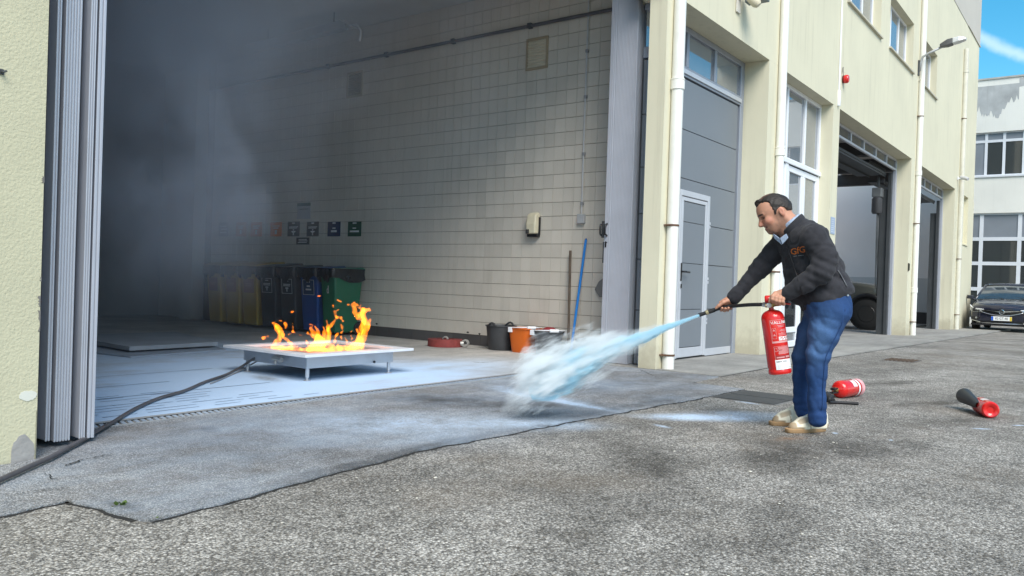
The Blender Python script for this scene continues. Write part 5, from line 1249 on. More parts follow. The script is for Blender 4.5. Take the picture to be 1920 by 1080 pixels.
# open neck
J.limb(H(1480, 412), H(1487, 424), .067, .067, .006, cut=True)
V, F = J.surface(); V = relax(V, F, 2, .5)
fleece = pm('charcoal_fleece', (.034, .034, .040), .95, var=.22, vs=18, bump=.35, bs=420, bd=.004); fleece.node_tree.nodes['Principled BSDF'].inputs['Sheen Weight'].default_value = .08
fleece.node_tree.nodes['Principled BSDF'].inputs['Specular IOR Level'].default_value = .15
JK = link('jacket', np_mesh('jacket', V, F, fleece), None, PER)
jkV = V
def ring_tube(pts, r, name, mat, parent, ry=None, closed=False):
    o = MB().tube(pts, r, 10, ry=ry).build(name, mat, parent, smooth=True); return o
# stand collar with seam, cuffs, pocket zip
nc = H(1486, 421); na = H(1476, 405)-nc; na /= np.linalg.norm(na); e1 = np.cross(na, (0, 1, 0)); e1 /= np.linalg.norm(e1); e2 = np.cross(na, e1)
def neck_ring(r, hgt, open_=.0, tilt=0, n=40, rx=1.0):
    return [nc+na*(hgt+tilt*cos(a))+(e1*cos(a)*r*rx+e2*sin(a)*r) for a in [open_+(2*pi-2*open_)*q/(n-1) for q in range(n)]]
sgn = 1 if (e1@np.array([-1, 0, -.3])) > 0 else -1; e1 = e1*sgn
def collar(name, mat, r0, r1, h0, h1, th, open_, tilt, parent):
    n = 40; R = []
    for (r, h) in ((r0, h0), (r1, h1), (r1-th, h1+.002), (r0-th*1.2, h0)): R.append(neck_ring(r, h, open_, tilt, n))
    mb = MB(); vs = [p for q in R for p in q]
    mb.add(vs, [(a*n+i, a*n+i+1, ((a+1) % 4)*n+i+1, ((a+1) % 4)*n+i) for a in range(4) for i in range(n-1)]+[(0, n, 2*n, 3*n), (n-1, 4*n-1, 3*n-1, 2*n-1)])
    return mb.build(name, mat, parent, smooth=True, sub=1)
shirt = pm('blue_check_shirt', (.36, .44, .58), .8, var=.28, vs=90, bump=.2, bs=200)
collar('shirt_collar', shirt, .074, .076, -.03, .030, .008, .22, -.012, PER)
collar('jacket_collar', fleece, .092, .092, -.05, .012, .014, .30, -.022, JK)
mb = MB(); a_, b_ = H(1452, 437, .03), H(1473, 449, .09)
mb.prism([H(1448, 436, .02), H(1461, 446, .075), H(1466, 458, .085), H(1452, 446, .03)], (0, -.006, -.004)); mb.prism([H(1463, 446, .08), H(1474, 438, .10), H(1478, 445, .11), H(1467, 457, .09)], (0, -.006, -.004))
mb.build('shirt_lapel', shirt, PER)
def on_surf(px, py, Vs, off=.002):
    """nearest jacket point in front of the viewer along the sight line of a pixel"""
    o = np.array([(Vector(EYE)-PB).dot(ex), (Vector(EYE)-PB).dot(dh), EYE[2]]); d = H(px, py)-o; d /= np.linalg.norm(d)
    t_ = (Vs-o)@d; dist = np.linalg.norm(Vs-o-t_[:, None]*d, axis=1); m_ = dist < .0075
    if not m_.any(): m_ = dist < dist.min()+.004
    return o+d*(t_[m_].min()-off)
pts = [on_surf(x, y, jkV) for x, y in ((1571, 507), (1577, 516), (1583, 527), (1588, 537))]
ring_tube([Vector(p) for p in pts], .0035, 'pocket_zip', pm('zip_grey', (.12, .12, .13), .4), JK)
p = on_surf(1590, 554, jkV, .003); MB().lathe([(.0, -.003), (.006, -.002), (.006, .002), (.0, .003)], 10, p, axis=(0, -1, 0)).build('hem_toggle', pm('toggle_metal', (.5, .5, .5), .3, metal=.8), JK)
pts = [on_surf(x, y, jkV, .001) for x, y in ((1474, 459), (1482, 480), (1489, 502), (1497, 524), (1503, 545))]
ring_tube([Vector(p) for p in pts], .0028, 'front_zip', pm('zip_black', (.010, .010, .012), .5), JK)
# embroidered orange letters on the chest
orange_thread = pm('orange_thread', (.62, .16, .02), .8, var=.15, vs=120)
def decal(txt, size, cx, cy, ang, mat, name, parent, Vs, pxm=272.0, squeeze=1.0):
    me = text_mesh(txt, size); co = np.zeros(len(me.vertices)*3); me.vertices.foreach_get('co', co); co = co.reshape(-1, 3)
    for q in co:
        u, v_ = q[0]*pxm*squeeze, q[1]*pxm; x_ = cx+u*cos(ang)+v_*sin(ang); y_ = cy+u*sin(ang)-v_*cos(ang); q[:] = on_surf(x_, y_, Vs, .0035)
    me.vertices.foreach_set('co', co.ravel()); me.materials.append(mat); me.update()
    return link(name, me, None, parent)
decal('G', .062, 1488, 472, -.10, orange_thread, 'chest_letter', JK, jkV); decal('f', .068, 1496, 470, -.10, orange_thread, 'chest_letter', JK, jkV); decal('G', .062, 1504, 468.5, -.10, orange_thread, 'chest_letter', JK, jkV)
mb = MB()
for i in range(9):
    if i in (3,): continue
    a_ = [on_surf(1488+i*2.2+q*1.4, 480.5-i*.25, jkV, .003) for q in (0, 1)]; mb.tube([Vector(a_[0]), Vector(a_[1])], .0016, 5)
mb.build('chest_print', pm('grey_thread', (.25, .25, .26), .8), JK)

# --- jeans
Q = Field((-.34, -.36, .03), (.40, .36, 1.02), .0062); k = .03
Q.limb(H(1551, 570, .04), H(1546, 570, -.04), .150, .145, .04)
Q.chain([H(1560, 584, .085), H(1546, 622, .09), H(1534, 664, .09), H(1531, 700, .09), H(1532, 752, .09), H(1533, 785, .09)], [.120, .099, .073, .063, .055, .060], .03)
Q.chain([H(1540, 590, -.085), H(1522, 625, -.10), H(1505, 668, -.11), H(1504, 705, -.11), H(1505, 752, -.11), H(1507, 770, -.11)], [.112, .098, .072, .064, .057, .060], .02)
def jcr(X, Y, Z):
    P = np.stack([X, Y, Z], -1); o = 0
    def local(c, r, d, fq, amp, ph=0):
        w_ = np.exp(-(((P-c)**2).sum(-1))/r**2); d = np.array(d, float); d /= np.linalg.norm(d); q = (P-c)@d; q2 = (P-c)@np.cross(d, (0, 1, 0))
        return amp*w_*np.sin(fq*q+ph+1.5*np.sin(q2*18+ph)+4*q2)
    for c in (H(1532, 775, .09), H(1506, 762, -.11)): o = o+local(c, .10, (.15, .1, 1), 115, .0055, 0)
    for c in (H(1530, 740, .09), H(1505, 735, -.11)): o = o+local(c, .09, (-.5, .2, 1), 80, .0028, 1)
    o = o+local(H(1540, 662, .12), .09, (.45, 0, 1), 95, .005, .5)+local(H(1506, 668, -.08), .08, (.45, 0, 1), 95, .005, .2)+local(H(1545, 612, .12), .13, (.8, 0, .6), 70, .005, .2)+local(H(1520, 610, -.05), .1, (.8, 0, .6), 70, .005, 1.2)
    return o*(.65+.5*bumps(P, 48, 20))+bumps(P, 8, 11)*.005+bumps(P*np.array([1, 1, .6]), 18, 30)*.003+grooves(P*np.array([.75, 1, 1.25]), 38, 17, .15)*.0042+grooves(P*np.array([1.2, 1, .8]), 68, 30, .13)*.0026
Q.warp(jcr)
V, F = Q.surface(); V = relax(V, F, 2, .5)
den = np.array([.012, .046, .145]); C = np.tile(den, (len(V), 1))
for c, r in ((H(1540, 618, .2), .12), (H(1524, 655, .17), .10), (H(1512, 615, .02), .11), (H(1498, 655, .0), .09)):
    C = mixv(C, .36*np.exp(-((V-c)**2).sum(1)/r**2), (.12, .24, .46))
C = C*(1+.16*bumps(V, 5, 26))[:, None]; C = mixv(C, sm(.35, .05, V[:, 2])*.35, (.010, .040, .15))
me = np_mesh('jeans', V, F, vmat('denim', .85, bump=.35, bs=500, bd=.003, var=.14, vs=110)); vcol(me, C); JE = link('jeans', me, None, PER)
pts = [on_surf(x, y, V, .001) for x, y in ((1586, 580), (1578, 610), (1563, 640), (1549, 668), (1545, 700), (1543, 735), (1541, 768))]
ring_tube([Vector(p) for p in pts], .0025, 'side_seam', pm('seam_blue', (.015, .05, .16), .9), JE)

# --- shoes
leather = pm('cream_leather', (.70, .66, .54), .5, var=.06, vs=30); suede = pm('taupe_suede', (.36, .285, .21), .9, var=.12, vs=50); gum = pm('gum_sole', (.40, .25, .13), .6, var=.08, vs=30)
def shoe(heel, toe, name):
    """built along its own length: x from heel to toe"""
    a, b = Vector(heel), Vector(toe); d = (b-a); ln = d.length; ang = math.atan2(d.y, d.x)
    s_ = link(name, MB().box(0, .001, 0, .001, .001, .002).mesh('seed', [leather]), None, PER, tuple(a), (0, 0, ang))
    sh = Field((-.04, -.085, -.005), (ln+.05, .085, .18), .0045); w0 = .046
    sh.chain([(.035, 0, .045), (.10, 0, .05), (ln*.62, .004, .042), (ln-.055, .006, .032)], [.042, .045, .044, .036], .03, (1, 1.0, 1))
    sh.limb((.035, 0, .045), (.045, 0, .105), .042, .047, .03); sh.limb((.06, 0, .10), (ln*.55, 0, .055), .045, .036, .04)
    sh.plane((0, 0, .022), (0, 0, -1), .004); sh.limb((.045, 0, .165), (.05, 0, .11), .045, .034, .01, cut=True)
    V, F = sh.surface(); V = relax(V, F, 1); me = np_mesh(name, V, F, vmat('shoe_leather', .55, var=.05, vs=40)); C = np.tile(np.array([.92, .89, .80]), (len(V), 1))
    x = V[:, 0]/ln; zz = V[:, 2]
    ov = sm(.80, .85, x+.6*(zz-.05))*sm(.075, .06, zz)
    ov = np.maximum(ov, sm(.46, .50, x)*sm(.016, .008, np.abs(zz-(.098-.085*(x-.45)))-.002)*sm(.80, .74, x)*sm(.012, .02, np.abs(V[:, 1]))*.75)
    ov = np.maximum(ov, sm(.08, .05, x)*sm(.062, .052, zz)); ov = np.maximum(ov, sm(.016, .012, np.abs(x-.50-.9*(zz-.03)))*sm(.09, .08, zz)*.8)
    ov = np.maximum(ov, sm(.044, .038, zz)*sm(.62, .70, x))
    C = mixv(C, ov, (.60, .52, .42)); vcol(me, C); s_.data = me
    mb = MB(); n = 36; rings = []
    for z, g in ((.0, -.003), (.004, .001), (.026, .003), (.029, -.002)):
        rg = []
        for q in range(n):
            th = 2*pi*q/n; cx = cos(th); sx_ = sin(th); lx = (ln-.0)/2+.004+g; wy = (.050+g)*(1.0 if cx > -.2 else .92)*(1-.10*max(0, -cx))
            rg.append((ln/2-.002+lx*math.copysign(abs(cx)**.8, cx), .004*cx+wy*math.copysign(abs(sx_)**.72, sx_), z))
        rings.append(rg)
    mb.loft(rings); mb.build('sole', gum, s_, auto=50)
    mb = MB()
    for i in range(5):
        x0 = ln*(.44+.062*i); z0 = .102-.0105*i
        mb.tube([(x0, -.026, z0-.012), (x0+.006, -.012, z0+.001), (x0+.010, .0, z0+.003), (x0+.006, .012, z0+.001), (x0, .026, z0-.012)], .0042, 6)
    mb.tube([(ln*.43, -.01, .108), (ln*.40, -.035, .085), (ln*.43, -.045, .06)], .004, 6); mb.build('laces', pm('cream_lace', (.62, .58, .46), .8), s_, smooth=True)
    mb = MB(); mb.lathe([(.034, .07), (.038, .13)], 16, (.052, 0, 0)); mb.build('sock', pm('dark_sock', (.03, .035, .05), .9), s_, smooth=True)
    return s_
G_ = lambda px, py: Vector(tuple(H(px, py, 0)))
def gl(px, py):
    p = Vector(on_z(px, py, 0))-PB; return (p.dot(ex), p.dot(dh), 0)
shoe(gl(1546, 808), gl(1474, 811), 'shoe'); shoe(gl(1508, 797), gl(1443, 797), 'shoe')

# ------------------------------------------------------------------ the extinguisher he holds, and two lying on the ground
def ext_body(name, parent, R_, Hh, mat=red_paint, ns=28, dome=.055, foot=True):
    pr = [(R_*.55, .0), (R_*.94, .002), (R_*1.0, .010), (R_, .028), (R_*.955, .034), (R_*.955, .042), (R_, .05)] if foot else [(R_*.35, .014), (R_*.5, .004), (R_*.8, .0), (R_*.96, .012), (R_, .04)]
    pr += [(R_, Hh-dome)]+[(R_*cos(a)*.80+R_*.20, Hh-dome+dome*sin(a)) for a in [pi/2*q/7 for q in range(1, 7)]]+[(R_*.22, Hh+.004), (R_*.20, Hh+.022)]
    mb = MB(); mb.lathe(pr, ns); return mb.build(name, mat, parent, auto=35)
def wrap(me_or_mb, R_, ang0, z0):
    """flat (x right, y up) print wrapped on a cylinder"""
    return None
p_top, p_bot = Vector(H(1446.5, 581, .13)), Vector(H(1463, 701, .13))
ax = (p_top-p_bot); Hh = ax.length; ax.normalize()
EXR = Matrix.Rotation(ROT, 4, 'Z')
EX = empty('fire_extinguisher', (0, 0, 0), 0, 'red powder fire extinguisher held up by the man, with black hose', 'fire extinguisher')
wl = lambda p: PB+ex*p[0]+dh*p[1]+Vector((0, 0, p[2]))
ez = (EXR.to_3x3() @ ax).normalized(); tov = (Vector(EYE)-wl(p_bot)).normalized(); ey = (tov-ez*tov.dot(ez)).normalized(); exx = ey.cross(ez)    # local: y towards viewer
M4 = Matrix((( -exx.x, ey.x, ez.x, wl(p_bot).x), (-exx.y, ey.y, ez.y, wl(p_bot).y), (-exx.z, ey.z, ez.z, wl(p_bot).z), (0, 0, 0, 1)))
M4 = Matrix(((exx.x, ey.x, ez.x, wl(p_bot).x), (exx.y, ey.y, ez.y, wl(p_bot).y), (exx.z, ey.z, ez.z, wl(p_bot).z), (0, 0, 0, 1)))
EX.matrix_world = M4
RX = .0735
eb = ext_body('cylinder', EX, RX, Hh)
sgx = -1.0 if exx.dot(ex) > 0 else 1.0     # sign that turns print-right into local x seen from the viewer
def cyl_pt(u, z, r): th = u/RX; z = Hh-(Hh-z)*.925; return (-sgx*r*sin(th) if False else (r*sin(th))*(1 if exx.dot(ex) > 0 else -1), r*cos(th), z)
class Print:
    def __init__(s, du=0.0): s.mb = MB(); s.du = du
    def bar(s, u0, u1, z0, z1, mi=0, dr=.0008):
        n = max(1, int((u1-u0)/.008)); vs = []
        for i in range(n+1):
            u = u0+(u1-u0)*i/n+s.du; vs += [cyl_pt(u, z0, RX+dr), cyl_pt(u, z1, RX+dr)]
        s.mb.add(vs, [(2*i, 2*i+2, 2*i+3, 2*i+1) for i in range(n)], mi)
    def frame(s, u0, u1, z0, z1, t_=.002, mi=0):
        s.bar(u0, u1, z0, z0+t_, mi); s.bar(u0, u1, z1-t_, z1, mi); s.bar(u0, u0+t_, z0, z1, mi); s.bar(u1-t_, u1, z0, z1, mi)
    def text(s, txt, size, u, z, mi=0, dr=.0010):
        me = text_mesh(txt, size, 'LEFT'); b = len(s.mb.v)
        s.mb.add([cyl_pt(v.co.x+u+s.du, v.co.y+z, RX+dr) for v in me.vertices], [tuple(p.vertices) for p in me.polygons], mi); bpy.data.meshes.remove(me)
pink = pm('pink_print', (.62, .30, .30), .5); ink = pm('dark_ink', (.05, .05, .07), .6); redink = pm('red_ink', (.30, .02, .02), .5)
pr = Print(.022); zt = Hh
pr.frame(-.045, .075, zt-.235, zt-.072, .0022, 1)
pr.text('VALLE', .030, -.040, zt-.092); 
for i in range(5): pr.bar(.044+i*.0085, .050+i*.0085, zt-.101, zt-.083, 0)
rs = random.Random(2)
for k, (a_, b_, z) in enumerate(((-.0, .055, .112), (.004, .05, .121), (.02, .06, .142), (.012, .068, .150), (.02, .056, .162), (.0, .07, .171), (.004, .062, .180))): pr.bar(a_, b_, zt-z-.0035, zt-z, 1)
pr.frame(-.038, -.012, zt-.205, zt-.13, .0018, 1)
for k in range(2): pr.mb.add([cyl_pt(-.033+pr.du, zt-.150-k*.034, RX+.001), cyl_pt(-.017+pr.du, zt-.150-k*.034, RX+.001), cyl_pt(-.025+pr.du, zt-.135-k*.034, RX+.001)], [(0, 1, 2)], 1)
for k in range(3):
    pr.bar(.0+k*.026, .022+k*.026, zt-.218, zt-.192, 0); pr.bar(.004+k*.026, .008+k*.026, zt-.214, zt-.204, 3, .0013); pr.bar(.011+k*.026, .018+k*.026, zt-.206, zt-.196, 3, .0013)
pr.bar(-.045, .075, zt-.234, zt-.222, 1, .0005)
pr.frame(-.040, .078, zt-.375, zt-.258, .002, 1); 
for k in range(8): pr.bar(-.016+.002*(k % 3), .072-.006*(k % 2), zt-.268-k*.0065, zt-.264-k*.0065, 1)
pr.frame(-.036, -.020, zt-.295, zt-.268, .002, 1); pr.bar(-.012, .01, zt-.289, zt-.284, 3, .0012)
pr.bar(-.036, .078, zt-.347, zt-.322, 3, .0009); pr.bar(-.03, .022, zt-.341, zt-.333, 1, .0012); pr.bar(.03, .07, zt-.341, zt-.329, 1, .0012)
pr.bar(-.042, .080, zt-.422, zt-.352, 0, .0011)
for k in range(8):
    if k != 4: pr.bar(-.034+k*.0085, -.029+k*.0085, zt-.371, zt-.361, 2, .0014)
for k in range(4): pr.bar(-.030, .0-.004*k, zt-.392-k*.007, zt-.390-k*.007, 4, .0014)
for k in range(6): pr.bar(.010+k*.011, .013+k*.011, zt-.411, zt-.407, 2, .0014)
pr.mb.build('label_print', [white_paint, pink, ink, redink, pm('grey_print', (.45, .46, .48), .6)], EX)
mb = MB(); mb.lathe([(.018, Hh+.015), (.022, Hh+.02), (.022, Hh+.04), (.015, Hh+.045), (.015, Hh+.06)], 14); mb.tube([(-.05, 0, Hh+.032), (.035, .0, Hh+.032)], .013, 10); mb.build('valve', brass, EX, auto=40)
mb = MB(); mb.lathe([(.012, -.008), (.017, -.004), (.017, .008), (.010, .012)], 14, (.012, .03, Hh+.032), axis=(0, 1, 0)); mb.build('gauge', pm('gauge_white', (.7, .7, .68), .3), EX, auto=40)
R2 = 1 if exx.dot(ex) > 0 else -1
mb = MB()
mb.loft([[(R2*q[0], y_, Hh+q[1]) for y_ in (-.014, .014) for q in ((x_, z_-.006), (x_, z_+.006))] for x_, z_ in ()] ) if False else None
def lever(pts, w_, th):
    m_ = MB(); rings = []
    for x_, z_ in pts: rings.append([(R2*x_, -w_, Hh+z_-th), (R2*x_, w_, Hh+z_-th), (R2*x_, w_, Hh+z_+th), (R2*x_, -w_, Hh+z_+th)])
    return m_.loft(rings)
lever([(-.030, .075), (-.015, .088), (.03, .083), (.075, .070), (.105, .058)], .016, .006).build('lever', red_paint, EX, bevel=.004)
lever([(-.028, .058), (.0, .062), (.05, .045), (.10, .028), (.125, .022)], .015, .006).build('carry_handle', red_paint, EX, bevel=.004)
mb = MB(); mb.lathe([(.022, -.02), (.026, -.01), (.026, .015), (.02, .022)], 14, (R2*-.012, 0, Hh+.072), axis=(1, 0, .1)); mb.build('lever_boss', red_paint, EX, auto=40)
inv = M4.inverted()
hp_ = [wl(H(*q)) for q in ((1440, 571, .13), (1425, 571, .10), (1405, 571.5, .02), (1385, 573, -.08), (1370, 574.5, -.155), (1356, 576.5, -.172), (1340, 581, -.176), (1326, 586, -.178))]
mb = MB(); mb.tube([inv @ p for p in smooth_path([Vector(p) for p in hp_])], .0125, 12); mb.build('hose', rubber, EX, smooth=True)
a_, b_ = wl(H(1340, 581, -.176)), wl(H(1309, 591.5, -.18)); mb = MB(); mb.tube([inv @ a_, inv @ (a_+(b_-a_)*.55), inv @ (a_+(b_-a_)*.56), inv @ b_], [.0155, .0155, .013, .014], 12); mb.build('nozzle', rubber, EX, auto=40)
c_ = a_+(b_-a_)*.36; mb = MB(); mb.tube([inv @ c_, inv @ (c_+(b_-a_)*.15)], .0168, 12); mb.build('nozzle_ring', pm('brass_ring', (.6, .5, .3), .3, metal=.7), EX, auto=40)
mb = MB(); mb.tube([inv @ hp_[0], inv @ (Vector(hp_[0]).lerp(Vector(hp_[1]), .6))], .016, 12); mb.build('ferrule', pm('steel_ferrule', (.6, .6, .6), .3, metal=.9), EX, auto=40)

def lying(name, base_px, top_px, Rr, label, horn):
    b = Vector(on_z(*base_px, Rr)); t_ = Vector(on_z(*top_px, Rr)); ax_ = t_-b; Hl = ax_.length; ax_.normalize(); e_ = empty(name, (0, 0, 0), 0, label, 'fire extinguisher')
    yv = Vector((0, 0, 1)); xv = yv.cross(ax_).normalized(); e_.matrix_world = Matrix(((xv.x, yv.x, ax_.x, b.x), (xv.y, yv.y, ax_.y, b.y), (xv.z, yv.z, ax_.z, b.z), (0, 0, 0, 1)))
    return e_, Hl, b, t_, ax_
E2, H2, b2, t2, a2 = lying('fire_extinguisher', (1607, 726), (1566, 731), .078, 'red extinguisher lying behind the man with a powder dusted base', 0)
pw_red = pm('dusty_red', (.62, .10, .10), .7, var=.3, vs=14)
def band(parent, name, z0, z1, mat, Rr, a0=0, a1=2*pi, dr=.001):
    n = 24; mb = MB(); vs = []
    for i in range(n+1):
        th = a0+(a1-a0)*i/n; vs += [(Rr*sin(th)*(1+dr/Rr), Rr*cos(th)*(1+dr/Rr), z0), (Rr*sin(th)*(1+dr/Rr), Rr*cos(th)*(1+dr/Rr), z1)]
    mb.add(vs, [(2*i, 2*i+2, 2*i+3, 2*i+1) for i in range(n)]); return mb.build(name, mat, parent, smooth=True)
ext_body('cylinder', E2, .078, .36, dome=.05)
band(E2, 'white_band', .085, .112, white_paint, .078); band(E2, 'powder_dust', .004, .06, pm('powdered_red', (.70, .35, .37), .9, var=.25, vs=20), .078)
mb = MB()
for s in (1, -1):
    vs = []
    for i in range(9):
        th = s*.35+(i/8-.5)*.0+s*(-.55+1.1*i/8) if False else (-1.25+.9*i/8)*s
        vs += [(.0792*sin(th), .0792*cos(th), .135), (.0792*sin(th), .0792*cos(th), .205)]
    mb.add(vs, [(2*i, 2*i+2, 2*i+3, 2*i+1) for i in range(8)])
mb.build('paper_label', pm('paper_pink', (.72, .60, .60), .6, var=.2, vs=40), E2)
mb = MB(); mb.lathe([(.018, .36), (.022, .375), (.022, .40), (.014, .41)], 12); mb.build('valve', brass, E2, auto=40)
mb = MB(); mb.loft([[(x_, y_, z_) for x_, y_ in ((-.02, .0), (.02, .0), (.02, .02), (-.02, .02))] for z_ in (.38, .45)]); mb.loft([[(x_, y_-.03, z_) for x_, y_ in ((-.02, .0), (.02, .0), (.02, .015), (-.02, .015))] for z_ in (.37, .47)]); mb.build('handle', black_pl, E2, bevel=.004)
i2 = E2.matrix_world.inverted(); hz_ = [Vector(on_z(*q)) for q in ((1560, 742, .07), (1555, 748, .05), (1556, 754, .018), (1570, 754.5, .014), (1590, 755.5, .014), (1610, 757, .014))]
mb = MB(); mb.tube([i2 @ p for p in smooth_path(hz_)], .0125, 10); mb.build('hose', rubber, E2, smooth=True)
mb = MB(); mb.tube([i2 @ Vector(on_z(1549, 744, .04)), i2 @ Vector(on_z(1563, 752, .02))], [.05, .018], 12); mb.build('hose_clip', rubber, E2, auto=40)
E3, H3, b3, t3, a3 = lying('fire_extinguisher', (1858, 769), (1833, 757), .066, 'small red carbon dioxide extinguisher lying at the right with black horn', 1)
ext_body('cylinder', E3, .066, .33, dome=.06, foot=False)
mb = MB()
vs = []
for i in range(7):
    th = -.5+1.0*i/6; vs += [(.0672*sin(th), .0672*cos(th), .10), (.0672*sin(th), .0672*cos(th), .19)]
mb.add(vs, [(2*i, 2*i+2, 2*i+3, 2*i+1) for i in range(6)]); mb.build('paper_label', pm('paper_white', (.66, .62, .60), .6, var=.2, vs=40), E3)
i3 = E3.matrix_world.inverted(); h0, h1 = Vector(on_z(1832, 758, .085)), Vector(on_z(1808, 742, .11))
mb = MB(); d_ = h1-h0; mb.tube([i3 @ (h0-d_*.12), i3 @ (h0+d_*.1), i3 @ (h0+d_*.45), i3 @ h1], [.024, .034, .046, .064], 18, caps=False); mb.tube([i3 @ h1, i3 @ (h0+d_*.5), i3 @ (h0+d_*.3)], [.058, .040, .001], 18, caps=False); mb.build('horn', pm('horn_black', (.022, .024, .028), .45, var=.1), E3, auto=40)
mb = MB(); mb.lathe([(.016, .33), (.02, .35), (.02, .38), (.012, .39)], 12); mb.box(-.016, .016, .01, .022, .34, .46); mb.box(-.016, .016, -.02, -.008, .34, .45); mb.build('valve', black_pl, E3, auto=40)

# ------------------------------------------------------------------ far white building
XFB = 38.0; KF = XFB/36.0
FB = empty('white_building', (0, 0, 0), 0, 'white building at the end of the yard with stained parapet and ribbon windows', 'building')
def fz(z): return .93+(z-.93)*KF
zs = dict(g=-.3, l0=.05, l1=fz(4.22), u0=fz(5.65), u1=fz(7.35), top=fz(9.38))
YA, YBk = -16.0, 9.0
mb = MB(); mb.box(XFB, XFB+.3, YA, YBk, zs['l1'], zs['u0']); mb.box(XFB, XFB+.3, YA, YBk, zs['u1'], zs['top']); mb.box(XFB, XFB+.3, YA, YBk, -.4, .05)
for y in (6.2, -1.2, -8): mb.box(XFB, XFB+.3, y-.3, y+.3, zs['u0'], zs['u1'])
mb.build('wall', whitewall, FB)
mb = MB(); mb.box(XFB+.301, XFB+9, YA, YBk, zs['top']-.5, zs['top']-.3); mb.box(XFB+8, XFB+9, YA, YBk, -.4, zs['top']-.5); mb.build('roof', pinkgrey, FB)
mb = MB(); mb.box(XFB-.04, XFB+.34, YA, YBk, zs['top']+.001, zs['top']+.07); mb.build('coping', pm('coping', (.42, .41, .38), .9, var=.25, vs=2, coords='P'), FB)
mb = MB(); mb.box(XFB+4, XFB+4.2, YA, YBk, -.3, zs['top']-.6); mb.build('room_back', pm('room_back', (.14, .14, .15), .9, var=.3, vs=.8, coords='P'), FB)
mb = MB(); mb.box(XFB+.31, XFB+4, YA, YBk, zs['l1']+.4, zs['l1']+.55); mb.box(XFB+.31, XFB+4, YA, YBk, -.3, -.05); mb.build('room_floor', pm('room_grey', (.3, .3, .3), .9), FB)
# flaking bare plaster under the coping
m_bare = pm('bare_plaster', (.40, .41, .41), .9, var=.22, vs=1.5, detail=8, coords='P', streak=.4, dirt=(.26, .26, .25))
def ragpoly(y0, y1, ztop, depth, seed, n=40):
    rs = random.Random(seed); pts = [(XFB-.006, y0, ztop), (XFB-.006, y1, ztop)]; d = depth*.6
    for i in range(n+1):
        t_ = i/n; d = min(depth, max(depth*.1, d+rs.uniform(-.16, .16)*depth)); pts.append((XFB-.006, y1+(y0-y1)*t_, ztop-d-rs.uniform(0, .05)))
    mb = MB(); mb.prism(pts, (.004, 0, 0)); return mb.build('bare_patch', m_bare, FB)
ragpoly(4.95, 3.45, zs['top']-.25, 1.3, 4); ragpoly(3.45, -3.0, zs['top']-.05, .35, 6); ragpoly(2.9, 1.8, zs['top']-.3, .9, 8); ragpoly(-4, -9, zs['top']-.2, 1.0, 12)
# windows: upper ribbon and lower glazing, each light framed
m_frl = pm('far_white_frame', (.66, .68, .72), .4, var=.04); g_far = glass('far_glass', (.035, .04, .045), .06, .88)
g_panel = pm('grey_infill', (.20, .22, .25), .35, var=.08, vs=1, coords='P')
def light(name, y0, y1, z0, z1, gm=g_far, w_=.05, x=XFB+.10, ym=(), zm=()):
    mb = MB(); a, b = min(y0, y1), max(y0, y1)
    mb.box(x, x+.06, a, b, z0, z0+w_); mb.box(x, x+.06, a, b, z1-w_, z1); mb.box(x+.001, x+.059, a, a+w_, z0+w_, z1-w_); mb.box(x+.001, x+.059, b-w_, b, z0+w_, z1-w_)
    for q in ym: mb.box(x+.002, x+.058, q-w_/2, q+w_/2, z0+w_, z1-w_)
    fr = mb.build(name, m_frl, FB)
    ed = sorted([a+w_/1, b-w_]+[v for q in ym for v in (q-w_/2, q+w_/2)])
    for i in range(0, len(ed), 2):
        g = MB(); g.box(x+.03, x+.036, ed[i]-.004, ed[i+1]+.004, z0+w_-.004, z1-w_+.004); g.build('pane', gm, fr)
uz = zs['u0']; ut = zs['u1']; tz = ut-.36
yy = [6.0, 4.48, 3.30, 2.1, .9, -.9]
ysplit = KF
Ys = [6.0, 5.2, 4.30*KF, 3.70*KF, 3.05*KF, 2.4*KF, 1.2, 0, -.9]
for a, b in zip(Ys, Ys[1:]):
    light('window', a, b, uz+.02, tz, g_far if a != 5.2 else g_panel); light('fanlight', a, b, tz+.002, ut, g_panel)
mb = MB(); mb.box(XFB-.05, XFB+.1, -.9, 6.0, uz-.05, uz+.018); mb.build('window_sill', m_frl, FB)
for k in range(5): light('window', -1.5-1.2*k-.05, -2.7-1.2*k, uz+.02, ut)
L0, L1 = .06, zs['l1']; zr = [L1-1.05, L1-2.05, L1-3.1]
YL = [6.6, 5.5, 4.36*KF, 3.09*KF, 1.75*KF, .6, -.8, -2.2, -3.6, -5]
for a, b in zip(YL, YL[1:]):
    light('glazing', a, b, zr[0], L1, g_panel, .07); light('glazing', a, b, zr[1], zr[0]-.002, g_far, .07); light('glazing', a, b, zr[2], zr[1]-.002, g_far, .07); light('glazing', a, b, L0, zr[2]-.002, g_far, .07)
mb = MB(); y_ = 3.95*KF
mb.box(XFB+.6, XFB+.66, y_-.04, y_+.04, 0, 3.2); mb.box(XFB+.6, XFB+.66, y_-.04, y_+.75, 3.2, 3.28); mb.box(XFB+.6, XFB+.66, y_+.68, y_+.75, 0, 3.2); mb.build('inner_door_frame', m_frl, FB)
mb = MB(); mb.box(XFB+.5, XFB+.56, 3.5*KF, 3.56*KF, 0, 3.4); mb.build('inner_post', pm('post_blue', (.30, .36, .44), .5), FB)

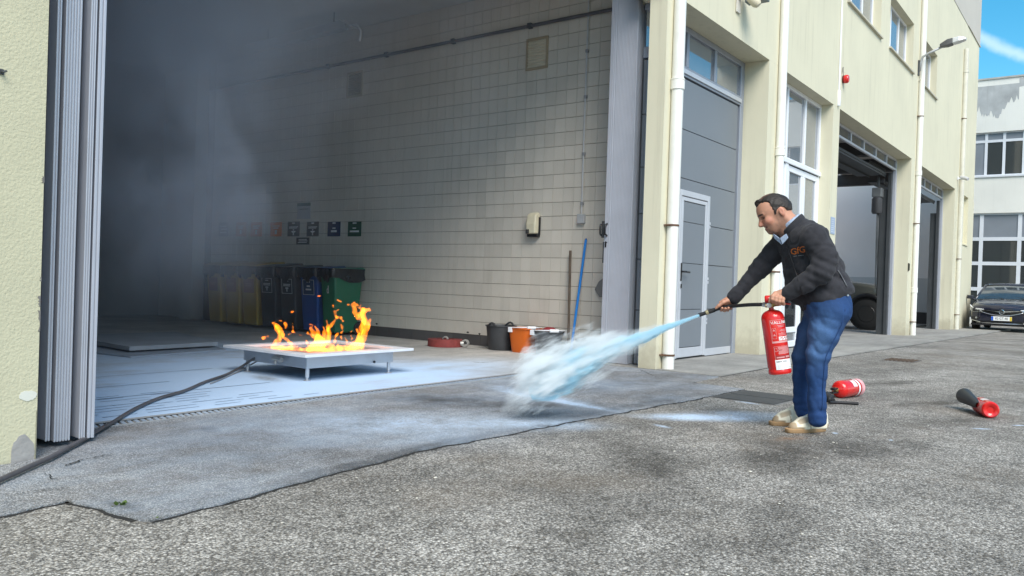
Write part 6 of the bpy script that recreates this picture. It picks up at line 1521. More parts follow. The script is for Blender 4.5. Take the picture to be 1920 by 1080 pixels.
# ------------------------------------------------------------------ parked hatchback seen from the front
m_navy = pm('navy_paint', (.012, .014, .032), .18, var=.06, coat=1.0, metal=.35); chrome = pm('chrome', (.72, .73, .76), .12, metal=1, var=.03); m_blackgl = pm('gloss_black', (.010, .010, .012), .2)
m_lamp = pm('lamp_glass', (.42, .43, .44), .08, metal=.6, var=.4, vs=25, coat=1)
CX, CY = 30.0, on_X(1878.5, 583, 30.0)[1]
CAR = empty('parked_car', (CX, CY, gz(31)-.005), pi, 'dark navy hatchback parked nose out beside the end of the cream building', 'car')   # local +x = forward
hw = .955
def ring(x, w, zb, zl, zh, crown, low=.8):
    half = [(0, zb), (w*low, zb), (w*.97, zb+.07), (w, zb+.22), (w*1.0, zl), (w*.955, zl+.10), (w*.86, zh), (w*.5, zh+crown*.8), (0, zh+crown)]
    return [(x, y, z) for y, z in half]+[(x, -y, z) for y, z in half[-2:0:-1]]
mb = MB()
mb.loft([ring(-4.62, hw*.80, .42, .75, .95, .02), ring(-4.5, hw*.92, .34, .80, 1.02, .02), ring(-3.7, hw*.99, .24, .84, 1.08, .02), ring(-2.2, hw, .22, .82, 1.06, .02), ring(-1.25, hw, .22, .80, 1.05, .03), ring(-.75, hw*.99, .22, .78, 1.00, .045), ring(-.30, hw*.955, .22, .74, .90, .05), ring(-.08, hw*.89, .23, .70, .815, .05), ring(.0, hw*.80, .27, .62, .72, .04)])
body = mb.build('body', m_navy, CAR, smooth=True, sub=2)
gh = [(-1.22, .80, 1.03, .0), (-.98, .76, 1.13, .02)]
mb = MB()
def gring(x, wb, wt, z0, z1): return [(x, -wb, z0), (x, -wt, z1), (x, -wt*.5, z1+.025), (x, 0, z1+.032), (x, wt*.5, z1+.025), (x, wt, z1), (x, wb, z0)]
mb.loft([gring(-1.02, .86, .84, 1.00, 1.04), gring(-1.35, .87, .78, 1.02, 1.22), gring(-1.95, .87, .68, 1.03, 1.51), gring(-2.6, .87, .655, 1.04, 1.575), gring(-3.5, .86, .64, 1.04, 1.54), gring(-4.3, .84, .66, 1.04, 1.30), gring(-4.5, .82, .7, 1.02, 1.1)])
mb.build('greenhouse', pm('car_glass', (.035, .042, .045), .04, var=.1, coat=1, spec=.9), CAR, auto=60)
mb = MB(); mb.loft([[(x, y, z+.012) for x, y, z in gring(x_, .0, w_, z_, z_)[1:6]]+[(x_, w_*.9, z_-.02), (x_, -w_*.9, z_-.02)] for x_, w_, z_ in ((-1.95, .69, 1.512), (-2.15, .685, 1.545), (-2.6, .67, 1.578), (-3.5, .65, 1.545), (-4.3, .66, 1.31))]); mb.build('roof', m_navy, CAR, smooth=True)
for s in (-1, 1):
    mb = MB(); mb.tube([(-.98, s*.88, 1.0), (-1.35, s*.80, 1.225), (-1.95, s*.69, 1.505), (-2.2, s*.675, 1.55)], .032, 8); mb.build('windscreen_pillar', m_navy, CAR, smooth=True)
    mb = MB(); mb.tube([(-2.0, s*.70, 1.56), (-3.2, s*.67, 1.60), (-4.0, s*.66, 1.45)], .018, 6); mb.build('roof_rail', m_blackgl, CAR, smooth=True)
    mb = MB(); mb.loft([[(-1.10, s*.90, 1.02), (-1.10, s*1.14, 1.04), (-1.10, s*1.14, 1.17), (-1.10, s*.94, 1.16)], [(-.98, s*.95, 1.03), (-.98, s*1.10, 1.05), (-.98, s*1.10, 1.15), (-.98, s*.97, 1.14)]]); mb.tube([(-1.08, s*.86, 1.0), (-1.05, s*.98, 1.05)], .03, 8); mb.build('wing_mirror', pm('mirror_navy', (.016, .018, .03), .3), CAR, bevel=.03, seg=3)
    # headlight follows the corner of the nose
    mb = MB(); pts = [(.012, s*.50, .705), (-.055, s*.70, .725), (-.16, s*.84, .76), (-.34, s*.918, .83), (-.36, s*.925, .775), (-.20, s*.905, .665), (-.06, s*.78, .615), (.004, s*.60, .625)]
    mb.prism(pts, (.022, s*.02, .004)); hl_ = mb.build('headlight', m_lamp, CAR, bevel=.01)
    mb = MB(); mb.lathe([(.042, -.01), (.042, .03), (.02, .04)], 14, (-.005, s*.76, .675), axis=(1, s*.5, 0)); mb.lathe([(.032, -.01), (.032, .03), (.02, .04)], 14, (.02, s*.64, .665), axis=(1, s*.3, 0)); mb.build('projector', m_blackgl, hl_, auto=40)
    mb = MB(); mb.prism([(.0, s*.50, .72), (-.065, s*.70, .742), (-.165, s*.845, .778), (-.345, s*.92, .845), (-.345, s*.923, .835), (-.165, s*.85, .764), (-.06, s*.705, .728), (.006, s*.50, .708)], (.030, s*.02, 0)); mb.build('day_light', white_paint, hl_)
    mb = MB(); mb.prism([(.0, s*.60, .46), (-.07, s*.86, .47), (-.07, s*.86, .40), (.0, s*.62, .395)], (.02, s*.012, 0)); fl = mb.build('fog_recess', m_blackgl, CAR, bevel=.008)
    mb = MB(); mb.lathe([(.03, 0), (.03, .03), (.01, .036)], 12, (-.01, s*.70, .435), axis=(1, s*.3, 0)); mb.build('fog_light', m_lamp, fl, auto=40)
    mb = MB(); mb.prism([(.012, s*.58, .30), (-.05, s*.86, .36), (-.05, s*.86, .375), (.012, s*.58, .315)], (.02, s*.01, 0)); mb.build('chrome_blade', chrome, CAR)
mb = MB(); g0 = [(.045, y, .735-.035*(abs(y)/.52)**0+.0*y) for y in ()]
ys_ = np.linspace(-.56, .56, 15)
mb.loft([[(.030-.10*abs(y)**2, y, .700+.01*abs(y)), (.030-.10*abs(y)**2, y, .545+.115*abs(y/.56)**2.2), (-.03-.1*abs(y)**2, y, .545+.115*abs(y/.56)**2.2), (-.03-.1*abs(y)**2, y, .70)] for y in ys_]); gr_ = mb.build('grille', m_blackgl, CAR)
mb = MB()
for z in (.595, .625): mb.loft([[(.036-.10*abs(y)**2, y, z+q) for q in (0, .01)]+[(.025-.10*abs(y)**2, y, z+q) for q in (.01, 0)] for y in ys_[2:-2]])
mb.build('grille_bar', m_blackgl, gr_)
mb = MB()
for s in (-1, 1): mb.loft([[(.05-.10*abs(y)**2, y, .648-.022*(1-abs(y)/.56)+.045*abs(y/.56)), (.05-.10*abs(y)**2, y, .648+.018*(1-abs(y)/.56)+.045*abs(y/.56)), (.03-.10*abs(y)**2, y, .648+.018*(1-abs(y)/.56)+.045*abs(y/.56)), (.03-.10*abs(y)**2, y, .648-.022*(1-abs(y)/.56)+.045*abs(y/.56))] for y in s*np.linspace(.07, .55, 8)])
mb.build('chrome_bar', chrome, gr_)
mb = MB(); mb.tube([(.036-.10*abs(y)**2, y, .535+.115*abs(y/.6)**2.2) for y in np.linspace(-.6, .6, 17)], .012, 6); mb.build('grille_trim', chrome, gr_, smooth=True)
mb = MB(); n = 28
mb.lathe([(.066, -.010), (.078, -.008), (.078, .008), (.066, .010), (.060, .004), (.060, -.004)], n, (.062, 0, .645), axis=(1, 0, 0), cap=False)
mb.prism([(.060, -.085, .655), (.060, -.005, .655), (.060, -.005, .665), (.060, .085, .635), (.060, .005, .635), (.060, .005, .625)], (.008, 0, 0)); mb.build('round_emblem', chrome, CAR, auto=40)
mb = MB(); mb.lathe([(.062, 0), (.062, .004)], 24, (.052, 0, .645), axis=(1, 0, 0)); mb.build('emblem_back', m_blackgl, CAR)
# number plate
mb = MB(); mb.box(.024, .036, -.285, .285, .365, .50); pl_ = mb.build('number_plate', pm('plate_white', (.78, .78, .78), .4, var=.02), CAR, bevel=.004)
mb = MB(); mb.box(.0362, .0372, .225, .283, .370, .495); mb.build('yellow_band', pm('plate_yellow', (.70, .50, .03), .4), pl_)
mb = MB(); mb.box(.0362, .0372, -.283, -.225, .370, .495); mb.build('blue_band', pm('plate_blue', (.01, .09, .50), .4), pl_)
me = text_mesh('82-GT-48', .118); 
for v in me.vertices: x_, y_ = v.co.x, v.co.y; v.co = (.0375, -x_*-1*1 if False else x_*.74, y_*.92+.433)
# seen from the front the local +y axis lies to the viewer's left after the half turn
for v in me.vertices: v.co.y = -v.co.y*-1
me.materials.append(pm('plate_ink', (.02, .02, .025), .5)); o = link('plate_letters', me, None, pl_)
mb = MB(); mb.box(-.02, .012, -.60, .60, .285, .355); mb.box(-.30, -.0, -.86, .86, .20, .262); mb.build('lower_grille', m_blackgl, CAR, bevel=.01)
mb = MB(); mb.tube([(.025-.16*abs(y)**2, y, .275+.03*abs(y)**2) for y in np.linspace(-.7, .7, 13)], .014, 6); mb.build('chrome_lip', chrome, CAR, smooth=True)
for y0, y1 in ((-.62, .05), (-.02, .66)):
    mb = MB(); mb.tube([(-.93, y1, 1.03), (-1.15, (y0+y1)/2, 1.13), (-1.12, y0, 1.11)], .010, 6); mb.build('wiper', black_pl, CAR)
wm_ = MB(); wm_.lathe([(.20, -.10), (.30, -.10), (.335, -.07), (.335, .07), (.30, .10), (.20, .10)], 26, axis=(0, 1, 0)); wme = wm_.mesh('wheel', [rubber], True)
rm_ = MB(); rm_.lathe([(.05, -.09), (.21, -.095), (.22, .095), (.05, .07)], 20, axis=(0, 1, 0)); rme = rm_.mesh('rim', [alu], True)
for x in (-.82, -3.72):
    for s in (-1, 1): w0 = link('wheel', wme, None, CAR, (x, s*.80, .335)); link('rim', rme, None, w0)
mb = MB(); mb.box(-1.18, -1.10, .05, .42, 1.045, 1.05); mb.build('dash_paper', white_paint, CAR)

# ------------------------------------------------------------------ pickup nosing out of the vehicle bay
PX_, PY0 = 23.35, 4.85
m_olive = pm('olive_paint', (.085, .086, .074), .35, var=.06, coat=.6)
PK = empty('pickup_truck', (PX_+.98, PY0, gz(22)+.035), -pi/2, 'dark olive pickup with chunky black tyre standing inside the vehicle bay', 'pickup truck')  # local +x forward = -Y
def pring(x, w, zb, zs_, zt, r_=.06): 
    half = [(0, zb), (w*.95, zb), (w, zb+.12), (w, zs_), (w*.985, zt-.05), (w*.90, zt), (0, zt+.03)]
    return [(x, y, z) for y, z in half]+[(x, -y, z) for y, z in half[-2:0:-1]]
mb = MB(); hw2 = .98
mb.loft([pring(-5.4, hw2, .62, 1.0, 1.25), pring(-3.4, hw2, .60, 1.05, 1.30), pring(-1.6, hw2, .60, 1.05, 1.32), pring(-1.3, hw2, .62, 1.08, 1.30), pring(-.6, hw2*.985, .72, 1.05, 1.235), pring(-.18, hw2*.93, .72, 1.0, 1.16), pring(-.02, hw2*.82, .70, .95, 1.08)])
mb.build('body', m_olive, PK, auto=50, bevel=.02)
mb = MB(); mb.loft([[(-1.35, -.86, 1.30), (-1.35, .86, 1.30), (-1.4, .84, 1.34), (-1.4, -.84, 1.34)], [(-2.1, -.86, 1.30), (-2.1, .86, 1.30), (-2.1, .72, 1.90), (-2.1, -.72, 1.90)], [(-3.4, -.86, 1.30), (-3.4, .86, 1.30), (-3.3, .72, 1.95), (-3.3, -.72, 1.95)], [(-3.6, -.86, 1.30), (-3.6, .86, 1.30), (-3.5, .74, 1.45), (-3.5, -.74, 1.45)]]); mb.build('cab_glass', pm('car_glass', (.035, .042, .045), .04), PK, bevel=.02)
mb = MB(); mb.box(-3.45, -1.95, -.74, .74, 1.93, 1.99); mb.build('roof', m_olive, PK, bevel=.03)
for s in (-1, 1):
    mb = MB(); mb.tube([(-.62+.505*cos(a), s*.985, .44+.505*sin(a)) for a in [pi*(-.02+1.04*q/16) for q in range(17)]], .055, 8); mb.build('arch_flare', black_pl, PK, smooth=True)
    mb = MB(); mb.prism([(-.62+.46*cos(2*pi*q/24), s*.60, .44+.46*sin(2*pi*q/24)) for q in range(24)], (0, s*.386, 0)); mb.build('wheel_well', pm('well_black', (.006, .006, .006), .9), PK)
    mb = MB(); mb.prism([(-.10, s*.945, 1.09), (-.36, s*.985, 1.13), (-.34, s*.985, 1.0), (-.08, s*.93, .95), (.0, s*.78, .95), (.01, s*.76, 1.05)], (.02, s*.012, 0)); h_ = mb.build('headlight', pm('bright_lamp', (.75, .76, .78), .06, metal=.8, var=.5, vs=18), PK, bevel=.01)
    mb = MB(); mb.prism([(-.36, s*.998, 1.14), (-.42, s*.998, 1.15), (-.20, s*.996, .97), (-.12, s*.99, .95)], (.0, s*.014, 0)); mb.build('lamp_shade', black_pl, h_)
    mb = MB(); mb.lathe([(.05, 0), (.05, .04)], 14, (-.06, s*.90, 1.0), axis=(.6, s, 0)); mb.build('projector', white_paint, h_)
mb = MB(); mb.loft([[(-.16, y, z) for y, z in ((-1.0, .45), (1.0, .45), (1.0, .92), (-1.0, .92))], [(.08, y, z) for y, z in ((-.92, .50), (.92, .50), (.92, .88), (-.92, .88))]]); mb.build('bumper', black_pl, PK, bevel=.03)
mb = MB(); mb.box(-.03, .02, -.6, .6, .90, 1.08); mb.build('grille', black_pl, PK)
mb = MB(); mb.box(-3.3, -1.25, -1.02, -.92, .42, .50); mb.box(-3.3, -1.25, .92, 1.02, .42, .50); mb.build('side_step', pm('step_alloy', (.5, .5, .5), .4, metal=.6), PK)
tyre = MB(); tyre.lathe([(.22, -.13), (.38, -.135), (.425, -.10), (.43, 0), (.425, .10), (.38, .135), (.22, .13)], 40, axis=(0, 1, 0)); tm_ = tyre.mesh('wheel', [pm('tyre_black', (.020, .020, .020), .8, var=.2, vs=20)], True)
tread = MB()
for q in range(30):
    a = 2*pi*q/30
    for s in (-1, 1):
        c_ = Vector((cos(a+.05*s), 0, sin(a+.05*s))); t__ = Vector((-sin(a), 0, cos(a)))
        p = c_*.425+Vector((0, s*.08, 0)); tread.prism([p+t__*.03+Vector((0, -.045, 0)), p+t__*.03+Vector((0, .045, 0)), p-t__*.03+Vector((0, .045, 0)), p-t__*.03+Vector((0, -.045, 0))], c_*.018)
tre = tread.mesh('tread', [pm('tyre_black', (.02, .02, .02), .8)])
rim = MB(); rim.lathe([(.02, .06), (.06, .075), (.10, .06), (.17, .05), (.20, .10), (.225, .132), (.20, .128)], 24, axis=(0, 1, 0), cap=False)
for q in range(6): rim.lathe([(.013, .06), (.013, .09)], 8, (.085*cos(q*pi/3), 0, .085*sin(q*pi/3)), axis=(0, 1, 0))
rim.lathe([(.02, -.06), (.06, -.075), (.10, -.06), (.17, -.05), (.20, -.10), (.225, -.132), (.20, -.128)], 24, axis=(0, 1, 0), cap=False)
for q in range(6): rim.lathe([(.013, -.09), (.013, -.06)], 8, (.085*cos(q*pi/3), 0, .085*sin(q*pi/3)), axis=(0, 1, 0))
rmm = rim.mesh('rim', [pm('black_rim', (.012, .012, .013), .3, metal=.3)], True)
for x in (-.62, -4.2):
    for s in (-1, 1):
        w0 = link('wheel', tm_, None, PK, (x, s*.86, .435)); link('rim', rmm, None, w0); link('tread', tre, None, w0)

# ------------------------------------------------------------------ chain door drive hanging in the bay
a = on_X(1645, 362, 21.7)
t = empty('door_drive', (21.15, 4.78, on_Y(1645, 362, 4.78)[2]), 0, 'grey motor drive with hanging chain loops at the top corner of the bay', 'motor')
mb = MB(); mb.box(-.15, .13, -.10, .12, -.10, .13); mb.build('gear_case', pm('drive_grey', (.15, .155, .16), .5, var=.15), t, bevel=.02)
mdk = pm('motor_dark', (.05, .05, .055), .5); MB().lathe([(.10, -.2), (.12, -.16), (.12, .16), (.08, .2)], 18, (-.1, 0, -.30), axis=(0, 0, 1)).build('motor', mdk, t, auto=40); MB().lathe([(.06, -.1), (.06, .1)], 12, (.12, -.02, -.26), axis=(1, 0, 0)).build('gearbox', mdk, t, auto=40); MB().lathe([(.07, -.05), (.07, .05)], 12, (.1, -.06, .30), axis=(0, 1, 0)).build('chain_wheel', mdk, t, auto=40)
mb = MB(); mb.tube([(-1.2, 0, .62), (.5, 0, .62)], .05, 10); mb.tube([(0, 0, .16), (0, 0, .62)], .03, 8); mb.build('shaft', alu_dark, t)
mb = MB()
for (x0, dx, zb) in ((-.16, .10, -2.3), (-.08, .26, -2.0), (.02, .10, -2.5), (.10, .28, -2.2)):
    mb.tube([(x0, -.02, -.2), (x0+dx*.2, -.02, zb*.5), (x0+dx, -.02, zb), (x0+dx*1.3, -.02, zb*.55), (x0+dx*.4+.05, -.02, -.2)], .013, 5)
mb.build('chain', alu_dark, t, smooth=True)

# ------------------------------------------------------------------ fire: glowing gas, thicker where it is yellow
def vol_mat(name, sc_col, density, em_col=None, em=0.0, ns=None, veil=0.0, aniso=0.0):
    mt = bpy.data.materials.new(name); mt.use_nodes = True; t = mt.node_tree; t.nodes.clear()
    out = N(t, 'ShaderNodeOutputMaterial'); pv = N(t, 'ShaderNodeVolumePrincipled'); pv.inputs['Color'].default_value = (*sc_col, 1); pv.inputs['Density'].default_value = density
    pv.inputs['Anisotropy'].default_value = aniso
    if em_col: pv.inputs['Emission Color'].default_value = (*em_col, 1); pv.inputs['Emission Strength'].default_value = em
    L(t, pv.outputs[0], out.inputs['Volume']); tr_ = N(t, 'ShaderNodeBsdfTransparent')
    if veil:
        df = N(t, 'ShaderNodeBsdfDiffuse'); df.inputs[0].default_value = (*sc_col, 1); mx = N(t, 'ShaderNodeMixShader'); mx.inputs[0].default_value = veil; L(t, tr_.outputs[0], mx.inputs[1]); L(t, df.outputs[0], mx.inputs[2]); L(t, mx.outputs[0], out.inputs['Surface'])
    return mt, t, pv, out
m_fire, tf, pf, of = vol_mat('flame_gas', (0, 0, 0), 0.0, (1.0, .235, .008), 8)
tcf = N(tf, 'ShaderNodeNewGeometry'); nf = noise(tf, tcf.outputs['Position'], 17, 4, .6, (1, 1, .5)); L(tf, rng(tf, nf, .36, .64, 7, 40), pf.inputs['Emission Strength'])
tr_ = N(tf, 'ShaderNodeBsdfTransparent'); em_ = N(tf, 'ShaderNodeEmission'); em_.inputs[0].default_value = (1, .13, .01, 1); em_.inputs[1].default_value = .02; ad_ = N(tf, 'ShaderNodeAddShader'); L(tf, tr_.outputs[0], ad_.inputs[0]); L(tf, em_.outputs[0], ad_.inputs[1]); L(tf, ad_.outputs[0], of.inputs['Surface'])
D0 = 7.72
flames = [
 # left cluster
 [(512, 652, 7), (520, 640, 8), (528, 628, 6), (520, 616, 7.5), (514, 606, 5), (522, 600, 3.5), (530, 603, 2)],
 [(515, 650, 6), (540, 652, 6), (553, 648, 5), (541, 640, 5), (530, 630, 4)], [(500, 636, 2), (494, 634, 4), (502, 630, 3.5), (508, 636, 2)],
 [(541, 628, 2.5), (550, 622, 3), (549, 612, 2.5), (548, 606, 1.5)], [(550, 622, 3), (560, 627, 3), (566, 630, 1.6)], [(556, 650, 3), (545, 651, 4), (530, 652, 4)],
 [(534, 606, 1.4), (538, 611, 1.4), (536, 616, 1)],
 # middle cluster
 [(580, 656, 9), (592, 648, 12), (604, 640, 10), (590, 626, 9), (584, 616, 6), (588, 610, 3), (580, 609, 2)], [(572, 617, 2), (578, 624, 4), (586, 630, 6)], [(575, 640, 2.5), (580, 650, 4), (592, 655, 6), (610, 655, 6)],
 [(600, 650, 9), (612, 640, 7), (618, 626, 5), (614, 612, 4), (612, 601, 2.5)], [(614, 618, 4), (622, 606, 5), (630, 596, 5), (628, 584, 4), (634, 580, 2)], [(630, 594, 4), (638, 597, 4), (642, 603, 2.5), (646, 602, 1)],
 [(636, 603, 2.5), (641, 613, 3), (640, 623, 3), (645, 620, 2)], [(622, 652, 3), (628, 640, 4), (630, 630, 3), (634, 626, 2)], [(618, 648, 2), (622, 658, 2.5), (634, 660, 3), (646, 655, 3)],
 [(638, 632, 2), (640, 640, 2.5), (634, 648, 3)],
 # right cluster
 [(650, 655, 6), (662, 650, 8), (676, 646, 10), (680, 634, 9), (684, 622, 8), (688, 610, 7), (682, 600, 7), (676, 592, 8), (682, 582, 8), (692, 580, 4), (696, 584, 2)],
 [(672, 596, 6), (666, 584, 5.5), (662, 574, 6), (666, 568, 4), (672, 572, 3.5)], [(658, 571, 2), (652, 571, 1.2)], [(664, 575, 5), (674, 576, 3), (676, 572, 1)], [(680, 580, 5), (684, 576, 3), (680, 573, 1.5)],
 [(690, 606, 3), (693, 598, 3), (691, 612, 2.5), (690, 628, 2)], [(648, 650, 3), (650, 640, 3), (648, 632, 2.5)], [(656, 648, 3), (660, 634, 3.5), (656, 624, 2.5), (662, 620, 2.5)], [(668, 640, 4), (672, 626, 3.5), (670, 618, 2.5)],
 [(688, 632, 2), (688, 628, 1.4)],
 # along the burner
 [(508, 654, 5), (545, 655, 5), (580, 656, 7), (610, 657, 9), (640, 655, 8), (678, 651, 8)], [(585, 648, 7), (605, 646, 9), (622, 648, 6)], [(655, 646, 6), (672, 642, 8)], [(524, 640, 4), (522, 622, 5), (518, 608, 4)], [(592, 640, 6), (596, 622, 6), (590, 612, 4)], [(606, 640, 5), (610, 622, 4), (606, 612, 2)], [(672, 640, 6), (678, 618, 7), (684, 600, 6), (680, 586, 6)],
 # loose licks
 [(545, 585, 2), (549, 583, 1.5)], [(621, 568, 1.3), (627, 563, 2.5), (634, 564, 2.6), (639, 565, 1.5)], [(625, 572, 1.6), (627, 575, 1)], [(596, 555, 1), (606, 554, 1.6), (613, 555, 1)], [(698, 645, .8), (699, 643, .8)]]
rs = random.Random(4); pxm = D0/FPX
allp = []
for fl in flames:
    dz = rs.uniform(-.16, .16); allp.append([(at_d(x+rs.uniform(-1, 1), y+rs.uniform(-1, 1), D0+dz+rs.uniform(-.02, .02)), r*pxm*.74) for x, y, r in fl])
lo = np.min([p for f in allp for p, r in f], 0)-.09; hi = np.max([p for f in allp for p, r in f], 0)+.09
Ff = Field(lo, hi, .0055)
for f in allp: Ff.chain([p for p, r in f], [max(r, .0055) for p, r in f], .009)
def flick(X, Y, Z):
    P = np.stack([X, Y, Z*.8], -1); return bumps(P, 2, 30)*.010+bumps(P, 12, 62)*.0075+bumps(P, 22, 120)*.0035+grooves(P, 5, 40, .16)*.006
Ff.warp(flick)
V, F = Ff.surface(); V = relax(V, F, 2, .5)
o = link('fire', np_mesh('fire', V, F, m_fire), None, None); tag(o, 'orange and yellow flames leaping from the steel burner tray', 'fire', kind='thing')
try: m_fire.cycles.volume_step_rate = .12
except Exception: pass

# ------------------------------------------------------------------ powder jet: dense cyan core inside a thin ragged veil, both of them floating dust
JD = lambda px: 5.60-.20*(1309-px)/350
jo = np.array(at_d(1309, 591.5, JD(1309))); je = np.array(at_d(957, 757, JD(957)))
jl = np.linalg.norm(je-jo); ju = (je-jo)/jl
jw = np.cross(ju, (0, 0, 1)); jw /= np.linalg.norm(jw); jv = np.cross(jw, ju)      # ju along, jv upwards, jw sideways
def jprof(x, pts):
    xs_, ys_ = zip(*pts); return np.interp(x, xs_, ys_)
JET = {'core': dict(c=[(0, 0), (.35, .035), (.55, .048), (.72, .03), (.85, .0)], r=[(0, .012), (.1, .020), (.2, .031), (.4, .054), (.56, .084), (.68, .115), (.78, .10), (.9, .04)]),
       'veil': dict(c=[(0, 0), (.3, .045), (.6, .085), (.8, .090), (.92, .045), (1.03, -.01)], r=[(0, .014), (.2, .045), (.4, .115), (.6, .180), (.78, .190), (.92, .125), (1.05, .03)])}
def float_curve(t, src, pts, lo, hi):
    fc = N(t, 'ShaderNodeFloatCurve'); cv = fc.mapping.curves[0]; P = [(x/1.1, (y-lo)/(hi-lo)) for x, y in pts]
    cv.points[0].location = P[0]; cv.points[1].location = P[-1]
    for p in P[1:-1]: cv.points.new(*p)
    fc.mapping.update(); L(t, mth(t, 'DIVIDE', src, 1.1), fc.inputs['Value']); return rng(t, fc.outputs[0], 0, 1, lo, hi, False)
def jet(name, kind, col, dens, erode, nsc, gain, eps, grow, ss, smin=0.0):
    pc, prr = JET[kind]['c'], JET[kind]['r']
    mt, t, pv, out = vol_mat(name, col, dens, aniso=-.15, veil=eps)
    g = N(t, 'ShaderNodeNewGeometry')
    rel = N(t, 'ShaderNodeVectorMath', operation='SUBTRACT'); rel.inputs[1].default_value = jo; L(t, g.outputs['Position'], rel.inputs[0])
    def dot(v):
        q = N(t, 'ShaderNodeVectorMath', operation='DOT_PRODUCT'); q.inputs[1].default_value = v; L(t, rel.outputs[0], q.inputs[0]); return q.outputs['Value']
    u = mth(t, 'DIVIDE', dot(ju), jl); v_, w_ = dot(jv), dot(jw)
    cc = float_curve(t, u, pc, -.05, .2); rr = float_curve(t, u, prr, 0, .25)
    cb = N(t, 'ShaderNodeCombineXYZ'); L(t, mth(t, 'MULTIPLY', u, jl*.26), cb.inputs[0]); L(t, v_, cb.inputs[1]); L(t, w_, cb.inputs[2])
    n1 = noise(t, cb.outputs[0], nsc, 7, .68); n2 = noise(t, cb.outputs[0], nsc*2.6, 5, .7)
    d = mth(t, 'SQRT', mth(t, 'ADD', mth(t, 'POWER', mth(t, 'ABSOLUTE', mth(t, 'SUBTRACT', v_, cc), 0), 2.0), mth(t, 'POWER', mth(t, 'ABSOLUTE', w_, 0), 2.0)), 0)
    d = mth(t, 'DIVIDE', d, rr)
    far = mth(t, 'ADD', rng(t, u, .02, .45, .45, 1.0), rng(t, u, .6, 1.05, 0, .9))
    nn = mth(t, 'ADD', mth(t, 'MULTIPLY', mth(t, 'SUBTRACT', n1, .5), 2.0*erode), mth(t, 'MULTIPLY', mth(t, 'SUBTRACT', n2, .5), 1.1*erode))
    e = mth(t, 'ADD', mth(t, 'SUBTRACT', 1.0, d), mth(t, 'MULTIPLY', nn, far))
    dn = rng(t, e, smin, smin+gain, 0, 1)
    thin = rng(t, u, .12, .8, 1.0, .42) if kind == 'core' else mth(t, 'MULTIPLY', rng(t, u, .15, .75, .5, 1.0), rng(t, u, .78, 1.04, 1.0, .12))
    L(t, mth(t, 'MULTIPLY', mth(t, 'MULTIPLY', dn, thin), dens), pv.inputs['Density'])
    try: mt.cycles.volume_step_rate = ss
    except Exception: pass
    # a closed hull just large enough for the cloud
    xs_ = np.linspace(-.004, 1.06 if kind == 'veil' else .90, 30); R_ = []
    for x in xs_:
        c = jo+ju*jl*x+jv*jprof(x, pc); r = jprof(x, prr)*grow+.004
        R_.append([tuple(c+jv*r*cos(2*pi*q/18)+jw*r*sin(2*pi*q/18)) for q in range(18)])
    mb = MB(); mb.loft(R_); return mb.build(name, mt, None, smooth=True)
o = jet('powder_jet', 'veil', (.94, .98, 1.0), 30, 1.7, 11, .8, .004, 1.45, .12, .12); tag(o, 'wispy pale blue powder cloud spreading from the nozzle towards the tray', 'powder', kind='thing')
o2 = jet('dense_core', 'core', (.64, .895, 1.0), 210, 1.3, 15, .75, .006, 1.3, .08); o2.parent = o; o2['label'] = 'denser cyan core of the powder jet'

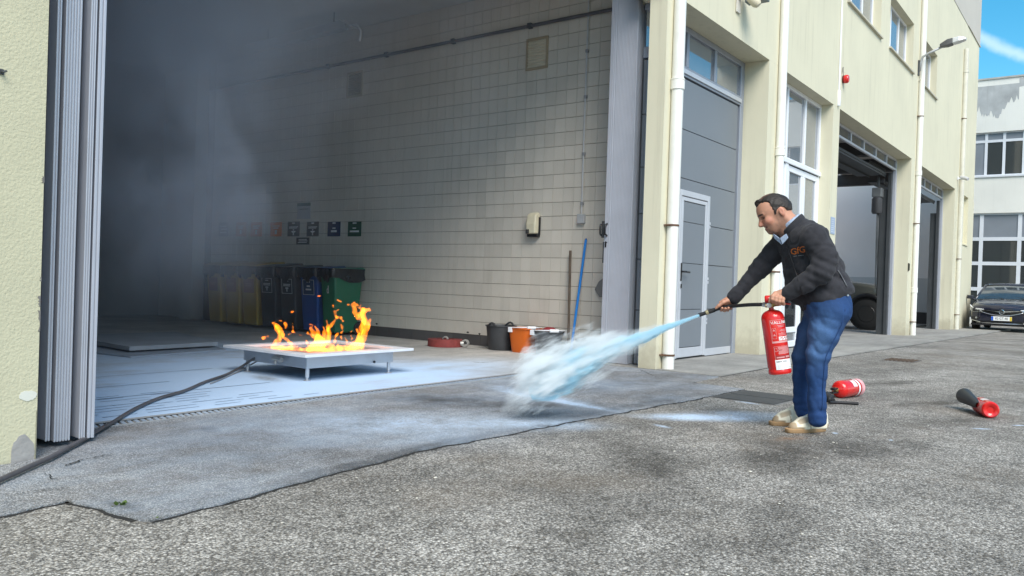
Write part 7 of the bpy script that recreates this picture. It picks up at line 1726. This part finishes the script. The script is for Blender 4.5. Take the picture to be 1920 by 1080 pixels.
# ------------------------------------------------------------------ smoke under the ceiling of the open hall
mt, t, pv, out = vol_mat('grey_smoke', (.56, .615, .70), .2, aniso=.0)
g = N(t, 'ShaderNodeNewGeometry'); pos = g.outputs['Position']; sx_ = N(t, 'ShaderNodeSeparateXYZ'); L(t, pos, sx_.inputs[0]); X_, Y_, Z_ = sx_.outputs
wn = N(t, 'ShaderNodeTexNoise'); wn.inputs['Scale'].default_value = .75; wn.inputs['Detail'].default_value = 3; L(t, pos, wn.inputs['Vector'])
w0_ = N(t, 'ShaderNodeVectorMath', operation='SUBTRACT'); w0_.inputs[1].default_value = (.5, .5, .5); L(t, wn.outputs['Color'], w0_.inputs[0])
w1_ = N(t, 'ShaderNodeVectorMath', operation='MULTIPLY_ADD'); w1_.inputs[1].default_value = (3.2, 3.2, 1.0); L(t, w0_.outputs[0], w1_.inputs[0]); L(t, pos, w1_.inputs[2]); wp = w1_.outputs[0]
sw_ = N(t, 'ShaderNodeSeparateXYZ'); L(t, wp, sw_.inputs[0]); XW_ = sw_.outputs[0]
leftn = rng(t, XW_, 8.8, 3.4, 0, 1); back = rng(t, Y_, 7.5, 14.0, .06, 1.0); high = rng(t, Z_, .2, 3.2, .16, 1.0)
n1 = noise(t, pos, .55, 5, .6, (1, 1, .55)); n2 = noise(t, wp, 1.3, 4, .6, (1, 1, .5))
w1 = rng(t, n1, .38, .62, .05, 1.8); w2 = rng(t, n2, .38, .62, .1, 1.7)
body_ = mth(t, 'MULTIPLY', mth(t, 'MULTIPLY', leftn, back), mth(t, 'MULTIPLY', high, mth(t, 'MULTIPLY', w1, w2)))
roof_ = mth(t, 'MULTIPLY', rng(t, Z_, 1.2, 4.6, .0, 1.0), mth(t, 'MULTIPLY', w1, rng(t, Y_, 4.9, 8.0, .25, 1)))
plume_ = mth(t, 'MULTIPLY', blob(t, wp, 5.0, 8.2, .95, 2.8, .95, 1.0), mth(t, 'MULTIPLY', rng(t, Z_, .3, 2.2, 0, 1), w2))
roof_ = mth(t, 'MULTIPLY', roof_, rng(t, X_, 9, 5.5, .35, 1.3))
veil2 = mth(t, 'MULTIPLY', blob(t, wp, 4.6, 8.6, .9, 3.6, 2.6, 1.0), mth(t, 'MULTIPLY', rng(t, Z_, 1.6, 4.0, 0, 1), w1))
dn = mth(t, 'ADD', mth(t, 'ADD', mth(t, 'ADD', mth(t, 'MULTIPLY', body_, .62), mth(t, 'MULTIPLY', veil2, .26)), mth(t, 'MULTIPLY', roof_, .04)), mth(t, 'MULTIPLY', plume_, .85))
dn = mth(t, 'ADD', dn, .0015); L(t, dn, pv.inputs['Density'])
mb = MB(); mb.box(-.98, 9.02, 5.0, 15.98, .02, 5.01); o = mb.build('smoke', mt); tag(o, 'dark blue grey smoke filling the left and upper part of the hall', 'smoke', kind='stuff')
